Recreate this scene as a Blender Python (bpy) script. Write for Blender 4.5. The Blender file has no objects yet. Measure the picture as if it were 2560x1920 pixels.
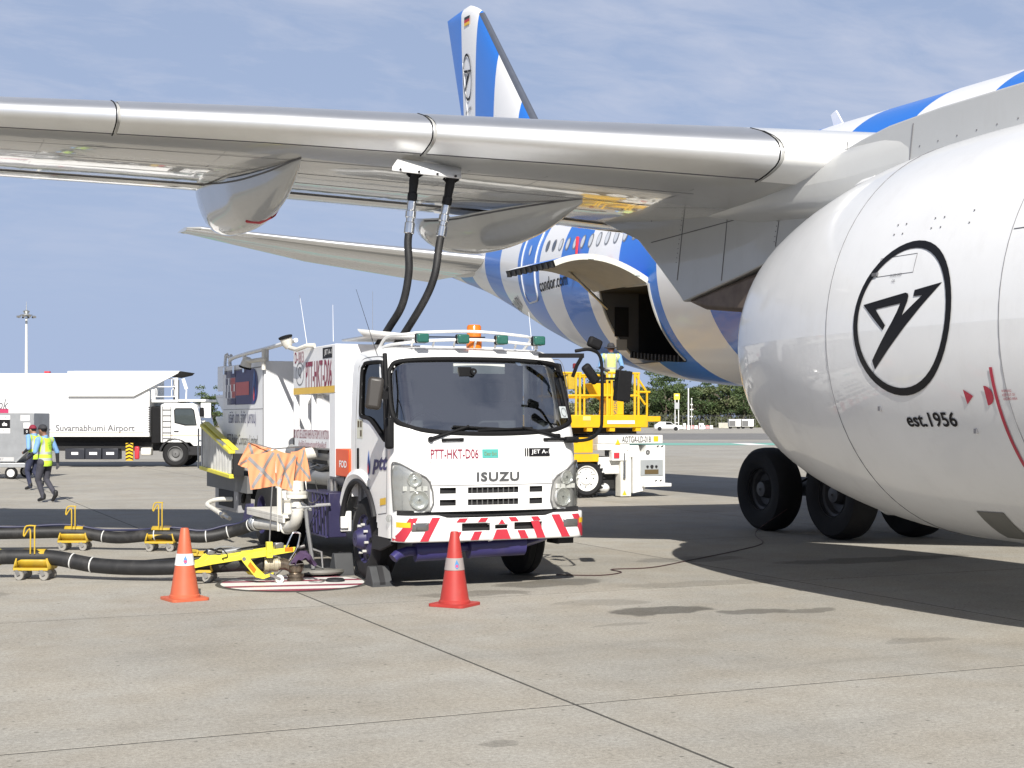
import bpy, bmesh, math, random
from mathutils import Vector, Matrix, geometry
from math import sin, cos, pi, radians as rad, sqrt, atan2, hypot
R = random.Random(7)
sc = bpy.context.scene
col = sc.collection
# ------------------------------------------------------------------ camera, sky, sun, exposure
YAW = rad(23.8)
cd = bpy.data.cameras.new('camera'); cam = bpy.data.objects.new('camera', cd); col.objects.link(cam)
cam.location = (0, 0, 1.85); cam.rotation_euler = (pi/2, 0, -YAW)
cd.sensor_width = 36; cd.lens = 36*3650/2560; cd.shift_y = 88/2560; cd.clip_start = .1; cd.clip_end = 6000
sc.camera = cam
SUN_EL, SUN_AZ = rad(37), rad(19)          # shadow falls towards +Y, slightly +X
sd = Vector((sin(SUN_AZ)*cos(SUN_EL), cos(SUN_AZ)*cos(SUN_EL), -sin(SUN_EL)))
sl = bpy.data.lights.new('sun', 'SUN'); sl.energy = 5; sl.angle = rad(.53); sl.color = (1, .955, .88)
so = bpy.data.objects.new('sun', sl); col.objects.link(so); so.rotation_euler = sd.to_track_quat('-Z', 'Y').to_euler()
so.location = (-10, -40, 40)
w = bpy.data.worlds.new('World'); sc.world = w; w.use_nodes = True
nt = w.node_tree; N = nt.nodes; L = nt.links; N.clear()
out = N.new('ShaderNodeOutputWorld'); bg = N.new('ShaderNodeBackground'); bg.inputs[1].default_value = .05
sky = N.new('ShaderNodeTexSky'); sky.sky_type = 'NISHITA'; sky.sun_disc = False
sky.sun_elevation = SUN_EL; sky.sun_rotation = pi + SUN_AZ
sky.air_density = 1.0; sky.dust_density = .3; sky.ozone_density = 2.0; sky.altitude = 0
tc = N.new('ShaderNodeTexCoord'); sep = N.new('ShaderNodeSeparateXYZ'); L.new(tc.outputs['Generated'], sep.inputs[0])
def wmath(op, a, b):
    n = N.new('ShaderNodeMath'); n.operation = op
    for i, v in enumerate((a, b)):
        if isinstance(v, (int, float)): n.inputs[i].default_value = v
        else: L.new(v, n.inputs[i])
    return n.outputs[0]
zz = wmath('ADD', wmath('MAXIMUM', sep.outputs[2], 0), .16)
cmb = N.new('ShaderNodeCombineXYZ'); L.new(wmath('DIVIDE', sep.outputs[0], zz), cmb.inputs[0]); L.new(wmath('DIVIDE', sep.outputs[1], zz), cmb.inputs[1])
mp = N.new('ShaderNodeMapping'); mp.inputs['Rotation'].default_value = (0, 0, rad(-38)); mp.inputs['Scale'].default_value = (.8, 1.5, 1); mp.inputs['Location'].default_value = (2.2, .6, 0)
L.new(cmb.outputs[0], mp.inputs[0])
def wnoise(scale, det, rough, dist=0):
    n = N.new('ShaderNodeTexNoise'); n.inputs['Scale'].default_value = scale; n.inputs['Detail'].default_value = det; n.inputs['Roughness'].default_value = rough; n.inputs['Distortion'].default_value = dist
    L.new(mp.outputs[0], n.inputs['Vector']); return n.outputs[0]
big = wnoise(.8, 4, .55); fine = wnoise(6.5, 7, .62, .35)
cl = wmath('ADD', wmath('MULTIPLY', big, 1.1), wmath('MULTIPLY', fine, .75))
rmp = N.new('ShaderNodeMapRange'); rmp.inputs[1].default_value = .80; rmp.inputs[2].default_value = 1.12; rmp.inputs[4].default_value = .5; L.new(cl, rmp.inputs[0])
gm = N.new('ShaderNodeMix'); gm.data_type = 'RGBA'; gm.blend_type = 'MULTIPLY'; gm.inputs['Factor'].default_value = 1; gm.inputs['B'].default_value = (1.1, 1.0, 1.0, 1); L.new(sky.outputs[0], gm.inputs['A'])
hz = N.new('ShaderNodeValToRGB'); hz.color_ramp.elements[0].position = 0; hz.color_ramp.elements[0].color = (1, 1, 1, 1); hz.color_ramp.elements[1].position = .7; hz.color_ramp.elements[1].color = (0, 0, 0, 1)
e2 = hz.color_ramp.elements.new(.28); e2.color = (.8, .8, .8, 1); L.new(sep.outputs[2], hz.inputs[0])
hm = N.new('ShaderNodeMix'); hm.data_type = 'RGBA'; L.new(hz.outputs[0], hm.inputs['Factor']); L.new(gm.outputs['Result'], hm.inputs['A']); hm.inputs['B'].default_value = (5.7, 7.1, 10.2, 1)   # pale even haze all round the horizon
elv = N.new('ShaderNodeMapRange'); elv.inputs[1].default_value = .06; elv.inputs[2].default_value = .22; L.new(sep.outputs[2], elv.inputs[0])
mx = N.new('ShaderNodeMix'); mx.data_type = 'RGBA'; L.new(wmath('MULTIPLY', rmp.outputs[0], elv.outputs[0]), mx.inputs['Factor']); L.new(hm.outputs['Result'], mx.inputs['A']); mx.inputs['B'].default_value = (9.4, 9.8, 11.4, 1)
L.new(mx.outputs['Result'], bg.inputs[0]); L.new(bg.outputs[0], out.inputs[0])
vs = sc.view_settings; vs.view_transform = 'Standard'; vs.look = 'None'; vs.exposure = .5; vs.gamma = 1; vs.use_curve_mapping = False
sc.cycles.max_bounces = 6; sc.cycles.transparent_max_bounces = 12; sc.cycles.use_denoising = True

# ------------------------------------------------------------------ helpers
INV = {}
def tag(o, label=None, cat=None, group=None, kind=None):
    if label: o['label'] = label
    if cat: o['category'] = cat
    if group: o['group'] = group
    if kind: o['kind'] = kind
    return o
def thing(name, label, cat, loc=(0, 0, 0), rz=0, group=None, parent=None):
    o = bpy.data.objects.new(name, None); col.objects.link(o); o.empty_display_size = .2
    o.location = loc; o.rotation_euler = (0, 0, rz)
    INV[o.name] = (Matrix.Translation(Vector(loc)) @ Matrix.Rotation(rz, 4, 'Z')).inverted()
    return tag(o, label, cat, group)
def copy_tree(o, parent=None):
    c = o.copy(); col.objects.link(c); c.parent = parent
    for k in list(o.children): copy_tree(k, c)
    return c
def lerp(a, b, t): return a+(b-a)*t
def interp(x, xs, ys):
    if x <= xs[0]: return ys[0]
    for i in range(1, len(xs)):
        if x <= xs[i]: return lerp(ys[i-1], ys[i], (x-xs[i-1])/(xs[i]-xs[i-1]))
    return ys[-1]
def smooth_path(pts, n=8):
    P = [Vector(p) for p in pts]; P = [2*P[0]-P[1]]+P+[2*P[-1]-P[-2]]; o = []
    for i in range(1, len(P)-2):
        a, b, c, d = P[i-1:i+3]
        for k in range(n):
            t = k/n
            o.append(.5*((2*b)+(-a+c)*t+(2*a-5*b+4*c-d)*t*t+(-a+3*b-3*c+d)*t**3))
    o.append(P[-2]); return o
def arc(cx, cy, r, a0, a1, n, ry=None):
    ry = ry or r
    return [(cx+r*cos(rad(lerp(a0, a1, i/n))), cy+ry*sin(rad(lerp(a0, a1, i/n)))) for i in range(n+1)]
def rrect(x0, y0, x1, y1, r, n=4):
    return arc(x1-r, y1-r, r, 0, 90, n)+arc(x0+r, y1-r, r, 90, 180, n)+arc(x0+r, y0+r, r, 180, 270, n)+arc(x1-r, y0+r, r, 270, 360, n)
def inside(p, poly):
    x, y = p; c = False; j = len(poly)-1
    for i in range(len(poly)):
        xi, yi = poly[i]; xj, yj = poly[j]
        if (yi > y) != (yj > y) and x < (xj-xi)*(y-yi)/(yj-yi)+xi: c = not c
        j = i
    return c
def grow(poly, d):
    cx = sum(p[0] for p in poly)/len(poly); cy = sum(p[1] for p in poly)/len(poly); o = []
    n = len(poly)
    for i in range(n):
        a, b, c = poly[i-1], poly[i], poly[(i+1) % n]
        tx, ty = c[0]-a[0], c[1]-a[1]; l = hypot(tx, ty) or 1
        nx, ny = ty/l, -tx/l
        if nx*(b[0]-cx)+ny*(b[1]-cy) < 0: nx, ny = -nx, -ny
        o.append((b[0]+nx*d, b[1]+ny*d))
    return o
class MB:
    def __init__(s): s.v = []; s.f = []
    def add(s, v, f):
        o = len(s.v); s.v += [tuple(p) for p in v]; s.f += [tuple(i+o for i in q) for q in f]; return s
    def box(s, a, b):
        x0, y0, z0 = a; x1, y1, z1 = b
        return s.add([(x0, y0, z0), (x1, y0, z0), (x1, y1, z0), (x0, y1, z0), (x0, y0, z1), (x1, y0, z1), (x1, y1, z1), (x0, y1, z1)],
                     [(0, 3, 2, 1), (4, 5, 6, 7), (0, 1, 5, 4), (1, 2, 6, 5), (2, 3, 7, 6), (3, 0, 4, 7)])
    def cbox(s, c, d, m=None):
        t = MB().box([-k/2 for k in d], [k/2 for k in d]); m = m or Matrix()
        return s.add([Vector(c)+m @ Vector(p) for p in t.v], t.f)
    def bar(s, p, q, wd, ht, up=(0, 0, 1)):
        p, q = Vector(p), Vector(q); d = q-p; l = d.length; d.normalize(); u = Vector(up)
        if abs(d.dot(u)) > .98: u = Vector((0, 1, 0)) if abs(d.y) < .9 else Vector((1, 0, 0))
        sd_ = d.cross(u).normalized(); u = sd_.cross(d)
        v = [p+d*l*k+sd_*wd/2*a+u*ht/2*b for k in (0, 1) for a, b in ((-1, -1), (1, -1), (1, 1), (-1, 1))]
        return s.add(v, [(0, 1, 2, 3), (7, 6, 5, 4), (0, 4, 5, 1), (1, 5, 6, 2), (2, 6, 7, 3), (3, 7, 4, 0)])
    def tube(s, pts, r, n=10, cap=True, closed=False):
        P = [Vector(p) for p in pts]; m = len(P); rs = r if isinstance(r, (list, tuple)) else [r]*m
        T = [((P[(i+1) % m] if closed else P[min(i+1, m-1)])-(P[i-1] if closed else P[max(i-1, 0)])).normalized() for i in range(m)]
        u = Vector((0, 0, 1)) if abs(T[0].z) < .9 else Vector((1, 0, 0))
        u = (u-T[0]*u.dot(T[0])).normalized(); v = []; 
        for i in range(m):
            u = (u-T[i]*u.dot(T[i])); u = u.normalized() if u.length > 1e-6 else T[i].orthogonal().normalized()
            b = T[i].cross(u)
            v += [P[i]+(u*cos(2*pi*k/n)+b*sin(2*pi*k/n))*rs[i] for k in range(n)]
        f = [(i*n+k, i*n+(k+1) % n, ((i+1) % m)*n+(k+1) % n, ((i+1) % m)*n+k) for i in range(m if closed else m-1) for k in range(n)]
        if cap and not closed: f += [tuple(range(n-1, -1, -1)), tuple((m-1)*n+k for k in range(n))]
        return s.add(v, f)
    def cyl(s, p, q, r, r2=None, n=16): return s.tube([p, q], [r, r if r2 is None else r2], n)
    def lathe(s, c, ax, prof, n=24, a0=0, a1=2*pi):
        c = Vector(c); ax = Vector(ax).normalized(); u = ax.orthogonal().normalized()
        if abs(ax.z) < .9: u = (Vector((0, 0, 1))-ax*ax.z).normalized()
        b = ax.cross(u); full = abs(a1-a0-2*pi) < 1e-6; v = []; nn = n if full else n+1
        for r_, h in prof: v += [c+ax*h+(u*cos(lerp(a0, a1, k/n))+b*sin(lerp(a0, a1, k/n)))*r_ for k in range(nn)]
        m = len(prof)
        f = [(i*nn+k, i*nn+(k+1) % nn, (i+1)*nn+(k+1) % nn, (i+1)*nn+k) for i in range(m-1) for k in range(n if full else n)]
        return s.add(v, f)
    def prism(s, poly, a, b, ax):
        def P(p, h): return [(h, p[0], p[1]), (p[0], h, p[1]), (p[0], p[1], h)][ax]
        n = len(poly); tri = geometry.tessellate_polygon([[Vector((p[0], p[1], 0)) for p in poly]])
        v = [P(p, a) for p in poly]+[P(p, b) for p in poly]
        f = [tuple(t) for t in tri]+[tuple(i+n for i in t) for t in tri]+[(i, (i+1) % n, (i+1) % n+n, i+n) for i in range(n)]
        return s.add(v, f)
    def grid(s, fn, us, vs_, keep=None):
        v = [fn(a, b) for b in vs_ for a in us]; n = len(us); f = []
        for j in range(len(vs_)-1):
            for i in range(n-1):
                if keep is None or keep((us[i]+us[i+1])/2, (vs_[j]+vs_[j+1])/2): f.append((j*n+i, j*n+i+1, (j+1)*n+i+1, (j+1)*n+i))
        return s.add(v, f)
    def ell(s, c, r, n=14, m=8):
        c = Vector(c); r = r if isinstance(r, (tuple, list)) else (r, r, r)
        v = [(c.x, c.y, c.z-r[2])]
        for i in range(1, m):
            a = pi*i/m-pi/2
            v += [(c.x+r[0]*cos(a)*cos(2*pi*k/n), c.y+r[1]*cos(a)*sin(2*pi*k/n), c.z+r[2]*sin(a)) for k in range(n)]
        v.append((c.x, c.y, c.z+r[2])); f = [(0, 1+(k+1) % n, 1+k) for k in range(n)]
        for i in range(m-2): f += [(1+i*n+k, 1+i*n+(k+1) % n, 1+(i+1)*n+(k+1) % n, 1+(i+1)*n+k) for k in range(n)]
        e = len(v)-1; f += [(e, 1+(m-2)*n+k, 1+(m-2)*n+(k+1) % n) for k in range(n)]
        return s.add(v, f)
    def xf(s, m): s.v = [tuple(m @ Vector(p)) for p in s.v]; return s
    def mesh(s, name, ang=35, flat=False):
        me = bpy.data.meshes.new(name); me.from_pydata(s.v, [], s.f)
        bm = bmesh.new(); bm.from_mesh(me)
        loose = [q for q in bm.verts if not q.link_faces]
        if loose: bmesh.ops.delete(bm, geom=loose, context='VERTS')
        bmesh.ops.recalc_face_normals(bm, faces=bm.faces[:]); bm.to_mesh(me); bm.free()
        if not flat:
            me.shade_smooth(); me.set_sharp_from_angle(angle=rad(ang))
        return me
    def build(s, name, m, parent=None, ang=35, bev=0, local=False, solid=0, flat=False, seg=2):
        me = s.mesh(name, ang, flat); me.materials.append(m)
        return place(name, me, parent, bev, local, solid, seg)
def place(name, me, parent=None, bev=0, local=False, solid=0, seg=2):
    o = bpy.data.objects.new(name, me); col.objects.link(o)
    if parent:
        o.parent = parent
        if not local and parent.name in INV: o.matrix_parent_inverse = INV[parent.name]
    if solid:
        md = o.modifiers.new('solid', 'SOLIDIFY'); md.thickness = solid; md.offset = -1
    if bev:
        md = o.modifiers.new('bevel', 'BEVEL'); md.width = bev; md.segments = seg; md.limit_method = 'ANGLE'; md.angle_limit = rad(40); md.harden_normals = False
    return o
def text2d(body, w_=None, h_=None, bold=0, shear=0, sub=0, sp=1):
    c = bpy.data.curves.new('t', 'FONT'); c.body = body; c.size = 1; c.offset = bold; c.shear = shear; c.resolution_u = 3; c.fill_mode = 'FRONT'; c.space_character = sp
    o = bpy.data.objects.new('t', c); col.objects.link(o); dg = bpy.context.evaluated_depsgraph_get()
    me = bpy.data.meshes.new_from_object(o.evaluated_get(dg)); V_ = [(v.co.x, v.co.y) for v in me.vertices]; F_ = [tuple(p.vertices) for p in me.polygons]
    bpy.data.objects.remove(o); bpy.data.curves.remove(c); bpy.data.meshes.remove(me)
    xs = [p[0] for p in V_]; ys = [p[1] for p in V_]; cx = (min(xs)+max(xs))/2; cy = (min(ys)+max(ys))/2; W = max(xs)-min(xs); Hh = max(ys)-min(ys)
    kx = (w_/W) if w_ else h_/Hh; ky = (h_/Hh) if h_ else kx
    return [((x-cx)*kx, (y-cy)*ky) for x, y in V_], F_
def poly2d(*polys):
    V_ = []; F_ = []
    for p in polys:
        o = len(V_); V_ += list(p); F_ += [tuple(i+o for i in t) for t in geometry.tessellate_polygon([[Vector((a, b, 0)) for a, b in p]])]
    return V_, F_
def ring2d(cx, cy, rx, ry, wd, n=48, wy=None):
    V_ = []; wy = wy or wd
    for k in range(n):
        a = 2*pi*k/n; V_ += [(cx+rx*cos(a), cy+ry*sin(a)), (cx+(rx-wd)*cos(a), cy+(ry-wy)*sin(a))]
    return V_, [(2*k, 2*((k+1) % n), 2*((k+1) % n)+1, 2*k+1) for k in range(n)]
def subdiv2d(V_, F_, ml):
    bm = bmesh.new(); vs_ = [bm.verts.new((a, b, 0)) for a, b in V_]
    for f in F_:
        try: bm.faces.new([vs_[i] for i in f])
        except ValueError: pass
    bmesh.ops.triangulate(bm, faces=bm.faces[:])
    for _ in range(5):
        es = [e for e in bm.edges if e.calc_length() > ml]
        if not es: break
        bmesh.ops.subdivide_edges(bm, edges=es, cuts=1)
        bmesh.ops.triangulate(bm, faces=bm.faces[:])
    bm.verts.index_update(); V2 = [(v.co.x, v.co.y) for v in bm.verts]; F2 = [tuple(v.index for v in f.verts) for f in bm.faces]; bm.free()
    return V2, F2
def decal(name, vf, fn, m, parent, local=False, ml=0):
    V_, F_ = vf
    if ml: V_, F_ = subdiv2d(V_, F_, ml)
    return MB().add([fn(a, b) for a, b in V_], F_).build(name, m, parent, local=local)
def sideX(x, yc, zc): return lambda u, v: (x, yc-u, zc+v)        # on a face looking towards -X
def frontY(xc, y, zc): return lambda u, v: (xc+u, y, zc+v)       # on a face looking towards -Y
def rect2d(a, b): return ([(-a/2, -b/2), (a/2, -b/2), (a/2, b/2), (-a/2, b/2)], [(0, 1, 2, 3)])

# ------------------------------------------------------------------ materials
def mat(name, c, rough=.5, metal=0, var=.06, vs_=4, dirt=0, bump=0, bs=60, coat=0, spec=.5, trans=0, emit=0, dcol=(.16, .13, .1)):
    m = bpy.data.materials.new(name); m.use_nodes = True; nt = m.node_tree; b = nt.nodes['Principled BSDF']
    b.inputs['Roughness'].default_value = rough; b.inputs['Metallic'].default_value = metal; b.inputs['Specular IOR Level'].default_value = spec
    b.inputs['Coat Weight'].default_value = coat; b.inputs['Coat Roughness'].default_value = .04
    b.inputs['Transmission Weight'].default_value = trans
    c = tuple(c)+(1,)
    t = nt.nodes.new('ShaderNodeTexCoord'); n = nt.nodes.new('ShaderNodeTexNoise'); n.inputs['Scale'].default_value = vs_; n.inputs['Detail'].default_value = 6; n.inputs['Roughness'].default_value = .6
    nt.links.new(t.outputs['Object'], n.inputs['Vector'])
    mr = nt.nodes.new('ShaderNodeMapRange'); mr.inputs[1].default_value = .3; mr.inputs[2].default_value = .7; mr.inputs[3].default_value = 1-var; mr.inputs[4].default_value = 1+var
    nt.links.new(n.outputs[0], mr.inputs[0])
    mu = nt.nodes.new('ShaderNodeVectorMath'); mu.operation = 'SCALE'; mu.inputs[0].default_value = c[:3]; nt.links.new(mr.outputs[0], mu.inputs['Scale'])
    o = mu.outputs[0]
    if dirt:
        n2 = nt.nodes.new('ShaderNodeTexNoise'); n2.inputs['Scale'].default_value = 2.3; n2.inputs['Detail'].default_value = 9; n2.inputs['Roughness'].default_value = .72
        mp_ = nt.nodes.new('ShaderNodeMapping'); mp_.inputs['Scale'].default_value = (1.6, 1.6, .55); nt.links.new(t.outputs['Object'], mp_.inputs[0]); nt.links.new(mp_.outputs[0], n2.inputs['Vector'])
        r2 = nt.nodes.new('ShaderNodeMapRange'); r2.inputs[1].default_value = .52; r2.inputs[2].default_value = .78; r2.inputs[4].default_value = dirt; nt.links.new(n2.outputs[0], r2.inputs[0])
        mi = nt.nodes.new('ShaderNodeMix'); mi.data_type = 'RGBA'; nt.links.new(r2.outputs[0], mi.inputs['Factor']); nt.links.new(o, mi.inputs['A']); mi.inputs['B'].default_value = tuple(dcol)+(1,); o = mi.outputs['Result']
        ra = nt.nodes.new('ShaderNodeMapRange'); ra.inputs[1].default_value = 0; ra.inputs[2].default_value = 1; ra.inputs[3].default_value = rough; ra.inputs[4].default_value = min(1, rough+.4); nt.links.new(r2.outputs[0], ra.inputs[0]); nt.links.new(ra.outputs[0], b.inputs['Roughness'])
    nt.links.new(o, b.inputs['Base Color'])
    if emit: nt.links.new(o, b.inputs['Emission Color']); b.inputs['Emission Strength'].default_value = emit
    if bump:
        n3 = nt.nodes.new('ShaderNodeTexNoise'); n3.inputs['Scale'].default_value = bs; n3.inputs['Detail'].default_value = 5; nt.links.new(t.outputs['Object'], n3.inputs['Vector'])
        bp = nt.nodes.new('ShaderNodeBump'); bp.inputs['Strength'].default_value = bump; bp.inputs['Distance'].default_value = .01; nt.links.new(n3.outputs[0], bp.inputs['Height']); nt.links.new(bp.outputs[0], b.inputs['Normal'])
    return m
def glass(name, tint, rough=.02, ior=1.5):
    m = bpy.data.materials.new(name); m.use_nodes = True; nt = m.node_tree; nt.nodes.clear(); o = nt.nodes.new('ShaderNodeOutputMaterial')
    tr = nt.nodes.new('ShaderNodeBsdfTransparent'); tr.inputs[0].default_value = tuple(tint)+(1,); g = nt.nodes.new('ShaderNodeBsdfGlossy'); g.inputs['Roughness'].default_value = rough
    lw = nt.nodes.new('ShaderNodeLayerWeight'); lw.inputs[0].default_value = .5; pw = nt.nodes.new('ShaderNodeMath'); pw.operation = 'POWER'; pw.inputs[1].default_value = 5; nt.links.new(lw.outputs['Facing'], pw.inputs[0])
    f0 = ((ior-1)/(ior+1))**2*2; fr = nt.nodes.new('ShaderNodeMath'); fr.operation = 'MULTIPLY_ADD'; fr.inputs[1].default_value = 1-f0; fr.inputs[2].default_value = f0; nt.links.new(pw.outputs[0], fr.inputs[0]); mx_ = nt.nodes.new('ShaderNodeMixShader')
    nt.links.new(fr.outputs[0], mx_.inputs[0]); nt.links.new(tr.outputs[0], mx_.inputs[1]); nt.links.new(g.outputs[0], mx_.inputs[2]); nt.links.new(mx_.outputs[0], o.inputs[0]); return m
WHITE = mat('white vehicle paint', (.78, .78, .77), .32, var=.03, dirt=.10, coat=.3)
WHITE2 = mat('white equipment paint', (.74, .74, .72), .42, var=.04, dirt=.25)
PIPEW = mat('cream pipe paint', (.68, .66, .6), .45, var=.06, dirt=.35)
BLACK = mat('black rubber', (.006, .006, .007), .7, var=.2, spec=.25)
TYRE = mat('tyre rubber', (.007, .007, .008), .85, var=.25, dirt=.1, dcol=(.06, .055, .05), bump=.2)
PLASTIC = mat('dark grey plastic', (.02, .02, .022), .6, var=.15, spec=.3)
GREYP = mat('grey moulded plastic', (.13, .13, .13), .55, var=.1)
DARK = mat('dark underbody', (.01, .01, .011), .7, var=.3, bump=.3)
CHROME = mat('bright metal', (.75, .75, .74), .18, 1, var=.1)
STEEL = mat('worn steel', (.42, .41, .39), .38, 1, var=.25, dirt=.3)
ALU = mat('galvanised aluminium', (.5, .51, .51), .42, .85, var=.12, dirt=.15)
PURPLE = mat('indigo chassis paint', (.035, .03, .11), .4, var=.12, dirt=.25)
YELLOW = mat('safety yellow paint', (.72, .42, .012), .42, var=.07, dirt=.25)
YELLO2 = mat('lemon yellow paint', (.72, .64, .05), .45, var=.07, dirt=.3)
YELLO3 = mat('old mustard paint', (.5, .34, .03), .5, var=.15, dirt=.4)
RED = mat('red paint', (.5, .035, .05), .4, var=.08)
MAROON = mat('maroon lettering', (.22, .02, .05), .5, var=.05)
ORANGE = mat('orange box paint', (.72, .09, .015), .4, var=.05)
NAVY = mat('navy lettering', (.03, .03, .13), .5, var=.05)
INK = mat('black lettering', (.007, .007, .009), .55, var=.05, spec=.25)
INKG = mat('grey lettering', (.12, .12, .13), .5, var=.05)
WHTXT = mat('white lettering', (.8, .8, .8), .5, var=.02)
AMBER = mat('amber plastic', (.65, .16, .01), .25, var=.05, coat=.4)
REFLY = mat('yellow reflector', (.72, .45, .02), .35, var=.05)
HOSE = mat('black hose rubber', (.013, .013, .014), .55, var=.35, vs_=9, dirt=.4, dcol=(.13, .12, .11), bump=.15)
GLASS = glass('tinted glass', (.5, .54, .54), .02, 2.6)
GLASSD = glass('dark glass', (.07, .08, .085), .03, 1.3)
CLEAR = glass('clear lens', (.86, .87, .86), .05, 1.35)
# ------------------------------------------------------------------ ground
FW = Vector((sin(YAW), cos(YAW), 0)); RT = Vector((cos(YAW), -sin(YAW), 0))
def concrete(name, base, per_slab=True, stains=()):
    m = bpy.data.materials.new(name); m.use_nodes = True; nt = m.node_tree; b = nt.nodes['Principled BSDF']; K = nt.nodes.new; Lk = nt.links.new
    g = K('ShaderNodeNewGeometry')
    def nz(sc_, det=6, ro=.6, vec=None):
        n = K('ShaderNodeTexNoise'); n.inputs['Scale'].default_value = sc_; n.inputs['Detail'].default_value = det; n.inputs['Roughness'].default_value = ro; Lk(vec or g.outputs['Position'], n.inputs['Vector']); return n.outputs[0]
    def mr(i, a, b_, c, d):
        n = K('ShaderNodeMapRange'); Lk(i, n.inputs[0])
        for k, v in enumerate((a, b_, c, d)): n.inputs[k+1].default_value = v
        return n.outputs[0]
    def mul(a, b_):
        n = K('ShaderNodeMath'); n.operation = 'MULTIPLY'; Lk(a, n.inputs[0])
        if isinstance(b_, float): n.inputs[1].default_value = b_
        else: Lk(b_, n.inputs[1])
        return n.outputs[0]
    mpb = K('ShaderNodeMapping'); mpb.inputs['Scale'].default_value = (1, .35, 1); Lk(g.outputs['Position'], mpb.inputs[0])
    f = mul(mul(mr(nz(.55, 5, .6), .3, .7, .90, 1.09), mr(nz(2.6, 7, .68), .25, .75, .9, 1.1)), mr(nz(95, 3, .7), .25, .75, .76, 1.24))
    f = mul(f, mr(nz(260, 2, .6), .28, .72, .78, 1.22))
    f = mul(f, mr(nz(9, 8, .75, mpb.outputs[0]), .62, .76, 1, .8))
    f = mul(f, mr(nz(38, 3, .55), .66, .74, 1, .62))
    f = mul(f, mr(nz(30, 7, .85), .34, .66, .68, 1.3))
    mps = K('ShaderNodeMapping'); mps.inputs['Rotation'].default_value = (0, 0, rad(24)); mps.inputs['Scale'].default_value = (.18, 1.6, 1); Lk(g.outputs['Position'], mps.inputs[0])
    f = mul(f, mr(nz(1.1, 6, .7, mps.outputs[0]), .55, .75, 1, .86))
    f = mul(f, mr(nz(.16, 4, .6), .35, .65, .93, 1.06))
    vo = K('ShaderNodeTexVoronoi'); vo.inputs['Scale'].default_value = 5.5; vo.inputs['Randomness'].default_value = 1; Lk(g.outputs['Position'], vo.inputs['Vector']); f = mul(f, mr(vo.outputs['Distance'], .04, .1, .45, 1))
    if per_slab:
        oi = K('ShaderNodeObjectInfo'); f = mul(f, mr(oi.outputs['Random'], 0, 1, .93, 1.06))
    wn = nz(3.2, 5, .6); wv = K('ShaderNodeVectorMath'); wv.operation = 'SCALE'; wv.inputs['Scale'].default_value = .55
    nv = K('ShaderNodeTexNoise'); nv.inputs['Scale'].default_value = 2.4; nv.inputs['Detail'].default_value = 4; Lk(g.outputs['Position'], nv.inputs['Vector']); Lk(nv.outputs['Color'], wv.inputs[0])
    ad = K('ShaderNodeVectorMath'); Lk(g.outputs['Position'], ad.inputs[0]); Lk(wv.outputs[0], ad.inputs[1])
    for x, y, rx, ry, dk in stains:
        mm = K('ShaderNodeMapping'); mm.vector_type = 'POINT'; mm.inputs['Location'].default_value = (-(x+.27)/rx, -(y+.27)/ry, 0); mm.inputs['Scale'].default_value = (1/rx, 1/ry, 0); Lk(ad.outputs[0], mm.inputs[0])
        ln = K('ShaderNodeVectorMath'); ln.operation = 'LENGTH'; Lk(mm.outputs[0], ln.inputs[0])
        f = mul(f, mr(ln.outputs['Value'], .82, 1.0, dk, 1))
    tint = nz(1.3, 4, .5); cm = K('ShaderNodeMix'); cm.data_type = 'RGBA'; Lk(mr(tint, .35, .65, 0, 1), cm.inputs['Factor'])
    cm.inputs['A'].default_value = (base[0]*1.01, base[1]*.99, base[2]*.97, 1); cm.inputs['B'].default_value = (base[0]*.985, base[1]*1.0, base[2]*1.03, 1)
    sc_ = K('ShaderNodeVectorMath'); sc_.operation = 'SCALE'; Lk(cm.outputs['Result'], sc_.inputs[0]); Lk(f, sc_.inputs['Scale']); Lk(sc_.outputs[0], b.inputs['Base Color'])
    b.inputs['Roughness'].default_value = .85; b.inputs['Specular IOR Level'].default_value = .3
    bp = K('ShaderNodeBump'); bp.inputs['Strength'].default_value = .35; bp.inputs['Distance'].default_value = .006; Lk(nz(110, 4, .7), bp.inputs['Height']); Lk(bp.outputs[0], b.inputs['Normal'])
    return m
STAINS = [(7.02, 12.35, .55, .32, .42), (7.85, 11.95, .42, .2, .55), (8.3, 11.75, .35, .13, .6), (7.1, 14.9, .75, .34, .55), (6.75, 13.1, .55, .22, .8), (7.15, 15.9, .3, .16, .5),
          (5.9, 14.3, .7, .25, .66), (.95, 16.3, .5, .35, .72), (8.0, 9.8, .35, .16, .78), (3.3, 7.7, .14, .1, .7), (6.2, 11.6, .35, .08, .78), (9.9, 16.7, .9, .35, .7), (12.2, 15.7, 1.6, .35, .62), (8.6, 14.2, 1.1, .3, .8)]
CON = concrete('apron concrete', (.325, .306, .264), True, STAINS)
CONF = concrete('far apron concrete', (.325, .31, .275), False)
ASPH = concrete('taxiway asphalt', (.19, .187, .18), False)
SEAL = mat('joint sealant', (.06, .058, .05), .9, var=.3)
GRASSM = mat('dry grass', (.16, .15, .06), .9, var=.3, vs_=.3)
ap = MB().add([(-2500, -2500, -.006), (2500, -2500, -.006), (2500, 2500, -.006), (-2500, 2500, -.006)], [(0, 1, 2, 3)]).build('apron', CONF); tag(ap, kind='structure')
G = 5.5; JX, JY = 4.2, 8.5
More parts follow.
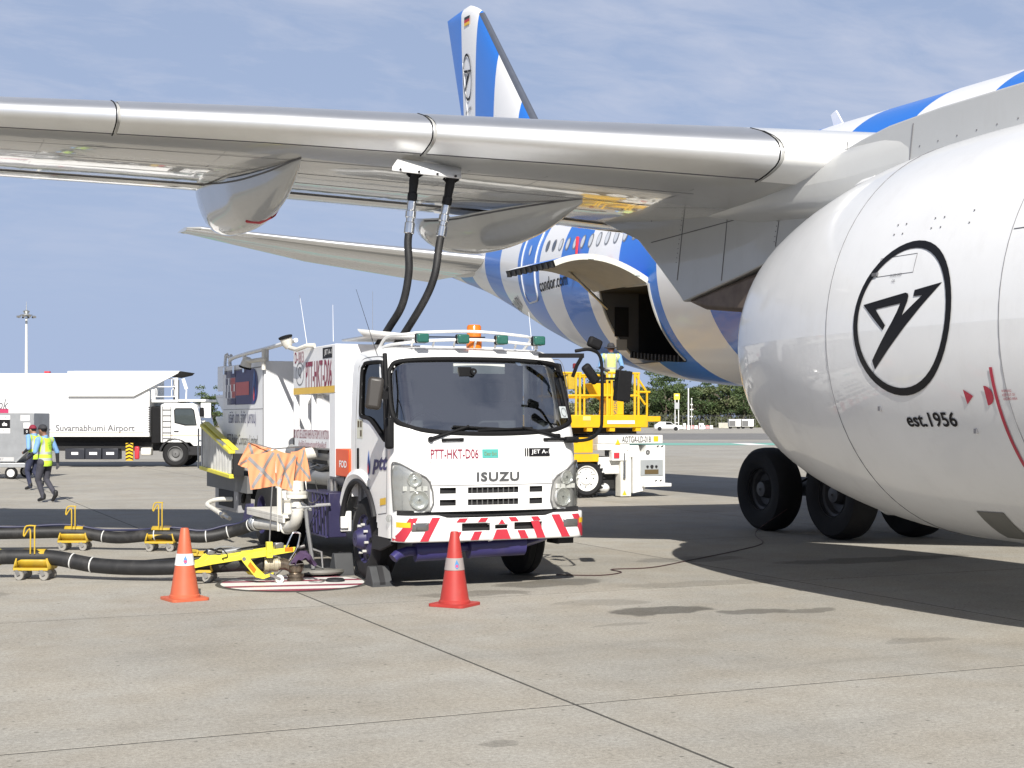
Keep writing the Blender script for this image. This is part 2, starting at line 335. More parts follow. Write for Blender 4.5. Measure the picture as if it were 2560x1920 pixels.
def slab_mesh():
    h = (G-.02)/2; b = .008; m = MB()
    P = [(-h, -h, -.006), (h, -h, -.006), (h, h, -.006), (-h, h, -.006), (-h, -h, -.003), (h, -h, -.003), (h, h, -.003), (-h, h, -.003), (-h+b, -h+b, 0), (h-b, -h+b, 0), (h-b, h-b, 0), (-h+b, h-b, 0)]
    m.add(P, [(8, 9, 10, 11)]+[(i, (i+1) % 4, (i+1) % 4+4, i+4) for i in range(4)]+[(i+4, (i+1) % 4+4, (i+1) % 4+8, i+8) for i in range(4)])
    return m.mesh('slab', flat=True)
sm = slab_mesh(); sm.materials.append(CON)
for i in range(-5, 6):
    for j in range(-2, 11):
        o = place('slab', sm, ap, local=True); o.location = (JX+(i+.5)*G, JY+(j+.5)*G, 0)
sx = MB()
for i in range(-5, 7): sx.box((JX+i*G-.0098, JY-2*G, -.0055), (JX+i*G+.0098, JY+11*G, -.0012))
for j in range(-2, 12): sx.box((JX-5*G, JY+j*G-.0098, -.0055), (JX+6*G, JY+j*G+.0098, -.0015))
sx.build('joint_sealant', SEAL, ap)
def strip(name, d0, d1, m, z, half=420, tilt=0, off=0):
    a = RT.copy(); a.rotate(Matrix.Rotation(tilt, 3, 'Z')); v = []
    for d, s in ((d0, -1), (d0, 1), (d1, 1), (d1, -1)): v.append(tuple(FW*d+a*(s*half+off)+Vector((0, 0, z))))
    return MB().add(v, [(0, 1, 2, 3)]).build(name, m)
tag(strip('taxiway', 132, 190, ASPH, .0, 700, rad(.6)), kind='structure')
tag(strip('service_road', 108, 122, concrete('service road asphalt', (.27, .265, .255), False), .0, 700, rad(.4)), kind='structure')
GREENP = mat('green ground paint', (.17, .4, .33), .7, var=.1)
WPAINT = mat('white ground paint', (.72, .72, .7), .7, var=.05, dirt=.15)
gl = strip('painted_line', 104, 113, GREENP, .004, 300, rad(.2)); tag(gl, kind='structure')
wl = MB(); c0 = FW*107.5+RT*17.6
wl.add([tuple(c0+RT*a+FW*b+Vector((0, 0, .009))) for a, b in ((-.75, -4), (.75, -4), (.75, 5), (-.75, 5))], [(0, 1, 2, 3)]).build('stand_marking', WPAINT, gl)
tag(strip('grass_verge', 322, 420, GRASSM, .0, 900), kind='structure')
# red and white painted disc of the hydrant pit
PITC = (4.38, 16.05); PR = .8
pit = thing('hydrant_pit', 'round red and white striped fuel hydrant pit lid in the apron', 'hydrant pit', (PITC[0], PITC[1], 0))
MB().lathe((PITC[0], PITC[1], 0), (0, 0, 1), [(0, .004), (PR+.05, .004), (PR+.06, .001)], 56).build('rim', SEAL, pit)
WP2 = mat('worn white paint', (.7, .69, .66), .6, var=.06, dirt=.5, dcol=(.25, .22, .2)); RP2 = mat('worn maroon paint', (.25, .04, .07), .6, var=.1, dirt=.45, dcol=(.4, .36, .34))
def clip_band(a, b):
    pts = []
    for k in range(17):
        u = lerp(a, b, k/16); pts.append((u, sqrt(max(0, PR*PR-u*u))))
    return pts+[(u, -v) for u, v in reversed(pts)]
EDG = [-.8, -.62, -.38, -.22, .12, .27, .5, .62, .8]
for k in range(8):
    a, b = EDG[k]+.001, EDG[k+1]-.001
    an = rad(78); V_, F_ = poly2d(clip_band(a, b))
    MB().add([(PITC[0]+u*cos(an)-v*sin(an), PITC[1]+u*sin(an)+v*cos(an), .0085) for u, v in V_], F_).build('stripe', WP2 if k % 2 else RP2, pit)
# ------------------------------------------------------------------ airliner
T0, S0 = 19.6, 12.5
BLUE_E = [13.6, 15.6, 17.65, 19.65, 21.6, 23.65, 25.65, 27.75, 29.75, 31.75, 33.72, 35.65, 37.4, 39.5, 41.5, 43.4, 45.45, 47.35, 48.65]
def striped():
    m = bpy.data.materials.new('striped livery paint'); m.use_nodes = True; nt = m.node_tree; b = nt.nodes['Principled BSDF']; K = nt.nodes.new; Lk = nt.links.new
    g = K('ShaderNodeNewGeometry'); sp = K('ShaderNodeSeparateXYZ'); Lk(g.outputs['Position'], sp.inputs[0])
    zz = K('ShaderNodeMath'); zz.operation = 'SUBTRACT'; Lk(sp.outputs[2], zz.inputs[0]); zz.inputs[1].default_value = 11.5
    zm = K('ShaderNodeMath'); zm.operation = 'MAXIMUM'; Lk(zz.outputs[0], zm.inputs[0]); zm.inputs[1].default_value = 0
    za = K('ShaderNodeMath'); za.operation = 'MULTIPLY_ADD'; Lk(zm.outputs[0], za.inputs[0]); za.inputs[1].default_value = .07; Lk(sp.outputs[1], za.inputs[2])
    fl_ = K('ShaderNodeMapRange'); Lk(sp.outputs[1], fl_.inputs[0]); fl_.inputs[1].default_value = 47.7; fl_.inputs[2].default_value = 48.3; fl_.inputs[3].default_value = 1; fl_.inputs[4].default_value = 0
    zk = K('ShaderNodeMath'); zk.operation = 'MULTIPLY'; Lk(zm.outputs[0], zk.inputs[0]); Lk(fl_.outputs[0], zk.inputs[1]); Lk(zk.outputs[0], za.inputs[0])
    acc = None
    for k, e in enumerate(BLUE_E):
        gt = K('ShaderNodeMath'); gt.operation = 'GREATER_THAN'; Lk(za.outputs[0], gt.inputs[0]); gt.inputs[1].default_value = e
        if acc is None: acc = gt.outputs[0]; continue
        ad = K('ShaderNodeMath'); ad.operation = 'ADD' if k % 2 == 0 else 'SUBTRACT'; Lk(acc, ad.inputs[0]); Lk(gt.outputs[0], ad.inputs[1]); acc = ad.outputs[0]
    mi = K('ShaderNodeMix'); mi.data_type = 'RGBA'; Lk(acc, mi.inputs['Factor']); mi.inputs['A'].default_value = (.78, .78, .785, 1); mi.inputs['B'].default_value = (.015, .165, .62, 1)
    Lk(mi.outputs['Result'], b.inputs['Base Color']); b.inputs['Roughness'].default_value = .34; b.inputs['Coat Weight'].default_value = .3; b.inputs['Coat Roughness'].default_value = .05
    n = K('ShaderNodeTexNoise'); n.inputs['Scale'].default_value = .8; n.inputs['Detail'].default_value = 3; Lk(g.outputs['Position'], n.inputs['Vector'])
    bp = K('ShaderNodeBump'); bp.inputs['Strength'].default_value = .12; bp.inputs['Distance'].default_value = .02; Lk(n.outputs[0], bp.inputs['Height']); Lk(bp.outputs[0], b.inputs['Normal']); Lk(bp.outputs[0], b.inputs['Coat Normal'])
    return m
LIV = striped()
def glossy(name, c, rough=.3, coat=.8, wav=.1, ws=.9, metal=0):
    m = mat(name, c, rough, metal, var=.035, vs_=1.2, dirt=.1, coat=coat); nt = m.node_tree; b = nt.nodes['Principled BSDF']
    t = nt.nodes.new('ShaderNodeNewGeometry'); n = nt.nodes.new('ShaderNodeTexNoise'); n.inputs['Scale'].default_value = ws; n.inputs['Detail'].default_value = 3; nt.links.new(t.outputs['Position'], n.inputs['Vector'])
    bp = nt.nodes.new('ShaderNodeBump'); bp.inputs['Strength'].default_value = wav; bp.inputs['Distance'].default_value = .02; nt.links.new(n.outputs[0], bp.inputs['Height']); nt.links.new(bp.outputs[0], b.inputs['Normal']); nt.links.new(bp.outputs[0], b.inputs['Coat Normal'])
    return m
NACW = glossy('white nacelle paint', (.72, .725, .73), .34, .55, .05)
WINGG = glossy('light grey wing paint', (.42, .42, .405), .22, .9, .16, 1.1)
PYLG = glossy('grey pylon paint', (.46, .465, .46), .3, .6, .1)
LEM = mat('bare metal leading edge', (.82, .83, .84), .47, 1, var=.04, vs_=2)
EXH = mat('heat stained metal', (.17, .13, .105), .5, .6, var=.2, dirt=.3)
FINLE = mat('grey fin leading edge', (.075, .085, .11), .45, var=.06)
LINE = mat('panel line', (.12, .12, .13), .7, var=.1)
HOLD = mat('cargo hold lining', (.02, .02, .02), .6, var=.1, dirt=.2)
DOORIN = mat('cargo door inner skin', (.36, .355, .335), .55, var=.06, dirt=.25)
plane = thing('airliner', 'large twin engine airliner with blue and white striped fuselage and white engine', 'airliner', (T0, 20, 0))
FST = [(0, .05, -.95), (.25, .45, -.88), (.6, .75, -.8), (1.5, 1.3, -.62), (3, 1.95, -.38), (5, 2.45, -.15), (7.5, 2.74, -.02), (9.5, 2.82, 0), (40, 2.82, 0), (43, 2.79, .03), (46, 2.64, .16), (49, 2.38, .42), (52, 2.0, .8), (55, 1.55, 1.25), (58, 1.12, 1.66), (61, .75, 1.97), (63, .42, 2.1), (63.6, .2, 2.1)]
_s = [p[0] for p in FST]
def cat(x, xs, ys):     # smooth (Hermite) interpolation
    i = 1
    while i < len(xs)-1 and x > xs[i]: i += 1
    x0, x1 = xs[i-1], xs[i]; t = max(0, min(1, (x-x0)/(x1-x0)))
    m0 = (ys[i]-ys[max(i-2, 0)])/(xs[i]-xs[max(i-2, 0)]); m1 = (ys[min(i+1, len(xs)-1)]-ys[i-1])/(xs[min(i+1, len(xs)-1)]-xs[i-1]); h = x1-x0
    return (2*t**3-3*t*t+1)*ys[i-1]+(t**3-2*t*t+t)*h*m0+(-2*t**3+3*t*t)*ys[i]+(t**3-t*t)*h*m1
def frz(y):
    s = y+S0
    return cat(s, _s, [p[1] for p in FST]), 5.36+.006*(y-20)+cat(s, _s, [p[2] for p in FST])
def fpt(y, a, off=0):      # a = 0 points to starboard (-X), +90 deg up
    r, z = frz(y); r += off
    return (T0-r*cos(a), y, z+r*sin(a))
OY0, OY1, OA0, OA1 = 30.2, 32.9, rad(-51), rad(-8)
ys = sorted(set([-S0+.02*0, -S0+.12, -S0+.3]+[-S0+.6+k*.55 for k in range(116)]+[OY0, OY1])); ys = [y for y in ys if y <= 51.05]
an = sorted(set([2*pi*k/96-pi for k in range(97)]+[OA0, OA1]))
fus = MB().grid(fpt_ := (lambda y, a: fpt(y, a)), ys, an, lambda y, a: not (OY0 < y < OY1 and OA0 < a < OA1)).build('fuselage', LIV, plane, 60)
# cargo hold behind the open door
hb = MB(); n = 10
for (a, b) in ((OY0, -1), (OY1, 1)):
    for k in range(n):
        p0 = fpt(a, lerp(OA0, OA1, k/n), -.005); p1 = fpt(a, lerp(OA0, OA1, (k+1)/n), -.005)
        hb.add([p0, p1, (20.5, a+b*.35*0, p1[2]), (20.5, a, p0[2])], [(0, 1, 2, 3)])
pb, pt = fpt(OY0, OA0), fpt(OY0, OA1)
hb.add([(pb[0], OY0, pb[2]), (pb[0], OY1, pb[2]), (20.5, OY1, pb[2]), (20.5, OY0, pb[2])], [(0, 1, 2, 3)])
hb.add([(pt[0], OY0, pt[2]), (pt[0], OY1, pt[2]), (20.5, OY1, pt[2]), (20.5, OY0, pt[2])], [(0, 1, 2, 3)])
hb.add([(20.5, OY0, pb[2]), (20.5, OY1, pb[2]), (20.5, OY1, pt[2]), (20.5, OY0, pt[2])], [(0, 1, 2, 3)])
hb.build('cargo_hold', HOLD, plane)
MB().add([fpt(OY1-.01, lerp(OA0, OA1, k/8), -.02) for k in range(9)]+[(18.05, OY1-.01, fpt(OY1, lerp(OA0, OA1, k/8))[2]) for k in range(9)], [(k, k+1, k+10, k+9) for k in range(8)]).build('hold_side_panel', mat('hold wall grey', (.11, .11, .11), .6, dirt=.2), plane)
MB().box((17.35, OY1-.03, 3.95), (17.75, OY1-.015, 4.7)).build('hold_placard', DARK, plane)
MB().box((17.4, OY1-.03, 3.6), (17.7, OY1-.015, 3.88)).build('hold_placard', mat('pale placard three', (.45, .45, .42), .6), plane)
fr = MB()
for a in (OY0-.03, OY1+.03): fr.tube([fpt(a, lerp(OA0, OA1, k/12), .012) for k in range(13)], .035, 6)
fr.tube([fpt(lerp(OY0, OY1, k/6), OA1, .01) for k in range(7)], .05, 6); fr.build('door_frame', mat('door frame grey', (.4, .4, .38), .5, dirt=.3), plane)
sill = MB(); sill.tube([fpt(lerp(OY0, OY1, k/6), OA0, .0) for k in range(7)], .06, 6)
for k in range(14):
    y = lerp(OY0+.1, OY1-.1, k/13); p = fpt(y, OA0+.03, .04); sill.cbox(p, (.1, .07, .16))
sill.build('door_sill', DARK, plane)
# cargo door, swung up
hx, hz = 16.78, 5.06; tx, tz = 14.4, 5.36
def dpt(u, v, o=0):
    x = lerp(hx, tx, v); z = lerp(hz, tz, v)+.31*4*v*(1-v)*(.9+.2*v); dx, dz = tx-hx, tz-hz+.31*4*(1-2*v); l = hypot(dx, dz); nx, nz = -dz/l, dx/l
    if nz < 0: nx, nz = -nx, -nz
    return (x+nx*o, u, z+nz*o)
us = [lerp(OY0-.02, OY1+.02, k/12) for k in range(13)]; vv = [k/20 for k in range(21)]
cdoor = MB().grid(lambda u, v: dpt(u, v, .13), us, vv).build('cargo_door', LIV, plane)
MB().grid(lambda u, v: dpt(u, v, 0), us, vv).build('inner_skin', DOORIN, cdoor)
ed = MB()
EDGE = mat('door edge primer', (.6, .59, .52), .5, dirt=.3)
for y in (us[0], us[-1]): MB().grid(lambda v, o: dpt(y, v, o), vv, [-.002, .132]).build('door_edge', EDGE, cdoor)
lat = MB()
for k in range(9): lat.cbox(dpt(lerp(us[0]+.15, us[-1]-.15, k/8), 1.0, .04), (.09, .1, .13))
lat.add([dpt(us[0], 1, -.01), dpt(us[-1], 1, -.01), dpt(us[-1], 1, .14), dpt(us[0], 1, .14)], [(0, 1, 2, 3)]).build('latch_hooks', DARK, cdoor)
strut = MB().cyl((16.85, 32.3, 4.6), dpt(32.3, .42, 0), .035); strut.build('door_strut', STEEL, cdoor)
for k, (u, v) in enumerate(((OY0, .62), (OY0, .12))): MB().cbox(dpt(u-.03, v, .05), (.14, .03, .08)).build('edge_light', mat('pale lamp', (.6, .66, .6), .3), cdoor)
# windows and rear door
WFR = mat('window frame', (.25, .26, .28), .35, .3); SHADE = mat('window blind', (.62, .64, .66), .3, coat=.6); WDK = mat('dark cabin window', (.03, .035, .045), .1, coat=.8)
for k in range(26):
    y = 36.95-k*.533; a0 = math.asin(.92/2.82)
    f0 = lambda u, v, o: fpt(y-u, a0+v/2.82, o)
    wn = decal('window', poly2d([(.145*cos(t)*abs(cos(t))**-.15, .215*sin(t)*abs(sin(t))**-.1) for t in [2*pi*q/20+.01 for q in range(20)]]), lambda u, v: f0(u, v, .006), WFR, plane)
    decal('pane', poly2d([(.105*cos(t), .17*sin(t)) for t in [2*pi*q/20 for q in range(20)]]), lambda u, v: f0(u, v, .012), WDK if k in (0, 1, 14, 19) else SHADE, wn)
GREYL = mat('grey door outline', (.55, .57, .6), .35)
def door_outline(y0, y1, z0, z1, name='cabin_door'):
    def m(u, v, o=.012):
        r, zc = frz(y0-u if False else u); return fpt(u, math.asin(max(-1, min(1, (v-zc)/r))), o)
    d = decal(name, poly2d(rrect(y0, z0, y1, z1, .25, 5)), lambda u, v: m(u, v, .005), LIV, plane, ml=.18)
    pl = rrect(y0, z0, y1, z1, .25, 5)
    P2 = []
    for i in range(len(pl)):
        a, b = pl[i], pl[(i+1) % len(pl)]; nseg = max(1, int(hypot(b[0]-a[0], b[1]-a[1])/.15)); P2 += [(lerp(a[0], b[0], k/nseg), lerp(a[1], b[1], k/nseg)) for k in range(nseg)]
    MB().tube([m(u, v, .012) for u, v in P2], .028, 6, closed=True).build('door_trim', GREYL, d)
    decal('door_window', poly2d([((y0+y1)/2+.09*cos(t), lerp(z0, z1, .72)+.15*sin(t)) for t in [2*pi*q/16 for q in range(16)]]), lambda u, v: m(u, v, .02), SHADE, d)
    MB().tube([m(y0+.2, lerp(z0, z1, .45), .03), m(y0+.42, lerp(z0, z1, .45), .03)], .02, 6).build('door_handle', GREYL, d)
door_outline(37.75, 39.05, 5.25, 7.3)
decal('lettering', text2d('condor.com', 2.35, .36, .012), lambda u, v: fpt(36.25-u, math.asin((5.62+v-frz(36.25-u)[1])/frz(36.25-u)[0]), .012), INK, plane, ml=.15)
decal('registration', text2d('D-ANRN', 1.7, .34, .0), lambda u, v: fpt(40.9-u, math.asin((5.35+v+.07*u-frz(40.9-u)[1])/frz(40.9-u)[0]), .012), INKG, plane, ml=.15)
# red ribbons, antenna
MB().tube([fpt(34.7, rad(22), .03), fpt(34.4, rad(10), .05), fpt(34.2, rad(2), .1)], [.05, .03, .045], 6).build('red_ribbon', RED, plane)
MB().cbox(fpt(32.3, rad(4), .06), (.1, .3, .22)).build('red_ribbon', RED, plane)
MB().prism([(26.25, 8.15), (26.65, 8.15), (26.85, 8.62), (26.65, 8.68)], 19.58, 19.62, 0).build('antenna', WHTXT, plane, bev=.008)
# belly fairing
def bf(u, a):
    k = max(0, 1-((u-16.5)/9.8)**2)**.6
    return (T0-(1.2+1.9*k)*cos(a)*(1 if True else 1), u, 3.55+(.2+1.25*k)*sin(a))
MB().grid(bf, [6.7+k*.65 for k in range(31)], [rad(-180+6*k) for k in range(31)]).build('belly_fairing', WINGG, plane, 60)
# fin and rudder
def foil(n=16):
    xs = [(1-cos(pi*k/n))/2 for k in range(n+1)]
    t = [5*(.2969*sqrt(x)-.126*x-.3516*x*x+.2843*x**3-.1015*x**4) for x in xs]
    return xs, t
FX, FT = foil(20)
fz = [7.6, 8.4, 10, 12, 14, 15.6, 16.0, 16.2, 16.35, 16.47, 16.55]
def fin_lete(z): 
    le = 39.2+(z-8.1)*.968; te = 47.2+(z-8.1)*.372
    if z > 15.9: le += (z-15.9)**2*1.6
    return le, te
def fin_sec(z, x0=0, x1=1, sc_=1):
    le, te = fin_lete(z); c = te-le; o = []
    for s_ in (1, -1):
        for x, t in (zip(FX, FT) if s_ == 1 else list(zip(FX, FT))[::-1]):
            if x0-1e-6 <= x <= x1+1e-6: o.append((T0-s_*t*c*.095*sc_*(1 if z < 16.4 else .7 if z < 16.5 else .3), le+x*c, z+(max(0, (x-.4))*.25*0)))
    return o
fm = MB(); n = len(fin_sec(8))
for z in fz: fm.v += fin_sec(z)
fm.f = [(j*n+k, j*n+(k+1) % n, (j+1)*n+(k+1) % n, (j+1)*n+k) for j in range(len(fz)-1) for k in range(n)]+[tuple(range((len(fz)-1)*n, len(fz)*n))]
fin = fm.build('tail_fin', LIV, plane, 50)
lef = MB(); zz_ = [8, 10, 12, 14, 15.6, 16.0]
for z in zz_: lef.v += [(T0+(q[0]-T0)*1.04, q[1]-.012, q[2]) for q in fin_sec(z, 0, .07 if z < 15 else .1)]
nn = len(fin_sec(8, 0, .07))
lef.v = []
for z in zz_:
    le, te = fin_lete(z); c = te-le
    for x_ in (.2, .15, .09, .03, 0): lef.v.append((T0-(5*.2969*sqrt(x_/c)*c*.095*.88+.006 if x_ else 0), le+x_-.008, z))
    for x_ in (.03, .09, .15, .2): lef.v.append((T0+5*.2969*sqrt(x_/c)*c*.095*.88+.006, le+x_-.008, z))
lef.f = [(j*9+k, j*9+k+1, (j+1)*9+k+1, (j+1)*9+k) for j in range(len(zz_)-1) for k in range(8)]
lef.build('leading_edge', FINLE, fin, 60)
def finside(y, z, o=.03):
    le, te = fin_lete(z); c = te-le; x = max(.001, (y-le)/c); t = 5*(.2969*sqrt(x)-.126*x-.3516*x*x+.2843*x**3-.1015*x**4)*.095*c
    return (T0-t-o, y, z)
BIRD = [(757, 320), (975, 300), (988, 306), (993, 320), (990, 345), (968, 405), (1060, 328), (1018, 325), (1020, 296), (1148, 283), (812, 642), (803, 597), (915, 430), (940, 385), (955, 347), (826, 353), (882, 440), (868, 460)]
BIRD = [((x-953)/248, -(y-413)/372) for x, y in BIRD]
def emblem(parent, fn, r, wd, ml=.08):
    decal('emblem_ring', ring2d(0, 0, r, r, wd), fn, INK, parent, ml=ml)
    decal('emblem_bird', poly2d([(x*r, y*r) for x, y in BIRD]), fn, INK, parent, ml=ml)
emblem(fin, lambda u, v: finside(48.02-u*.72, 13.98+v*1.27-.2*u), .66, .07)
for k, c in enumerate(((.02, .02, .02), (.45, .02, .03), (.75, .45, .03))):
    decal('flag_stripe', rect2d(.52, .105), (lambda k: lambda u, v: finside(48.0-u, 16.08-k*.105+v-.05*u))(k), mat('flag colour %d' % k, c, .5), fin)
decal('lettering', text2d('est. 1956', .62, .15, .01), lambda u, v: finside(47.97-u, 12.8+v+.12*u), INK, fin)
MB().tube([finside(48.55-.2*k*.35, 14.6-k*.33, .006) for k in range(14)], .012, 4).build('rudder_gap', mat('pale seam', (.72, .73, .75), .5), fin)
# wing
WS = [(17.6, 8.4, 3.92, 21.2, 4.5, .125), (13.5, 10.98, 4.34, 21.3, 4.85, .12), (9.3, 13.62, 4.80, 21.5, 5.12, .115), (7.6, 14.7, 4.98, 21.75, 5.19, .112), (4.4, 16.7, 5.31, 22.9, 5.47, .108), (1.5, 18.53, 5.57, 24.0, 5.66, .105), (-5, 22.6, 6.2, 26.8, 6.28, .1), (-11, 26.4, 6.9, 29.2, 6.95, .095), (-11.9, 27.1, 7.15, 29.6, 7.2, .09), (-12.4, 28.0, 8.0, 30.0, 8.0, .08), (-12.6, 29.2, 9.3, 30.5, 9.3, .07)]
_wx = [-p[0] for p in WS]
def wsec(x): return [interp(-x, _wx, [p[k] for p in WS]) for k in range(1, 6)]
def wpt(x, s, up, off=0, mir=False):      # s chord fraction, up True/False surface
    le, zl, te, zt, t = wsec(x); c = te-le; th = 5*(.2969*sqrt(max(s, 0))-.126*s-.3516*s*s+.2843*s**3-.1015*s**4)*t*c
    z = lerp(zl, zt, s)+(th*1.12 if up else -th*.86)+(off if up else -off)
    y = le+s*c-(off if s < .02 else 0)
    return ((2*T0-x) if mir else x, y, z)
def wing_mesh(mir):
    xs = [17.6, 15.5, 13.5, 11.4, 9.3, 8.4, 7.6, 6, 4.4, 3, 1.5, -1.5, -5, -8, -11, -11.5, -11.9, -12.4, -12.6]; m = MB()
    ring = [(FX[k], True) for k in range(20, -1, -1)]+[(FX[k], False) for k in range(1, 20)]
    n = len(ring)
    for x in xs: m.v += [wpt(x, s, u, 0, mir) for s, u in ring]
    m.f = [(j*n+k, j*n+(k+1) % n, (j+1)*n+(k+1) % n, (j+1)*n+k) for j in range(len(xs)-1) for k in range(n)]+[tuple(range((len(xs)-1)*n, len(xs)*n))]
    return m
wing = wing_mesh(False).build('wing', WINGG, plane, 50)
for a, b in ((9.28, 5.985), (5.955, 2.745), (2.715, -.9), (-.93, -4.6), (-4.63, -8), (-8.03, -11)):
    m = MB(); cs = [(s, False) for s in (.05, .035, .022, .012, .006, .002)]+[(0, True)]+[(s, True) for s in (.002, .006, .012, .025, .045, .075, .11)]
    m.grid(lambda k, x: wpt(x, cs[int(k)][0], cs[int(k)][1], .012), list(range(len(cs))), [lerp(a, b, k/6) for k in range(7)])
    slat = m.build('slat', LEM, wing, 60)
    MB().tube([wpt(a-.012, s, u, .012) for s, u in [(.062, False)]+cs[:-1]], .009, 5).build('slat_seal', BLACK, slat)
    MB().tube([wpt(lerp(a, b, k/6), .052, False, .012) for k in range(7)], .008, 4).build('slat_edge', LINE, slat)
WINGL = glossy('white wing root paint', (.7, .7, .68), .3, .7, .08)
cs2 = [(s, False) for s in (.06, .035, .022, .012, .006, .002)]+[(0, True)]+[(s, True) for s in (.002, .006, .012, .025, .05, .1, .16)]
MB().grid(lambda k, x: wpt(x, cs2[int(k)][0], cs2[int(k)][1], .01), list(range(len(cs2))), [9.31, 9.8, 10.3, 11, 11.8]).build('leading_edge_fairing', WINGL, wing, 60)
WINGF = glossy('flap paint', (.5, .5, .485), .15, 1, .1, 1.5)
for a, b in ((8.3, 5.1), (4.7, 1.2), (1.15, -2.4), (-2.45, -6), (15.8, 9.3)):
    m = MB().grid(lambda s, x: wpt(x, s, False, .012+.05*sin(pi*min(1, (s-.74)/.26))**.8), [.74+.26*k/8 for k in range(9)], [lerp(a, b, k/6) for k in range(7)])
    fl = m.build('flap', WINGF, wing, 60)
    MB().tube([wpt(lerp(a, b, k/8), .735, False, .006) for k in range(9)], .014, 5).build('flap_gap', LINE, fl)
    MB().tube([wpt(lerp(a, b, k/8), .9, False, .05) for k in range(9)], .01, 5).build('flap_rib', mat('pale seam', (.7, .7, .7), .3), fl)
# panel seams, tank panels on the underside
m = MB()
for s in (.16, .3, .45, .6): m.tube([wpt(x, s, False, .001) for x in (9, 7, 5, 3, 1, -2, -6)], .0022, 4)
for x in (8.9, 7.4, 6.6, 4.0, 2.0, .2): m.tube([wpt(x, s, False, .001) for s in (.13, .2, .3, .45, .6, .7)], .0022, 4)
m.build('panel_seam', LINE, wing)
# flap track fairings
def canoe(x0, prof, wd, name='flap_fairing'):
    ys_ = [p[0] for p in prof]; m = MB(); ss = [k/26 for k in range(27)]; aa = [pi*k/14 for k in range(15)]
    def f(s, a):
        y = lerp(ys_[0], ys_[-1], s); zb = cat(y, ys_, [p[1] for p in prof]); zt = cat(y, ys_, [p[2] for p in prof]); wv = wd*min(1, (max(s, .0)*2.2)**.75)*(1 if s < .8 else sqrt(max(0.08, 1-((s-.8)/.205)**2*.9)))
        d = zt-zb; sn = sin(a)
        return (x0-wv*cos(a)*(1-.25*sn), y, zt-d*sn**.8)
    o = m.grid(f, ss, aa).build(name, WINGG, wing, 50)
    MB().tube([f(s, 0.04) for s in ss[:22]], .012, 4).build('fairing_seal', LINE, o)
    return o, f
fa, ff = canoe(4.82, [(17.3, 5.0, 5.03), (18.2, 4.62, 5.03), (19.5, 4.46, 5.1), (20.9, 4.5, 5.28), (22.0, 4.68, 5.42), (22.6, 4.95, 5.44)], .36)
MB().tube([ff(.34, 2.5), ff(.33, 2.15), ff(.30, 1.8), ff(.36, 1.45), ff(.42, 1.05)], .022, 5).build('red_mark', RED, fa)
canoe(8.25, [(16.5, 4.58, 4.64), (17.9, 4.33, 4.72), (19.7, 4.28, 4.8), (21.2, 4.46, 4.95), (22.2, 4.75, 5.1)], .42)
canoe(.0, [(20.3, 5.32, 5.36), (21.2, 5.0, 5.4), (22.4, 4.88, 5.48), (23.8, 4.95, 5.6), (25.0, 5.4, 5.66)], .36)
# fuelling panel with its two couplings below
fp = MB().prism([(-.47, -.03), (.47, -.03), (.47, .0), (-.47, .0)], 0, 1, 1)
pf = thing('fuelling_panel', None, None, (5.98, 15.9, 4.88)) if False else None
m = MB(); 
m.add([(5.72, 16.3, 4.98), (6.52, 16.3, 4.94), (6.46, 16.15, 4.82), (5.6, 16.15, 4.86), (5.72, 16.32, 4.985), (6.52, 16.32, 4.945), (6.46, 16.17, 4.815), (5.6, 16.17, 4.855)], [(0, 1, 2, 3), (4, 7, 6, 5), (0, 3, 7, 4), (3, 2, 6, 7), (2, 1, 5, 6), (1, 0, 4, 5)])
m.v = [(x-.02, y-.06, z-.07) for x, y, z in m.v]
pnl = m.build('fuelling_panel', mat('white panel', (.74, .74, .73), .4, dirt=.1), wing)
MB().add([(5.58, 16.088, 4.79), (6.44, 16.088, 4.75), (6.435, 16.08, 4.70), (5.57, 16.08, 4.74)], [(0, 1, 2, 3)]).build('panel_flange', WHTXT, pnl, solid=.01)
for k in range(4): MB().cyl((5.67+k*.23, 16.08, 4.76-k*.011), (5.67+k*.23, 16.06, 4.758-k*.011), .014, n=8).build('latch', PLASTIC, pnl)
for x in (5.93, 6.34): MB().cyl((x, 16.5, 4.84), (x, 16.5, 5.05), .1, n=20).build('fuel_adaptor', DARK, wing)
# pylon
PY = [(7.7, 4.3), (8.2, 4.72), (9.2, 4.93), (10.5, 5.0), (11.7, 4.99), (12.5, 4.95), (13.0, 4.88), (13.5, 4.78), (14.5, 4.75), (17, 4.8), (19.0, 5.0), (19.35, 4.92), (19.3, 4.82), (18.0, 4.36), (17.4, 3.92), (16.86, 3.5), (16.75, 3.4), (15.36, 3.62), (13.8, 3.9), (10, 3.9)]
pyl = MB().prism(PY, 9.86, 10.6, 0).build('engine_pylon', PYLG, plane, 40, bev=.24, seg=5)
MB().prism([(16.75, 3.41), (16.3, 3.27), (15.36, 3.17), (14.2, 3.1), (13.2, 3.15), (13.4, 3.8), (15.36, 3.61)], 9.9, 10.56, 0).build('heat_shield', EXH, pyl, bev=.08, seg=3)
m = MB()
for a, b in (((12.1, 4.9), (12.2, 4.25)), ((13.2, 4.9), (13.35, 4.1)), ((14.4, 4.7), (14.6, 3.9)), ((15.6, 4.7), (15.8, 3.6)), ((16.7, 4.65), (16.9, 3.7)), ((12.2, 4.55), (13.25, 4.5)), ((14.5, 4.35), (17.6, 4.28))):
    m.tube([(9.857, a[0], a[1]), (9.857, b[0], b[1])], .006, 4)
m.build('panel_seam', LINE, pyl)
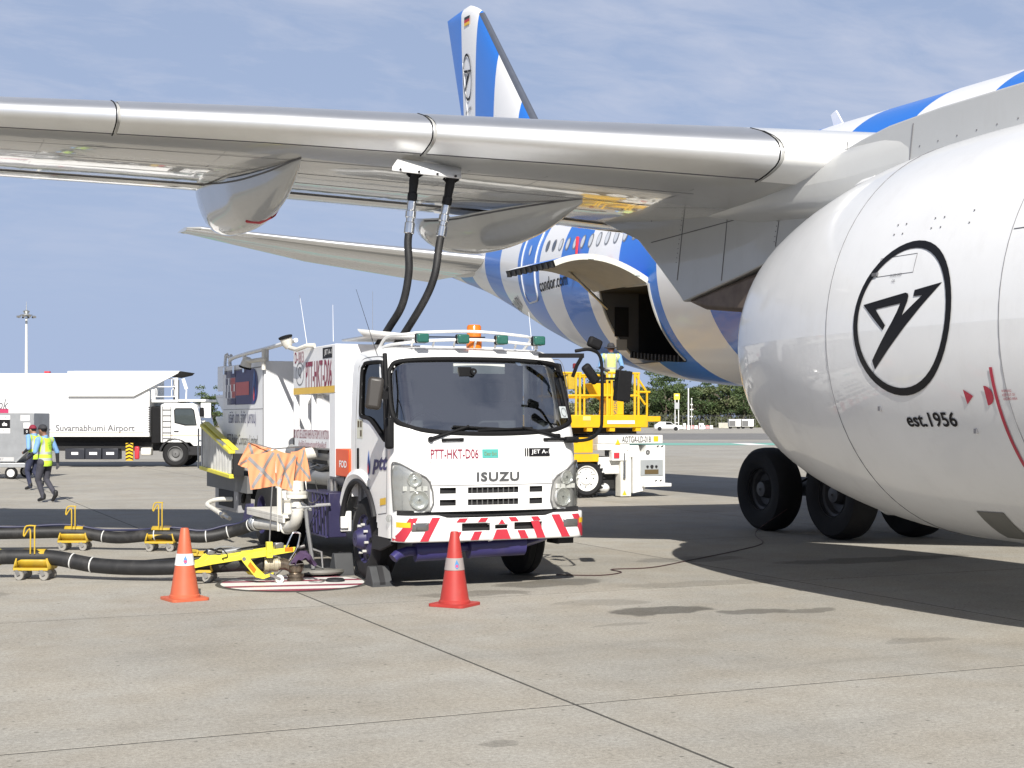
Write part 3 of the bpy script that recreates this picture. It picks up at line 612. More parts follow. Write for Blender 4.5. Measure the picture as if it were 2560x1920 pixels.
def pyf(y, a):
    s = sin(pi*min(1, max(0, (y-11.0)/6.6)))**1.3; w_ = .2+.4*s; zt = interp(y, [11, 12.5, 13.2, 14, 17.6], [4.86, 4.93, 4.88, 4.84, 4.84]); zb = interp(y, [11, 13, 15, 17.6], [4.3, 4.05, 4.2, 4.6]); c_, s_ = cos(a), sin(a)
    return (10.23-w_*(abs(c_)**.7)*(1 if c_ > 0 else -1), y, lerp(zb, zt, .5+.5*(abs(s_)**.7)*(1 if s_ > 0 else -1)))
MB().grid(pyf, [11.0+6.6*k/24 for k in range(25)], [2*pi*k/28 for k in range(29)]).build('pylon_fillet', PYLG, pyl, 60)
m = MB()
for k in range(26): m.cbox((9.858, 10.6+k*.28, 4.67-.004*k), (.006, .012, .012))
for k in range(12): m.cbox((9.858, 14.45+.016*k, 4.62-k*.06), (.006, .011, .011))
for k in range(12): m.cbox((9.858, 16.75+.016*k, 4.6-k*.06), (.006, .011, .011))
m.build('fasteners', LINE, pyl)
# engine
AX, AZ = 10.235, 2.648
NP = [(7.3, 1.5), (7.34, 1.6), (7.45, 1.7), (7.75, 1.81), (8.3, 1.905), (9.34, 1.965), (10.39, 1.988), (11.33, 1.965), (12.17, 1.875), (12.9, 1.73), (13.4, 1.585), (13.72, 1.46), (13.94, 1.325)]
NY = [p[0] for p in NP]; NR = [p[1] for p in NP]
def npt(y, th, off=0, mir=False):
    r = cat(y, NY, NR)+off; x = AX-r*cos(th)
    return ((2*T0-x) if mir else x, y, AZ+r*sin(th))
yy = [7.3, 7.32, 7.34, 7.4, 7.5, 7.65, 7.8]+[8+.2*k for k in range(28)]+[13.5, 13.6, 13.7, 13.8, 13.88, 13.94]
def engine(mir):
    nac = MB().grid(lambda y, t: npt(y, t, 0, mir), yy, [2*pi*k/72 for k in range(73)]).build('engine_nacelle', NACW, plane, 60)
    ax = (2*T0-AX) if mir else AX
    lipm = MB().lathe((ax, 0, AZ), (0, 1, 0), [(1.5, 7.3), (1.42, 7.36), (1.38, 7.6), (1.42, 8.6), (1.44, 9.0), (.1, 9.02)], 60).build('inlet', LEM, nac, 50)
    MB().lathe((ax, 0, AZ), (0, 1, 0), [(.02, 8.5), (.2, 8.7), (.34, 9.0)], 30).build('spinner', DARK, nac)
    fb = MB()
    for k in range(20):
        a = 2*pi*k/20; c_, s_ = cos(a), sin(a); c2, s2 = cos(a+.22), sin(a+.22)
        fb.add([(ax+.34*c_, 8.85, AZ+.34*s_), (ax+1.4*c_, 8.75, AZ+1.4*s_), (ax+1.4*c2, 8.98, AZ+1.4*s2), (ax+.34*c2, 9.0, AZ+.34*s2)], [(0, 1, 2, 3)])
    fb.build('fan_blades', STEEL, nac)
    MB().lathe((ax, 0, AZ), (0, 1, 0), [(1.325, 13.94), (1.28, 13.9), (1.2, 13.0), (.95, 12.9), (.9, 13.9), (.72, 14.7), (.55, 15.15), (.5, 15.1), (.42, 14.9), (.2, 15.5), (.02, 15.75)], 48).build('exhaust_nozzle', EXH, nac, 50)
    return nac
nac = engine(False)
m = MB()
for y in (11.42, 9.12): m.tube([npt(y, 2*pi*k/96, .001) for k in range(96)], .0035, 4, closed=True)
m.tube([npt(lerp(7.6, 9.1, k/8), rad(22), .001) for k in range(9)], .004, 4)
for y0, y1, a0, a1 in ((10.2, 10.7, 14, 19),):
    q = [(y0, a0), (y1, a0), (y1, a1), (y0, a1), (y0, a0)]
    m.tube([npt(lerp(q[i][0], q[i+1][0], k/4), rad(lerp(q[i][1], q[i+1][1], k/4)), .0005) for i in range(4) for k in range(4)], .0025, 4, closed=True)
m.build('cowl_seam', LINE, nac)
nf = lambda yc, zc: (lambda u, v: npt(yc-u, math.asin((zc-AZ)/1.98)+v/1.985, .006))
emblem(nac, lambda u, v: nf(10.31, 2.74)(u*.95, v*1.0+.05*u), .69, .07, .05)
decal('lettering', text2d('est.1956', .64, .14, .02), nf(10.1, 1.85), INK, nac, ml=.08)
WARN = mat('red warning paint', (.42, .03, .06), .4)
decal('warning_line', ([(a, b) for b in [-.9+.05*k for k in range(25)] for a in (0, .034)], [(2*k, 2*k+1, 2*k+3, 2*k+2) for k in range(24)]), nf(9.26, 1.98), WARN, nac)
decal('warning_mark', poly2d([(-.1, .06), (.0, .0), (-.02, .03), (-.02, -.03), (0, 0), (-.09, -.07)]), nf(9.5, 2.04), WARN, nac)
decal('warning_mark', poly2d(arc(-.01, 0, .085, -90, 90, 10)), nf(9.35, 2.04), WARN, nac)
decal('small_print', text2d('WARNING\nKEEP OUT OF\nHAZARD AREA', .15, .09), nf(9.1, 2.04), WARN, nac)
decal('small_print', text2d('OIL LEVEL CHECK', .16, .025), nf(10.42, 3.12), INKG, nac)
decal('small_print', text2d('OIL', .05, .025), nf(10.44, 3.07), INKG, nac)
decal('drain_panel', rect2d(.34, .3), lambda u, v: npt(10.2-u-.6*v, rad(-63)+v, .006), mat('drain panel grey', (.14, .14, .13), .5), nac, ml=.1)
m = MB()
for dy, dz in ((0, 0), (.12, .005), (0, .1), (.12, .105), (.5, 0), (.62, .005), (.5, .1), (.62, .105), (-.35, 0), (-.35, .12)):
    p = nf(10.0, 3.5)(-dy, dz); m.cbox(p, (.006, .011, .011))
m.cbox(nf(10.74, 1.95)(0, 0), (.02, .03, .04)); m.cbox(nf(9.6, 1.75)(0, 0), (.02, .03, .04)); m.cbox(nf(10.72, 3.15)(0, 0), (.03, .07, .03))
m.build('fasteners', LINE, nac)
MB().prism([(11.9, .86), (13.3, 1.18), (13.3, 1.08), (12.6, .83)], 9.9, 10.5, 0).build('keel_strip', PYLG, nac, bev=.03)
MB().tube([npt(12.6, rad(75), .03), npt(13.0, rad(76), .06), npt(13.5, rad(78), .1)], [.02, .07, .05], 8).build('vent_scoop', NACW, nac)
for mir in (True,):
    wing_mesh(True).build('wing', WINGG, plane, 50); engine(True)
    MB().prism(PY, 2*T0-10.6, 2*T0-9.86, 0).build('engine_pylon', PYLG, plane, 40, bev=.24, seg=5)
# horizontal tail
def stab(mir):
    S = [(18.9, 43.0, 6.95, 48.6, 6.95, .10), (18.2, 43.5, 7.05, 48.5, 6.95, .1), (14, 46.1, 7.62, 49.7, 7.55, .095), (10.1, 48.4, 8.18, 50.5, 8.22, .09), (9.75, 49.0, 8.24, 50.7, 8.27, .07)]
    m = MB(); ring = [(FX[k], 1) for k in range(20, -1, -1)]+[(FX[k], -1) for k in range(1, 20)]; n = len(ring)
    for x, le, zl, te, zt, t in S:
        c = te-le
        for s, u in ring: m.v.append(((2*T0-x) if mir else x, le+s*c, lerp(zl, zt, s)+u*5*(.2969*sqrt(s)-.126*s-.3516*s*s+.2843*s**3-.1015*s**4)*t*c-(max(0, s-.68)*c*.16 if 10.2 < x < 18.5 else 0)))
    m.f = [(j*n+k, j*n+(k+1) % n, (j+1)*n+(k+1) % n, (j+1)*n+k) for j in range(len(S)-1) for k in range(n)]+[tuple(range((len(S)-1)*n, len(S)*n))]
    st = m.build('tailplane', WINGG, plane, 50)
    le = MB()
    for x, l, zl, te, zt, t in S[1:4]:
        c = te-l
        for s, u in ((.05, -1), (.02, -1), (.005, -1), (0, 1), (.005, 1), (.02, 1), (.06, 1)): le.v.append(((2*T0-x) if mir else x, l+s*c-.012, lerp(zl, zt, s)+u*(5*.2969*sqrt(s)*t*c*.93+.006)))
    le.f = [(j*7+k, j*7+k+1, (j+1)*7+k+1, (j+1)*7+k) for j in range(2) for k in range(6)]; le.build('leading_edge', LEM, st, 60)
    return st
stab(False); stab(True)
MB().ell((T0-1.0, 45.0, 7.05), (.25, 2.6, .42), 20, 14).build('tailplane_fairing', PYLG, plane, 60)
# main landing gear
def aero_wheel(x, y, out):
    tyre = MB().lathe((x, y, .69), (out, 0, 0), [(.33, -.2), (.5, -.235), (.62, -.23), (.675, -.17), (.69, -.08), (.69, .08), (.675, .17), (.62, .23), (.5, .235), (.36, .2), (.33, .17)], 44).build('wheel', TYRE, plane)
    MB().lathe((x, y, .69), (out, 0, 0), [(.345, .2), (.34, .12), (.3, .1), (.27, .03), (.16, .02), (.14, .1), (.12, .17), (.02, .18)], 36).build('wheel_rim', mat('wheel rim', (.07, .07, .075), .45, .3) if 'wheel rim' not in bpy.data.materials else bpy.data.materials['wheel rim'], tyre)
    return tyre
for mir in (1, -1):
    f = lambda x: x if mir == 1 else 2*T0-x
    for y in (20.5, 18.52):
        aero_wheel(f(13.72), y, -mir); aero_wheel(f(15.1), y, mir)
        MB().cyl((f(13.6), y, .69), (f(15.2), y, .69), .09).build('axle', STEEL, plane)
    g = MB().cyl((f(14.41), 18.3, .72), (f(14.41), 20.7, .72), .16).cyl((f(14.41), 19.5, .7), (f(14.41), 19.5, 4.6), .19).cyl((f(14.41), 19.5, 2.2), (f(16.6), 19.0, 4.0), .09).cyl((f(14.41), 18.7, .9), (f(14.41), 19.3, 2.0), .05)
    g.build('landing_gear_leg', GREYP, plane)
    MB().prism([(18.4, 1.6), (20.4, 1.5), (20.5, 4.2), (18.3, 4.2)], f(13.95), f(13.99), 0).build('gear_door', WINGG, plane, bev=.01)
    m = MB().tube([(f(14.2), 19.6, 1.2), (f(14.1), 19.9, .9), (f(14.2), 20.3, .8)], .02, 6); m.build('brake_hose', BLACK, plane)
ngx = T0
for d in (-.33, .33):
    MB().lathe((ngx+d, -5.8, .53), (1, 0, 0), [(.25, -.16), (.45, -.18), (.53, -.1), (.53, .1), (.45, .18), (.25, .16)], 30).build('wheel', TYRE, plane)
MB().cyl((ngx, -5.8, .5), (ngx, -5.8, 3.2), .11).cyl((ngx-.33, -5.8, .53), (ngx+.33, -5.8, .53), .06).build('nose_gear_leg', GREYP, plane)
# ------------------------------------------------------------------ refuelling truck
tk = thing('fuel_truck', 'white hydrant refuelling truck with red and white striped bumper under the wing', 'truck', (6.26, 18, 0))
TX = 6.26
def cw(z): return interp(z, [.5, 1.5, 1.75, 2.35, 2.5, 2.58, 2.635, 2.66, 2.672], [1.105, 1.11, 1.11, 1.09, 1.07, 1.035, .97, .88, .7])
def cf(z): return interp(z, [.5, .85, 1.25, 1.55, 1.68, 1.8, 2.0, 2.3, 2.48, 2.56, 2.61, 2.645, 2.665, 2.672], [14.72, 14.70, 14.69, 14.71, 14.74, 14.79, 14.88, 15.02, 15.10, 15.15, 15.21, 15.30, 15.45, 15.6])
CR = .24
def front_y(x, z):
    w = cw(z); a = min(1, abs(x-TX)/w); c = CR/w; y = cf(z)+.07*a*a
    if a > 1-c: y += CR*(1-sqrt(max(0, 1-((a-1+c)/c)**2)))
    return y
REAR = 16.33
# perimeter parameter: k in columns
def cab_cols(xs_front, n_side=26):
    cols = [('R', lerp(0, 1, k/n_side)) for k in range(n_side)]
    cols += [('F', x) for x in xs_front]
    cols += [('L', lerp(1, 0, k/n_side)) for k in range(1, n_side+1)]
    return cols
def cab_pt(c, z, off=0):
    w = cw(z)+off
    if c[0] == 'F':
        a = c[1]; x = TX+a*w; wz = cw(z); aa = abs(a); y = cf(z)+.07*aa*aa; cc = CR/wz
        if aa > 1-cc: y += CR*(1-sqrt(max(0, 1-((aa-1+cc)/cc)**2)))
        return (x, y-off*(1 if aa < .97 else .3), z)
    ye = cf(z)+.07+CR
    y = lerp(REAR, ye, c[1]); return (TX-w if c[0] == 'R' else TX+w, y, z)
WSC = [(-.955, 1.86), (-.90, 1.80), (-.72, 1.735), (-.4, 1.70), (0, 1.69), (.4, 1.70), (.72, 1.735), (.90, 1.80), (.955, 1.86), (.965, 2.0), (.955, 2.3), (.93, 2.42), (.86, 2.485), (.5, 2.515), (0, 2.522), (-.5, 2.515), (-.86, 2.485), (-.93, 2.42), (-.955, 2.3), (-.965, 2.0)]
SWC = [(15.98, 1.93), (15.93, 1.88), (15.6, 1.84), (15.15, 1.64), (15.08, 1.63), (15.075, 1.7), (15.14, 2.1), (15.26, 2.42), (15.32, 2.48), (15.85, 2.49), (15.93, 2.46), (15.98, 2.38)]
GR = []
for z0, z1 in ((1.045, 1.11), (.915, .98)):
    GR += [(-.56, -.395, z0, z1), (-.27, .27, z0, z1), (.395, .54, z0, z1)]
WY = 16.02
xsf = sorted(set([-1, -.995, -.98, -.955, -.925, -.9]+[-.88+.04*k for k in range(45)]+[.9, .925, .955, .98, .995, 1]+[g[0] for g in GR]+[g[1] for g in GR]))
zs = sorted(set([.56+.03*k for k in range(63)]+[2.46, 2.49, 2.52, 2.55, 2.58, 2.6, 2.62, 2.635, 2.648, 2.66, 2.668, 2.672]+[.85]+[g[2] for g in GR]+[g[3] for g in GR])); zs = [z for z in zs if z <= 2.672]
cols = cab_cols(xsf, 44)
def cab_keep(i, z):
    c0, c1 = cols[int(i)], cols[min(int(i)+1, len(cols)-1)]
    if c0[0] == 'F' and c1[0] == 'F':
        a = (c0[1]+c1[1])/2
        if z < .85 and abs(a) < .955: return False
        if inside((a, z), WSC): return False
        for g in GR:
            if g[0] < a < g[1] and g[2] < z < g[3]: return False
        return True
    k = c0 if c0[0] != 'F' else c1
    p = cab_pt(k, z); 
    if inside((p[1], z), SWC): return False
    if hypot(p[1]-WY, (z-.48)*.98) < .66: return False
    if p[1] > 15.9 and z < .9: return False
    return True
cab = MB().grid(lambda i, z: cab_pt(cols[int(i)], z), list(range(len(cols))), zs, lambda i, z: cab_keep(i, z))
cab.add([cab_pt(c, 2.672) for c in cols], [tuple(range(len(cols)))])
cab.add([(TX-1.1, REAR, .95), (TX+1.1, REAR, .95), (TX+1.03, REAR, 2.5), (TX+.85, REAR, 2.66), (TX-.85, REAR, 2.66), (TX-1.03, REAR, 2.5)], [(0, 1, 2, 3, 4, 5)])
cabo = cab.build('cab', WHITE, tk, 32)
# dark inside of the cab with seats, dash and wheel
inn = MB(); inn.box((TX-1.0, 14.95, .9), (TX+1.0, 16.25, 1.2)); inn.box((TX-1.03, 16.2, .9), (TX+1.03, 16.3, 2.5)); inn.build('cab_interior', mat('grey cab trim', (.16, .16, .165), .7), cabo)
MB().prism([(14.86, 1.2), (15.2, 1.2), (15.2, 1.66), (15.05, 1.74), (14.9, 1.66)], TX-1.02, TX+1.02, 0).build('dashboard', PLASTIC, cabo, bev=.02)
SEAT = mat('grey seat cloth', (.3, .3, .31), .8)
for xx in (TX-.58, TX+.6): MB().box((xx-.25, 15.6, 1.2), (xx+.25, 16.1, 1.45)).box((xx-.24, 15.95, 1.4), (xx+.24, 16.1, 2.05)).box((xx-.13, 15.97, 2.07), (xx+.13, 16.08, 2.28)).build('seat', SEAT, cabo, bev=.04)
MB().tube([(TX-.58+.21*cos(a), 15.3-.08*sin(a)*1, 1.74+.19*sin(a)) for a in [2*pi*k/24 for k in range(24)]], .018, 8, closed=True).cyl((TX-.58, 15.3, 1.74), (TX-.58, 15.15, 1.6), .04).build('steering_wheel', BLACK, cabo)
MB().lathe((TX+.66, 15.0, 1.96), (0, -1, .1), [(.02, .03), (.07, .035), (.1, .02), (.105, -.02), (.09, -.05), (.02, -.06)], 24).build('cab_fan', BLACK, cabo)
MB().box((TX-.31, 15.1, 2.36), (TX+.31, 15.125, 2.47)).build('sun_visor', mat('pale visor', (.5, .52, .5), .6), cabo)
MB().box((TX-.26, 15.04, 2.33), (TX-.12, 15.1, 2.43)).lathe((TX-.10, 15.04, 2.38), (0, -1, 0), [(.01, .03), (.035, .03), (.04, 0)], 14).build('dash_camera', BLACK, cabo)
wsg = MB().grid(lambda a, z: cab_pt(('F', a), z, -.012), [-.985+.04*k for k in range(50)], [1.66+.03*k for k in range(30)], lambda a, z: inside((a, z), grow(WSC, .03))).build('windscreen', GLASS, cabo)
MB().tube(smooth_path([cab_pt(('F', a), z, .002) for a, z in WSC+WSC[:1]], 4)[:-1], .026, 8, closed=True).build('windscreen_seal', BLACK, wsg)
decal('sticker', rect2d(.11, .13), lambda u, v: cab_pt(('F', .87+u/1.1), 1.93+v, .002), mat('pale sticker', (.5, .55, .56), .4), wsg)
decal('sticker_ring', ring2d(0, 0, .042, .05, .006, 24), lambda u, v: cab_pt(('F', .87+u/1.1), 1.93+v, .004), INKG, wsg)
for sgn, nm in ((-1, 'R'), (1, 'L')):
    def sp(y, z, o=0): return (TX+sgn*(cw(z)+o), y, z)
    sg = MB().grid(lambda y, z: sp(y, z, -.012), [15.03+.03*k for k in range(34)], [1.6+.03*k for k in range(31)], lambda y, z: inside((y, z), grow(SWC, .03))).build('side_window', GLASSD, cabo)
    MB().tube(smooth_path([sp(y, z, .003) for y, z in SWC+SWC[:1]], 3)[:-1], .022, 8, closed=True).build('window_seal', BLACK, sg)
    # door seams, handle, wheel arch lip, side lamp
    dsm = MB()
    for path in ([(16.12, 2.45), (16.14, 1.9), (16.14, 1.15)], [(15.06, .83), (15.04, 1.3), (15.04, 1.6), (15.1, 2.2), (15.2, 2.5), (15.4, 2.545), (16.0, 2.545), (16.12, 2.45)], [(15.06, .83), (15.34, .8)]): dsm.tube(smooth_path([sp(y, z, .0005) for y, z in path], 4), .0045, 4)
    dsm.build('door_seam', LINE, cabo)
    MB().tube(smooth_path([sp(WY+.655*cos(rad(a)), .48+.665*sin(rad(a)), .012) for a in range(3, 160, 8)], 2), .035, 8).build('wheel_arch_lip', PLASTIC, cabo)
    MB().box((TX+sgn*1.1-.02, 16.02, 1.27), (TX+sgn*1.1+.02, 16.09, 1.52)).build('door_handle', BLACK, cabo, bev=.012)
    ml = MB().lathe(sp(14.93, .78, 0), (sgn, 0, 0), [(.045, 0), (.045, .03), (.035, .045), (.005, .05)], 4).build('side_lamp', CLEAR, cabo, bev=.01)
    decal('reflector', rect2d(.2, .075), lambda u, v: sp(15.17+u, .95+v-.12*u, .006), REFLY, cabo)
    MB().prism([(15.32, .4), (15.6, .4), (15.55, .56), (15.05, .56), (14.92, .5)], TX+sgn*1.08-.02, TX+sgn*1.08+.02, 0) .build('step_panel', PLASTIC, cabo, bev=.01)
    # flared white fender behind the door
    MB().tube(smooth_path([sp(WY+.74*cos(rad(a)), .48+.74*sin(rad(a)), -.01) for a in range(20, 128, 9)], 2), [.04+.03*sin(pi*k/24) for k in range(25)], 8).build('fender_flare', WHITE, cabo)
# mirrors
MB().cbox((4.83, 14.5, 2.12), (.17, .09, .34), Matrix.Rotation(rad(8), 3, 'Y') @ Matrix.Rotation(rad(-20), 3, 'Z')).build('door_mirror', mat('mirror back', (.032, .028, .025), .45), cabo, bev=.04, seg=3)
MB().cbox((4.9, 14.5, 2.1), (.14, .06, .08)).tube(smooth_path([(4.93, 14.5, 2.13), (4.98, 14.55, 2.19), (5.06, 14.75, 2.2), (5.12, 14.95, 2.2)], 4), .012, 6).tube([(5.14, 15.08, 2.56), (5.12, 14.98, 2.3), (5.13, 14.95, 1.9), (5.13, 14.93, 1.72)], .026, 8).build('mirror_arm', BLACK, cabo)
MB().cbox((5.12, 14.87, 1.70), (.09, .1, .34)).build('lower_mirror', BLACK, cabo, bev=.03)
MB().bar((6.95, 15.02, 2.57), (7.42, 14.8, 2.57), .035, .05).tube([(7.4, 14.8, 2.57), (7.33, 14.8, 2.46), (7.3, 14.85, 2.33)], .022, 6).build('mirror_bracket', BLACK, cabo)
MB().tube(smooth_path([(7.12, 14.42, 2.6), (7.28, 14.4, 2.62), (7.40, 14.4, 2.57), (7.44, 14.4, 2.4), (7.44, 14.4, 1.9), (7.43, 14.42, 1.74), (7.36, 14.5, 1.64), (7.26, 14.62, 1.61), (7.2, 14.78, 1.62)], 6), .019, 8).build('mirror_loop', BLACK, cabo)
MB().cbox((7.70, 14.4, 2.22), (.17, .1, .34), Matrix.Rotation(rad(6), 3, 'Y')).tube([(7.44, 14.4, 2.3), (7.62, 14.4, 2.3)], .015, 6).build('left_mirror', BLACK, cabo, bev=.04, seg=3)
MB().cbox((7.30, 14.4, 2.35), (.11, .08, .25), Matrix.Rotation(rad(-38), 3, 'Y')).build('convex_mirror', BLACK, cabo, bev=.035, seg=3)
MB().cbox((7.35, 14.4, 2.69), (.17, .08, .12), Matrix.Rotation(rad(22), 3, 'Y')).build('kerb_mirror', BLACK, cabo, bev=.03)
MB().cbox((7.22, 14.72, 1.62), (.16, .1, .07)).build('mirror_base', BLACK, cabo, bev=.02)
# grille, lamps, front lettering
def fr_pt(x, z, o=.004): a = (x-TX)/cw(z); return cab_pt(('F', a), z, o)
ff_ = lambda xc, zc, o=.004: (lambda u, v: fr_pt(xc+u, zc+v, o))
for g in GR:
    x0, x1 = TX+g[0]*1.108, TX+g[1]*1.108; zc = (g[2]+g[3])/2
    m = MB().box((x0-.02, front_y(TX+g[0], zc)+.035, g[2]-.02), (x1+.02, front_y(TX+g[0], zc)+.2, g[3]+.02)); gs = m.build('grille_slot', DARK, cabo)
    if x1-x0 > .3:
        b = MB()
        for k in range(9): xx = lerp(x0+.05, x1-.05, k/8); b.box((xx-.004, cf(zc)+.012, g[2]), (xx+.004, cf(zc)+.03, g[3]))
        tag(b.build('grille_bars', GREYP, gs), kind='stuff')
decal('bonnet_seam', poly2d([(-.72, -.003), (.72, -.003), (.72, .003), (-.72, .003)]), ff_(TX-.0, 1.135), LINE, cabo, ml=.1)
for s in (-1, 1): decal('bonnet_seam', poly2d([(-.0025, -.25), (.0025, -.25), (.0025, .22), (-.0025, .22)]), ff_(TX+s*.72, 1.35), LINE, cabo, ml=.1)
BOWL = mat('silver lamp bowl', (.72, .72, .7), .22, .55, var=.12, vs_=30)
LAMPG = mat('lamp housing silver', (.55, .55, .54), .3, .6, var=.1)
for s in (-1, 1):
    P = [(1.075, .87), (.72, .865), (.725, 1.17), (.9, 1.29), (1.065, 1.385), (1.09, 1.3)]
    P = [(TX+s*a*1.0, z) for a, z in P]
    hl = decal('headlamp', poly2d(P), lambda x, z: fr_pt(x, z, .004), LAMPG, cabo, ml=.05)
    for (lx, lz, lr) in ((.85, .98, .1), (.9, 1.2, .075)):
        c = fr_pt(TX+s*lx, lz, .0); nrm = Vector((s*.25, -1, .05))
        MB().lathe(c, nrm, [(.012, .02), (lr*.5, .012), (lr*.85, .018), (lr, .03), (lr*1.06, .022), (lr*1.1, .005)], 24).build('reflector_bowl', BOWL, hl)
        MB().lathe(c, nrm, [(.002, .05), (lr*.7, .045), (lr, .032)], 20).build('bulb_lens', CLEAR, hl)
    b = MB()
    for k in range(4): b.cbox(fr_pt(TX+s*(.78+.07*k), 1.105, .012), (.05, .012, .05))
    b.build('indicator_cells', mat('clear plastic', (.6, .6, .58), .2, coat=.5) if s == -1 else bpy.data.materials['clear plastic'], hl)
    decal('lens_cover', poly2d(grow(P, .0)), lambda x, z: fr_pt(x, z, .055 if abs(x-TX) < 1.0 else .03), CLEAR, hl, ml=.05)
    MB().tube(smooth_path([fr_pt(x, z, .014) for x, z in P+P[:1]], 3)[:-1], .009, 6, closed=True).build('lamp_rim', GREYP, hl)
decal('name_plate', rect2d(.58, .17), ff_(5.815, 1.475, .006), mat('white sticker', (.8, .8, .79), .4), cabo, ml=.1)
decal('lettering', text2d('PTT-HKT-D06', .54, .105, .016), ff_(5.815, 1.475, .013), MAROON, cabo, ml=.1)
decal('green_sticker', rect2d(.19, .095), ff_(6.225, 1.475, .006), mat('teal sticker', (.07, .36, .32), .5), cabo)
decal('lettering', text2d('Clear Exit', .15, .04, .0), ff_(6.225, 1.475, .011), mat('olive lettering', (.2, .22, .1), .5), cabo)
decal('jet_plate', rect2d(.26, .09), ff_(6.82, 1.485, .008), INK, cabo, ml=.03)
decal('lettering', text2d('JET A-1', .225, .056, .008), ff_(6.825, 1.485, .018), WHTXT, cabo, ml=.03)
for k in (0, 1): decal('jet_bar', rect2d(.016, .09), ff_(6.645+.027*k, 1.486, .009), INK, cabo)
decal('badge_lettering', text2d('ISUZU', .5, .1, .03, sp=1.12), ff_(6.31, 1.225, .014), mat('dark chrome badge', (.12, .125, .13), .3, .5), cabo, ml=.1)
for x0, sgn in ((5.66, 1), (6.86, 1)): MB().bar(fr_pt(x0+.02, 1.628, .03), fr_pt(x0+.26, 1.632, .03), .02, .03).cbox(fr_pt(x0+.04, 1.625, .015), (.05, .03, .035)).cbox(fr_pt(x0+.24, 1.63, .015), (.05, .03, .035)).build('grab_handle', BLACK, cabo, bev=.008)
for pv, tip, bl in (((5.56, 1.635), (6.0, 1.775), (5.82, 6.45)), ((7.05, 1.66), (6.62, 1.76), (6.1, 6.75))):
    a = Vector(fr_pt(pv[0], pv[1], .02)); b = Vector(fr_pt(tip[0], tip[1], .035))
    MB().tube([a, b], [.022, .014], 8).cyl(fr_pt(pv[0], pv[1], 0), fr_pt(pv[0], pv[1], .04), .03).build('wiper_arm', BLACK, cabo)
    MB().tube([fr_pt(x, tip[1]-.012+(x-tip[0])*(-.05 if bl[0] < 5.9 else .04), .02) for x in [lerp(bl[0], bl[1], k/8) for k in range(9)]], .012, 6).build('wiper_blade', BLACK, cabo)
# door logo
DROP = [(0, 1)]+[(.42*sin(pi*k/14)**1.0*(1 if k > 6 else 1), 1-2*(k/14)) for k in range(1, 14)]+[(0, -1)]+[(-.42*sin(pi*k/14), 1-2*(k/14)) for k in range(13, 0, -1)]
DROP = [(x*(.62+.5*(-y if y < 0 else -y*.6)), y) for x, y in DROP]
def droplet(parent, fn, h, nm='droplet_logo'):
    o = decal(nm, poly2d([(x*h*1.05, y*h) for x, y in DROP]), lambda u, v: fn(u, v, 0), mat('logo blue', (.03, .14, .5), .4) if 'logo blue' not in bpy.data.materials else bpy.data.materials['logo blue'], parent)
    decal('droplet_middle', poly2d([(x*h*.72, y*h*.78-.16*h) for x, y in DROP]), lambda u, v: fn(u, v, .003), NAVY, o)
    decal('droplet_core', poly2d([(x*h*.5, y*h*.42-.42*h) for x, y in DROP]), lambda u, v: fn(u, v, .006), mat('logo red', (.55, .03, .04), .4) if 'logo red' not in bpy.data.materials else bpy.data.materials['logo red'], o)
    return o
droplet(cabo, lambda u, v, o: (TX-cw(1.4)-.006-o, 15.66-u, 1.36+v-.1*u), .15)
decal('lettering', text2d('ptt', .52, .2, .03, .25), lambda u, v: (TX-cw(1.4)-.006, 15.27-u, 1.34+v+.02*u), NAVY, cabo)
st = decal('hazard_stickers', rect2d(.2, .22), lambda u, v: (TX-cw(1.7)-.003, 15.99-u, 1.74+v), mat('off white sticker', (.6, .6, .5), .5), cabo)
for a, b in ((.04, .055), (-.05, .055), (.04, -.05)): decal('sticker_symbol', rect2d(.06, .07), lambda u, v: (TX-cw(1.7)-.006, 15.98-u-a, 1.74+v+b), mat('brown symbol', (.1, .07, .03), .5) if 'brown symbol' not in bpy.data.materials else bpy.data.materials['brown symbol'], st)
# bumper
def bp_y(a): 
    aa = abs(a); y = 14.56+.05*aa*aa
    if aa > .84: y += .25*(1-sqrt(max(0, 1-((aa-.84)/.16)**2)))
    return y
def bump(a, z, o=0): return (TX+a*(1.125+o*.0), bp_y(a)-o, z)
OPEN = [(-.36, -.06, .645, .74), (-.02, .12, .655, .705), (.14, .50, .65, .745)]
OPEN = [(-.375, -.08, .645, .738), (-.035, .105, .66, .705), (.17, .475, .645, .735)]
au = sorted(set([-1, -.998, -.99, -.975, -.95]+[-.92+.04*k for k in range(47)]+[.95, .975, .99, .998, 1]+[o[0] for o in OPEN]+[o[1] for o in OPEN]))
zu = sorted(set([.535, .545, .57, .6, .63, .76, .79, .812, .822]+[o[2] for o in OPEN]+[o[3] for o in OPEN]))
def bz(a, z):      # the top edge dips towards the middle
    t = max(0, min(1, (abs(a)-.5)/.12)); t = t*t*(3-2*t); return lerp(z-.03*max(0, (z-.7)/.12), z, t)
def bsurf(a, z):
    e = .02 if z in (zu[0], zu[-1]) else (.008 if z in (zu[1], zu[-2]) else 0); x, y, zz2 = bump(a, bz(a, z)); return (x, y+e, zz2)
bmp = MB().grid(bsurf, au, zu, lambda a, z: not any(o[0] < a < o[1] and o[2] < z < o[3] for o in OPEN)).build('bumper', WHITE, tk, 40, solid=.05)
for o in OPEN: MB().box((TX+o[0]*1.125-.03, bp_y(o[0])+.06, o[2]-.03), (TX+o[1]*1.125+.03, bp_y(o[0])+.35, o[3]+.03)).build('bumper_recess', DARK, bmp)
REDS = mat('red reflective tape', (.45, .03, .05), .38, var=.05)
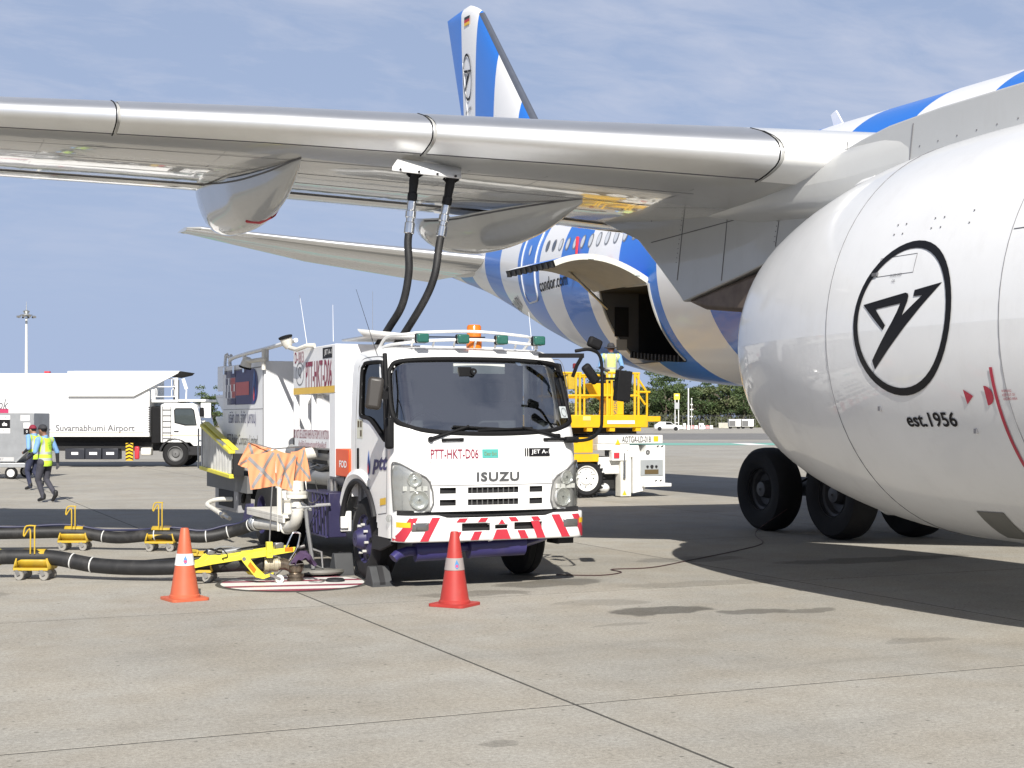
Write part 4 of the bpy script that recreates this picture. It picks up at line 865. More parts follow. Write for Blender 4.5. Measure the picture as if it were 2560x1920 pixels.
def band(a0, a1, z0, z1, sl):      # slanted bar between heights
    return [(a0-sl*.5, z0), (a1-sl*.5, z0), (a1+sl*.5, z1), (a0+sl*.5, z1)]
for s, lst in ((-1, ((-.955, -.875), (-.735, -.655))), (1, ((.86, .94), (.63, .72)))):
    for a0, a1 in lst:
        sl = -s*.12
        decal('red_chevron', poly2d(band(a0, a1, .548, .80 if True else .8, sl)), lambda a, z: bump(max(-.999, min(.999, a)), z, .006), REDS, bmp, ml=.04)
for a0, a1, z0, z1, sl in ((-.47, -.4, .548, .64, .04), (-.27, -.19, .548, .64, .04), (-.2, -.12, .74, .785, .03), (-.42, -.33, .742, .785, .03), (.0, .07, .548, .655, 0), (.22, .3, .548, .64, -.04), (.38, .47, .548, .735, -.07), (.36, .44, .74, .785, -.03), (.12, .2, .738, .785, -.03)):
    decal('red_chevron', poly2d(band(a0, a1, z0, z1, sl) if sl else [(-.06, z0), (.13, z0), (.09, z1), (-.02, z1)]), lambda a, z: bump(a, z, .006), REDS, bmp, ml=.05)
decal('red_triangle', poly2d([(.0, .712), (.07, .712), (.035, .77)]), lambda a, z: bump(a, z, .007), REDS, bmp)
for s in (-1, 1):
    decal('amber_reflector', rect2d(.1, .055), lambda u, v: bump(s*.935+u, .725+v, .008), REFLY, bmp, ml=.03)
    MB().grid(lambda u, v: bump(s*.79+u, .7+v, .014*(1-(abs(u)/.085)**4)*(1-(abs(v)/.045)**4)+.004), [-.085+.17*k/8 for k in range(9)], [-.045+.09*k/6 for k in range(7)]).build('fog_lamp', mat('fog lamp glass', (.16, .16, .155), .12, .5, coat=.8) if s == -1 else bpy.data.materials['fog lamp glass'], bmp)
MB().box((TX-1.06, 14.75, .79), (TX+1.06, 15.0, .87)).build('bumper_gap_trim', DARK, tk)
# exhaust and chassis
ch = MB()
for xx in (5.85, 6.67): ch.box((xx-.04, 14.8, .62), (xx+.04, 24.2, .85))
for y in (15.2, 17.4, 19.4, 21.5, 23.6): ch.box((5.85, y-.05, .65), (6.67, y+.05, .82))
ch.box((5.35, 15.9, .42), (7.2, 16.12, .56)); ch.box((5.4, 20.55, .4), (7.1, 20.8, .6)); ch.build('chassis', PURPLE, tk)
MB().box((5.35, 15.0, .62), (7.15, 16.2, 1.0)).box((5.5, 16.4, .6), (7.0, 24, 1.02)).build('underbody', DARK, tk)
ex = MB().cyl((5.95, 14.9, .43), (6.5, 14.86, .45), .115, n=24).cyl((6.5, 14.86, .45), (6.72, 14.84, .47), .115, .13, n=24); 
ex = MB().cyl((6.02, 14.85, .455), (6.66, 14.8, .47), .13, n=28).cyl((5.42, 14.9, .42), (5.78, 14.87, .43), .115, n=28).cyl((5.78, 14.87, .43), (6.02, 14.85, .455), .05, n=14).tube([(5.42, 14.9, .42), (5.34, 14.91, .42), (5.22, 14.9, .39), (5.17, 14.89, .35)], .055, 12).cyl((6.66, 14.8, .47), (7.1, 15.2, .5), .05, n=12)
ex.build('exhaust_muffler', mat('glossy indigo paint', (.035, .03, .12), .3, dirt=.15), tk)
MB().box((5.95, 14.9, .56), (6.75, 15.0, .64)).build('tow_beam', PURPLE, tk, bev=.01)
MB().box((7.05, 14.72, .46), (7.25, 14.85, .54)).build('tow_bracket', DARK, tk, bev=.01)
# wheels
RIMP = mat('dark indigo rim', (.028, .025, .085), .45, dirt=.25); NUTS = mat('grey wheel nut', (.5, .5, .47), .5, var=.2)
def road_wheel(parent, c, side, Rr=.48, wd=.27, rim=None, dual=False, local=False, hub=None):
    x, y, z = c; h = wd/2; k = Rr/.48; rim = rim or RIMP; hub = hub or NUTS
    t = MB().lathe(c, (side, 0, 0), [(.27*k, -h), (.38*k, -h-.01), (.455*k, -h*.85), (.48*k, -h*.6), (.478*k, -.01), (.47*k, 0), (.478*k, .01), (.48*k, h*.6), (.455*k, h*.85), (.38*k, h+.01), (.28*k, h-.005)], 44).build('wheel', TYRE, parent, local=local)
    d = .05 if not dual else -.08
    MB().lathe(c, (side, 0, 0), [(.29*k, h-.02), (.28*k, h-.005), (.265*k, h-.02), (.255*k, h-.06+d*.5), (.19*k, h-.06+d), (.13*k, h-.04+d), (.1*k, h+.03+d), (.085*k, h+.055+d), (.01, h+.06+d)], 36).build('rim', rim, t, local=local)
    for q in range(8):
        a = 2*pi*q/8+.2; p = Vector((x+side*(h-.05+d), y+.165*k*cos(a), z+.165*k*sin(a)))
        MB().cyl(p, p+Vector((side*.045, 0, 0)), .016*k, n=6).build('wheel_nut', hub, t, local=local)
    for q in range(6):
        a = 2*pi*q/6; p = Vector((x+side*(h-.055+d*.8), y+.225*k*cos(a), z+.225*k*sin(a)))
        MB().cyl(p, p+Vector((side*.012, 0, 0)), .03*k, n=12).build('hand_hole', BLACK, t, local=local)
    return t
for s in (-1, 1):
    road_wheel(tk, (TX+s*.92, WY, .48), s)
    road_wheel(tk, (TX+s*.95, 20.68, .48), s, dual=True); road_wheel(tk, (TX+s*.64, 20.68, .48), s, dual=True)
MB().prism([(16.18, .35), (16.55, .35), (16.6, 1.1), (16.5, 1.12)], 5.3, 5.34, 0).build('mud_flap', GREYP, tk)
MB().box((5.28, 16.42, .34), (5.32, 16.68, .78)).box((5.27, 16.44, .79), (5.31, 16.64, 1.05)).build('mud_guard', GREYP, tk, bev=.02)
# roof rack with lamps and beacon
RK = MB()
for zo, yo, w_ in ((2.69, 15.2, .88), (2.79, 15.32, .86)):
    RK.tube(smooth_path([(TX-w_, yo+.75, 2.66), (TX-w_+.02, yo+.5, zo), (TX-w_+.1, yo+.08, zo+.01), (TX-w_+.3, yo-.02, zo+.03), (TX, yo-.06, zo+.05), (TX+w_-.3, yo-.02, zo+.02), (TX+w_-.1, yo+.08, zo), (TX+w_, yo+.35, zo-.05), (TX+w_+.02, yo+.6, 2.64)], 5), .017, 8)
for k in range(7): RK.tube([(TX-.75+.25*k, 15.2, 2.73), (TX-.75+.25*k, 15.25, 2.66)], .012, 6)
RK.build('roof_rack', WHITE, tk)
GL = mat('green lamp lens cover', (.015, .1, .075), .3, coat=.5)
for px in (5.58, 6.06, 6.53, 6.99):
    l = MB().box((px-.068, 15.05, 2.69), (px+.068, 15.12, 2.795)).build('spot_lamp', GL, tk, bev=.02, seg=3)
    MB().box((px-.07, 15.12, 2.688), (px+.07, 15.17, 2.798)).build('lamp_body', BLACK, l, bev=.02)
MB().lathe((6.36, 15.5, 2.64), (0, 0, 1), [(.09, 0), (.09, .1), (.083, .105), (.083, .27), (.07, .29), (.005, .295)], 24).build('beacon', AMBER, tk)
MB().tube([(6.35, 15.15, 2.77), (5.6, 15.17, 2.76)], .008, 5).build('lamp_cable', BLACK, tk)
for p, q in (((5.13, 15.3, 2.55), (4.98, 15.6, 3.3)), ((7.05, 15.4, 2.66), (7.05, 15.5, 3.1))): MB().tube([p, q], [.004, .002], 5).build('aerial', BLACK if p[0] < 6 else WHTXT, tk)
# lift platform body behind the cab
SIDEG = mat('white panel paint', (.76, .765, .78), .4, var=.02, dirt=.12)
b1 = MB().box((5.15, 16.95, 2.17), (7.35, 18.85, 2.76)).box((5.15, 16.95, 1.15), (7.35, 17.2, 2.168)).box((5.15, 18.78, 1.5), (5.22, 18.85, 2.168)).box((5.152, 17.95, 1.62), (5.21, 18.02, 2.168)).box((5.15, 17.2, 1.49), (5.2, 18.85, 1.72)).box((7.28, 17.2, 1.49), (7.35, 18.85, 2.168)).build('lift_platform', SIDEG, tk, bev=.008)
decal('yellow_stripe', rect2d(1.86, .085), sideX(5.146, 17.9, 2.215), REFLY, b1)
decal('lettering', text2d('D-1813', .42, .15, .01), sideX(5.145, 18.55, 2.655), MAROON, b1)
decal('lettering', text2d('PTT-HKT-D06', 1.15, .34, .018), sideX(5.145, 17.66, 2.42), MAROON, b1)
decal('jet_plate', rect2d(.4, .13), sideX(5.145, 17.27, 2.665), INK, b1); decal('lettering', text2d('JET A-1', .3, .08, .01), sideX(5.141, 17.23, 2.665), WHTXT, b1)
decal('seal_ring', ring2d(0, 0, .19, .15, .012), sideX(5.145, 18.52, 2.44), INKG, b1); decal('lettering', text2d('Q', .14, .15), sideX(5.145, 18.52, 2.46), INKG, b1)
decal('lettering', text2d('DO NOT USE LADDER WHEN PLATFORM IS IN MOTION', 1.6, .115), sideX(5.146, 18.02, 1.66), MAROON, b1)
decal('lettering', text2d('ห้ามใช้บันไดขณะแท่นยกกำลังเคลื่อนที่', 1.25, .085), sideX(5.146, 17.95, 1.535), MAROON, b1)
pm = MB().box((5.6, 17.2, 1.55), (7.28, 18.8, 1.62)); pm.tube([(5.3, 18.6, 1.72), (5.3, 18.6, 2.05), (5.3, 18.45, 2.14), (5.3, 17.9, 2.14)], .025, 8); pm.build('platform_rail', WHITE, b1)
MB().box((6.9, 17.3, 1.72), (7.2, 18.7, 2.15)).build('inner_panel', WHITE2, b1)
MB().add([(5.4, 16.6, 2.845), (6.2, 16.6, 2.845), (6.2, 17.5, 2.845), (5.4, 17.5, 2.845), (5.3, 16.55, 2.92), (6.2, 16.55, 2.86)], [(0, 1, 2, 3), (0, 4, 5, 1)]).build('platform_flap', WHITE, b1, solid=.025)
# flood lamps on arms
def flood(p, d, nm='flood_lamp'):
    p = Vector(p); d = Vector(d).normalized()
    o = MB().lathe(p, d, [(.01, -.09), (.04, -.09), (.07, -.03), (.08, .04), (.085, .065)], 20).build(nm, PIPEW, tk)
    MB().lathe(p, d, [(.08, .05), (.092, .052), (.092, .075), (.075, .08), (.01, .082)], 20).build('lamp_glass', BLACK, o); return o
flood((5.0, 18.62, 2.86), (-.3, -.1, .9)); MB().tube([(5.02, 18.55, 2.78), (5.02, 18.2, 2.74), (5.08, 17.95, 2.78), (5.15, 17.85, 2.78)], .03, 8).build('lamp_arm', PIPEW, tk)
flood((5.0, 20.85, 2.66), (-.2, .2, -.9)); MB().tube([(5.0, 20.8, 2.7), (5.0, 20.5, 2.68), (5.12, 20.35, 2.7), (5.15, 20.3, 2.7)], .03, 8).tube([(5.13, 20.35, 2.85), (5.13, 20.35, 2.55)], .03, 8).build('lamp_arm', PIPEW, tk)
for p, q in (((5.2, 17.2, 2.8), (5.2, 17.22, 3.25)), ((5.3, 18.7, 2.8), (5.25, 18.9, 3.5)), ((6.3, 19, 2.8), (6.3, 19, 3.6))): MB().tube([p, q], [.004, .002], 5).build('aerial', WHTXT, tk)
# rear cabinet
b2 = MB().box((5.15, 20.4, 1.08), (7.35, 23.05, 2.68)).build('rear_cabinet', SIDEG, tk, bev=.01)
MB().tube([sideX(5.148, 20.45, 1.1)(0, 0), sideX(5.148, 20.45, 2.66)(0, 0)], .006, 4).tube([(5.148, 20.45, 2.6), (5.148, 23.0, 2.6)], .006, 4).tube([(5.148, 20.45, 2.0), (5.148, 23.0, 2.0)], .003, 4).build('panel_seam', LINE, b2)
for y in (21.55, 22.2, 22.85): MB().box((5.12, y-.05, 2.55), (5.15, y+.05, 2.66)).build('hinge', CHROME, b2)
lg = decal('logo_panel', poly2d([(-.62, -.26), (.55, -.26)]+arc(.55, -.0, .26, -90, 90, 10, .26)+[(-.62, .26)]), sideX(5.145, 21.55, 2.33), NAVY, b2)
decal('logo_bar', rect2d(.85, .2), sideX(5.141, 21.7, 2.31), mat('logo bar red', (.5, .06, .05), .45), lg)
droplet(lg, lambda u, v, o: (5.140-o, 20.95-u*1.2, 2.33+v), .26)
for k in range(40):
    i, j = k % 8, k//8; u = -.62-.085*i-.03*(j % 2); 
    if R.random() < 1-.07*i: decal('logo_tile', rect2d(.045+.02*(i < 4), .1), sideX(5.145, 21.55-u, 2.54-j*.104), (NAVY if j in (0, 4) else bpy.data.materials['logo bar red'] if i < 4 and j in (1, 2, 3) else NAVY), lg)
decal('lettering', text2d('บริษัท ปตท. จำกัด (มหาชน)', 1.75, .24, .0), sideX(5.145, 21.75, 1.86), NAVY, b2)
decal('lettering', text2d('PTT Public Company Limited', 1.95, .2, .0), sideX(5.145, 21.75, 1.52), INKG, b2)
decal('lettering', text2d('www.pttplc.com', 1.3, .12, .0), sideX(5.145, 21.6, 1.22), INKG, b2)
MB().tube(smooth_path([(5.2, 18.9, 2.9), (5.2, 20.4, 2.86), (5.2, 22.6, 2.8), (5.2, 22.75, 2.68)], 4), .03, 8).tube([(5.2, 20.45, 2.66), (5.2, 20.45, 2.87)], .03, 8).tube([(5.2, 21.8, 2.66), (5.2, 21.8, 2.83)], .03, 8).build('top_rail', WHITE, tk)
m = MB().tube(smooth_path([(5.3, 23.2, 1.6), (5.3, 23.2, 2.75), (5.35, 23.3, 2.85), (5.35, 23.5, 2.85), (5.3, 23.55, 2.75), (5.3, 23.6, 1.0)], 4), .025, 8)
m.box((5.2, 23.1, 2.3), (5.24, 23.65, 2.7)).build('rear_ladder', WHITE, tk)
for z in (1.5, 1.85, 2.2): MB().prism([(23.06, z), (23.7, z), (23.06, z-.3)], 5.18, 5.24, 0).box((5.18, 23.06, z), (5.7, 23.7, z+.04)).build('ladder_step', WHITE, tk, bev=.006)
# yellow edged hose tray with corrugated side
CORR = mat('grey corrugated sheet', (.5, .5, .48), .5, .1, var=.15, dirt=.3)
m = MB().grid(lambda y, k: (4.93+.02*sin((y-21.5)*32), y, lerp(1.04, lerp(1.36, 1.74, (y-21.5)/1.95), k)), [21.5+1.95*k/160 for k in range(161)], [0, 1])
tr = m.build('hose_tray', CORR, tk)
MB().bar((4.93, 21.45, 1.36), (4.93, 23.5, 1.75), .1, .05).bar((4.98, 21.45, 1.40), (4.98, 23.5, 1.80), .1, .02).build('tray_edge', YELLO2, tr, bev=.008)
MB().bar((4.93, 21.45, 1.0), (4.93, 23.6, 1.07), .08, .06).build('tray_edge', YELLO2, tr, bev=.008)
MB().box((4.95, 21.42, 1.0), (5.1, 21.5, 1.34)).build('tray_end', DARK, tr)
MB().tube([(4.93, 23.55, 1.05), (4.93, 23.55, 1.8)], .02, 6).tube([(4.93, 23.85, 1.05), (4.93, 23.85, 1.7)], .015, 6).tube([(4.93, 23.55, 1.5), (4.93, 23.85, 1.5)], .012, 6).build('tray_ladder', ALU, tr)
MB().bar((4.9, 22.3, 1.52), (4.9, 21.8, 1.45), .04, .06).build('tray_handle', ALU, tr)
MB().box((5.12, 21.3, .75), (5.2, 24.1, 1.0)).build('side_rail', GREYP, tk)
MB().box((5.15, 22.0, .42), (5.35, 23.6, .8)).build('side_locker', mat('grey locker', (.3, .3, .31), .5, dirt=.2), tk, bev=.01)
MB().box((5.14, 22.3, .48), (5.16, 23.3, .74)).build('locker_recess', DARK, tk)
# orange litter box, pipes, pumps, cage
fod = MB().box((5.13, 16.34, 1.17), (5.5, 16.88, 1.5)).build('litter_box', ORANGE, tk, bev=.012)
decal('lettering', text2d('FOD', .3, .085, .035), sideX(5.127, 16.57, 1.32), WHTXT, fod)
MB().box((5.18, 16.36, 1.09), (5.45, 16.7, 1.165)).build('box_bracket', PLASTIC, tk)
GREYPIPE = mat('grey pipe paint', (.2, .2, .2), .4, dirt=.2)
MB().cyl((5.35, 16.7, 1.36), (5.35, 19.6, 1.4), .11, n=20).cyl((5.35, 17.4, 1.32), (5.35, 17.48, 1.32), .14, n=20).build('upper_pipe', GREYPIPE, tk)
MB().cyl((5.3, 16.75, 1.12), (5.3, 19.4, 1.1), .1, n=20).build('lower_pipe', GREYPIPE, tk)
MB().tube(smooth_path([(5.3, 18.4, 1.25), (5.25, 17.9, 1.22), (5.25, 17.5, 1.26), (5.3, 17.1, 1.24)], 5), .035, 8).build('coiled_hose', HOSE, tk)
MB().box((5.25, 17.6, 1.3), (5.5, 18.3, 1.46)).ell((5.32, 18.5, 1.44), (.1, .2, .09)).build('valve_block', DARK, tk)
def flange(c, ax, r, nm='flange', mt=PIPEW, p=tk):
    o = MB().lathe(c, ax, [(r*.7, -.045), (r, -.045), (r, -.008), (r*.98, -.004), (r*.98, .004), (r, .008), (r, .045), (r*.7, .045)], 28).build(nm, mt, p)
    axv = Vector(ax).normalized(); u = axv.orthogonal().normalized(); b = axv.cross(u)
    for k in range(8):
        q = Vector(c)+(u*cos(k*pi/4)+b*sin(k*pi/4))*r*.86; MB().cyl(q-axv*.06, q+axv*.06, .012, n=6).build('bolt', STEEL, o)
    return o
vx = 4.95
MB().tube(smooth_path([(vx, 20.0, .4), (vx, 18.7, .46), (vx, 18.3, .47), (vx, 18.05, .52), (vx, 17.93, .64), (vx, 17.93, .8)], 5), .075, 18).build('inlet_pipe', PIPEW, tk)
MB().cyl((vx, 17.93, .7), (vx, 17.93, .86), .085, n=20).build('pipe_collar', PIPEW, tk)
MB().lathe((vx, 18.42, .465), (0, 1, .02), [(.078, -.03), (.1, -.02), (.1, .02), (.078, .03)], 20).build('pipe_collar', PIPEW, tk)
flange((vx, 17.93, .9), (0, 0, 1), .14)
MB().cyl((vx, 17.93, .92), (vx, 17.93, 1.25), .085, .075, n=20).tube(smooth_path([(vx, 17.93, 1.2), (vx+.05, 17.95, 1.38), (vx+.25, 18.0, 1.42)], 4), .078, 16).build('riser_pipe', PIPEW, tk)
MB().lathe((vx, 20.02, .4), (0, 1, 0), [(.08, -.1), (.1, -.09), (.1, -.02), (.092, -.01), (.105, .0), (.105, .1), (.088, .12)], 20).build('hose_coupling', ALU, tk)
MB().box((4.85, 18.25, .58), (5.4, 20.2, .62)).box((4.85, 18.25, .52), (4.88, 20.2, .58)).build('side_table', PIPEW, tk, bev=.006)
MB().lathe((5.1, 18.95, .62), (0, 0, 1), [(.12, 0), (.1, .02), (.09, .12), (.13, .16), (.14, .26), (.1, .3), (.16, .32), (.16, .36), (.08, .37)], 24).build('filter_bowl', PIPEW, tk)
MB().cyl((4.88, 18.53, .4), (4.88, 18.53, 1.05), .035, n=12).build('post', PIPEW, tk)
MB().box((4.98, 15.9+.75, .45), (5.2, 17.55, .98)).build('blue_cage', mat('deep indigo paint', (.018, .016, .055), .5, dirt=.3), tk, bev=.01)
m = MB()
for k in range(7): m.bar((4.96, 16.7+.13*k, .46), (4.96, 16.76+.13*(k % 5), .97), .012, .012)
m.bar((4.96, 16.65, .97), (4.96, 17.55, .97), .02, .02).bar((4.96, 16.65, .46), (4.96, 17.55, .46), .02, .02).build('cage_bars', mat('indigo bars', (.035, .03, .1), .4), tk)
MB().box((5.12, 16.62, .52), (5.25, 16.68, .76)).box((5.11, 16.58, .56), (5.2, 16.63, .7)).build('electrical_box', WHITE2, tk, bev=.008)
MB().tube(smooth_path([(5.0, 17.3, 1.1), (4.95, 17.0, .9), (4.95, 17.4, .85), (4.97, 17.6, 1.2), (5.0, 17.2, 1.3)], 6), .006, 5).build('loose_wire', STEEL, tk)
MB().cyl((5.2, 17.25, .95), (5.2, 17.25, 1.12), .06, n=14).cyl((5.2, 17.08, .95), (5.2, 17.08, 1.1), .03, n=10).build('small_pump', STEEL, tk)
# hose nozzle hanging at the rear, indigo bracket
MB().tube(smooth_path([(5.2, 22.3, .62), (4.95, 22.6, .6), (4.85, 22.8, .52), (4.85, 22.3, .47), (4.86, 21.9, .43)], 5), .035, 10).build('drain_hose', PIPEW, tk)
MB().cyl((4.86, 21.9, .43), (4.86, 21.3, .39), .03, n=10).cyl((4.86, 21.75, .42), (4.86, 21.65, .414), .05, n=12).build('drain_nozzle', STEEL, tk)
MB().prism([(21.0, .35), (21.5, .35), (21.3, .6), (21.05, .62)], 5.1, 5.16, 0).build('tie_bracket', PURPLE, tk)
MB().tube(smooth_path([(5.3, 22.2, .9), (5.2, 21.9, .6), (5.2, 21.7, .8), (5.25, 21.5, .95)], 6), .03, 8).build('looped_hose', BLACK, tk)
# ------------------------------------------------------------------ hoses from truck to wing
def wing_hose(label, P, q):
    t = thing('refuelling_hose', label, 'hose', (P[-1][0], P[-1][1], 2.7), group='refuelling hoses up to the wing')
    MB().tube(smooth_path(P, 8), .047, 14).build('hose', HOSE, t)
    a = Vector(P[0]); d = (Vector(P[1])-a).normalized(); u = -d
    MB().lathe(a, u, [(.05, -.03), (.062, -.02), (.062, .1), (.05, .11), (.05, .16), (.064, .17), (.064, .24), (.05, .25), (.055, .3), (.055, .36), (.045, .37)], 20).build('hose_swivel', CHROME, t)
    MB().lathe(a, u, [(.045, .37), (.06, .38), (.06, .46), (.05, .47), (.052, .52), (.058, .6), (.056, .68), (.072, .7), (.074, .76), (.05, .78)], 20).build('nozzle', PLASTIC, t)
    for s in (-1, 1): MB().bar(a+u*.66+Vector((s*.05, 0, 0)), a+u*.7+Vector((s*.1, 0, 0)), .03, .03).build('nozzle_handle', BLACK, t, bev=.006)
    return t
h1 = wing_hose('black refuelling hose on the left of the pair hanging from the wing', [(5.93, 16.5, 4.10), (5.915, 16.5, 3.95), (5.926, 16.5, 3.61), (5.88, 16.6, 3.23), (5.79, 16.85, 2.95), (5.68, 17.1, 2.66)], 0)
h2 = wing_hose('black refuelling hose on the right of the pair hanging from the wing', [(6.34, 16.5, 4.08), (6.31, 16.5, 3.92), (6.26, 16.5, 3.6), (6.18, 16.6, 3.32), (6.03, 16.85, 2.95), (5.9, 17.1, 2.66)], 1)
# ------------------------------------------------------------------ ground hoses on dollies
TIE = mat('white cable tie', (.6, .6, .58), .5)
def ground_hose(label, P, r, ties, cable, name='supply_hose', grp=None):
    t = thing(name, label, 'hose', (P[0][0], P[0][1], 0), group='supply hoses lying on the apron'); pth = smooth_path(P, 10)
    MB().tube(pth, r, 18).build('hose', HOSE, t)
    for k in ties:
        i = int(k*(len(pth)-1)); i = max(1, min(len(pth)-2, i)); d = (pth[i+1]-pth[i-1]).normalized()
        MB().lathe(pth[i], d, [(r+.001, -.008), (r+.006, -.006), (r+.006, .006), (r+.001, .008)], 20).build('cable_tie', TIE, t)
    if cable: MB().tube([p+Vector((0, -.02, r+.012+.01*sin(i*.5))) for i, p in enumerate(pth)], .016, 8).build('deadman_cable', mat('navy cable', (.02, .022, .06), .5), t)
    return t
near = ground_hose('near black supply hose running to the yellow hydrant coupler', [(-.9, 19.2, .3), (1.0, 18.05, .25), (1.5, 17.78, .26), (1.95, 17.58, .25), (2.36, 17.3, .175), (2.75, 17.03, .155), (3.2, 16.77, .165), (3.85, 16.45, .205), (4.12, 16.3, .21)], .088, (.2, .44, .5), False)
pp = Vector((1.33, 17.87, .255)); dd = Vector((.5, -.27, .01)).normalized()
MB().lathe(pp, dd, [(.089, -.07), (.094, -.065), (.094, .0), (.089, .005)], 20).build('yellow_band', YELLO2, near); MB().lathe(pp+dd*.03, dd, [(.09, .02), (.095, .024), (.095, .05), (.09, .055)], 20).build('yellow_band', YELLO2, near)
MB().tube(smooth_path([(3.2, 16.95, .19), (2.9, 17.0, .17), (2.6, 17.2, .16), (2.75, 17.15, .2), (3.3, 16.85, .26), (3.8, 16.6, .3)], 6), .012, 6).build('sense_line', BLACK, near)
far = ground_hose('far black supply hose with a navy cable running to the truck inlet', [(-.6, 22.7, .26), (1.0, 22.0, .24), (1.75, 21.75, .24), (2.65, 21.4, .25), (3.2, 21.1, .18), (3.75, 20.75, .23), (4.3, 20.5, .2), (4.7, 20.35, .28), (4.95, 20.1, .39), (4.97, 20.0, .4)], .085, (.42, .55, .68, .76, .86), True)
def hose_dolly(label, c, d, tall=.62):
    d = Vector((d[0], d[1], 0)).normalized(); rz = atan2(d.y, d.x); t = thing('hose_dolly', label, 'hose dolly', (c[0], c[1], 0), rz, group='wheeled hose dollies')
    m = MB().grid(lambda x, a: (x, .108*cos(rad(a)), .245+.112*sin(rad(a))), [-.17, -.08, 0, .08, .17], [185+14*k for k in range(13)])
    m.build('cradle', YELLO3, t, local=True, solid=.008)
    MB().grid(lambda x, a: (x, .1*cos(rad(a)), .25+.1*sin(rad(a))), [-.13, 0, .13], [30+10*k for k in range(13)]).build('strap_plate', YELLO3, t, local=True, solid=.006)
    for x in (-.17, .17):
        sg = 1 if x > 0 else -1
        MB().add([(x, -.13, .25), (x, .13, .25), (x+sg*.03, .15, .125), (x+sg*.03, -.15, .125)], [(0, 1, 2, 3)]).build('end_plate', YELLO3, t, local=True, solid=.01)
    for y in (-.14, .14): MB().bar((-.2, y, .13), (.2, y, .13), .02, .03).build('side_bar', YELLO3, t, local=True)
    MB().box((-.19, -.14, .11), (.19, .14, .12)).build('deck', YELLO3, t, local=True)
    for x in (-.14, .15):
        for y in (-.12, .12):
            cs = MB().lathe((x, y, .055), (0, 1, 0), [(.01, -.02), (.05, -.022), (.055, -.012), (.055, .012), (.05, .022), (.01, .02)], 20).build('castor', mat('grey castor rubber', (.25, .24, .22), .6, dirt=.3) if 'grey castor rubber' not in bpy.data.materials else bpy.data.materials['grey castor rubber'], t, local=True)
            MB().bar((x-.03, y-.03, .115), (x, y-.03, .055), .006, .04).bar((x-.03, y+.03, .115), (x, y+.03, .055), .006, .04).cyl((x-.03, y, .1), (x-.03, y, .118), .035, n=12).build('castor_fork', STEEL, cs, local=True)
    MB().tube(smooth_path([(.03, -.1, .3), (.03, -.1, tall-.02), (.03, -.085, tall), (-.07, -.085, tall), (-.1, -.085, tall-.06), (-.1, -.085, tall-.12), (-.06, -.085, tall-.06), (-.02, -.1, tall-.05), (-.02, -.1, .3)], 3), .009, 8).build('handle', YELLO3, t, local=True)
    return t
hose_dolly('mustard hose dolly under the near hose, left of both cones', (1.77, 17.68), (.5, -.25))
hose_dolly('mustard hose dolly under the far hose, farther left of the two', (2.68, 21.4), (.5, -.22))
hose_dolly('mustard hose dolly under the far hose, just behind the orange cone', (3.78, 20.76), (.5, -.25), .68)
hose_dolly('mustard hose dolly almost hidden behind the left orange cone', (3.43, 16.68), (.5, -.25), .36)
# ------------------------------------------------------------------ hydrant coupler with yellow lifting frame
cp = thing('hydrant_coupler', 'bright yellow hydrant coupler frame with valve standing on the striped pit', 'coupler', (4.4, 16.2, 0))
yl = 16.16
arm = [(3.2, .19), (3.45, .25), (3.42, .29), (3.5, .32), (3.6, .275), (3.8, .3), (3.95, .29), (4.1, .33), (4.42, .36), (4.44, .41), (4.3, .415), (4.12, .40), (3.9, .365), (3.85, .385), (3.78, .345), (3.62, .325), (3.53, .36), (3.46, .35), (3.4, .29), (3.2, .225)]
arm = [(3.2, .19), (3.5, .24), (3.8, .275), (4.05, .3), (4.42, .345), (4.44, .40), (4.2, .385), (3.9, .35), (3.84, .38), (3.78, .335), (3.62, .31), (3.53, .345), (3.47, .34), (3.4, .275), (3.2, .235)]
for yo in (0, .28): MB().prism(arm, yl+yo-.015, yl+yo+.015, 1).build('lift_arm', YELLO2, cp, bev=.004)
for yo in (-.03, .31): MB().prism([(3.80, .30), (3.88, .33), (3.98, .2), (4.08, .1), (4.18, .125), (4.17, .09), (4.06, .055), (3.97, .08), (3.84, .24)], yl+yo-.012, yl+yo+.012, 1).build('leg_plate', YELLO2, cp, bev=.004)
for a, b in ((3.93, .19), (4.36, .375)): decal('amber_reflector', rect2d(.1, .045), (lambda a, b: lambda u, v: (a+u*(.7 if a < 4 else 1)+v*(.6 if a < 4 else 0), yl-.046 if a < 4 else yl-.019, b+v-u*(.9 if a < 4 else 0)))(a, b), AMBER, cp)
MB().box((4.1, yl-.05, .29), (4.165, yl+.02, .47)).cyl((4.13, yl-.052, .36), (4.13, yl-.06, .36), .018, n=10).build('flag_socket', YELLO2, cp, bev=.005)
MB().cyl((3.84, yl-.046, .29), (3.84, yl+.36, .29), .022, n=12).cyl((4.15, yl-.02, .33), (4.15, yl+.3, .33), .018, n=10).build('pivot_pin', STEEL, cp)
for yo in (-.06, .34): 
    w_ = MB().lathe((4.24, yl+yo, .05), (0, 1, 0), [(.01, -.018), (.045, -.02), (.05, -.012), (.05, .012), (.045, .02), (.01, .018)], 22).build('castor', mat('white castor', (.6, .6, .57), .5) if yo < 0 else bpy.data.materials['white castor'], cp)
    MB().bar((4.24, yl+yo-.024, .05), (4.12, yl+yo-.024, .11), .006, .03).build('castor_fork', STEEL, w_)
ALB = mat('bronze valve body', (.16, .13, .10), .35, .8, var=.3, vs_=20, dirt=.3)
MB().lathe((4.1, yl+.12, .205), (1, -.1, 0), [(.05, 0), (.088, .005), (.088, .06), (.08, .065), (.08, .11), (.088, .115), (.088, .16), (.06, .17), (.06, .22)], 26).build('swivel_joint', mat('pale worn casting', (.42, .38, .28), .45, .4, var=.25, dirt=.5), cp)
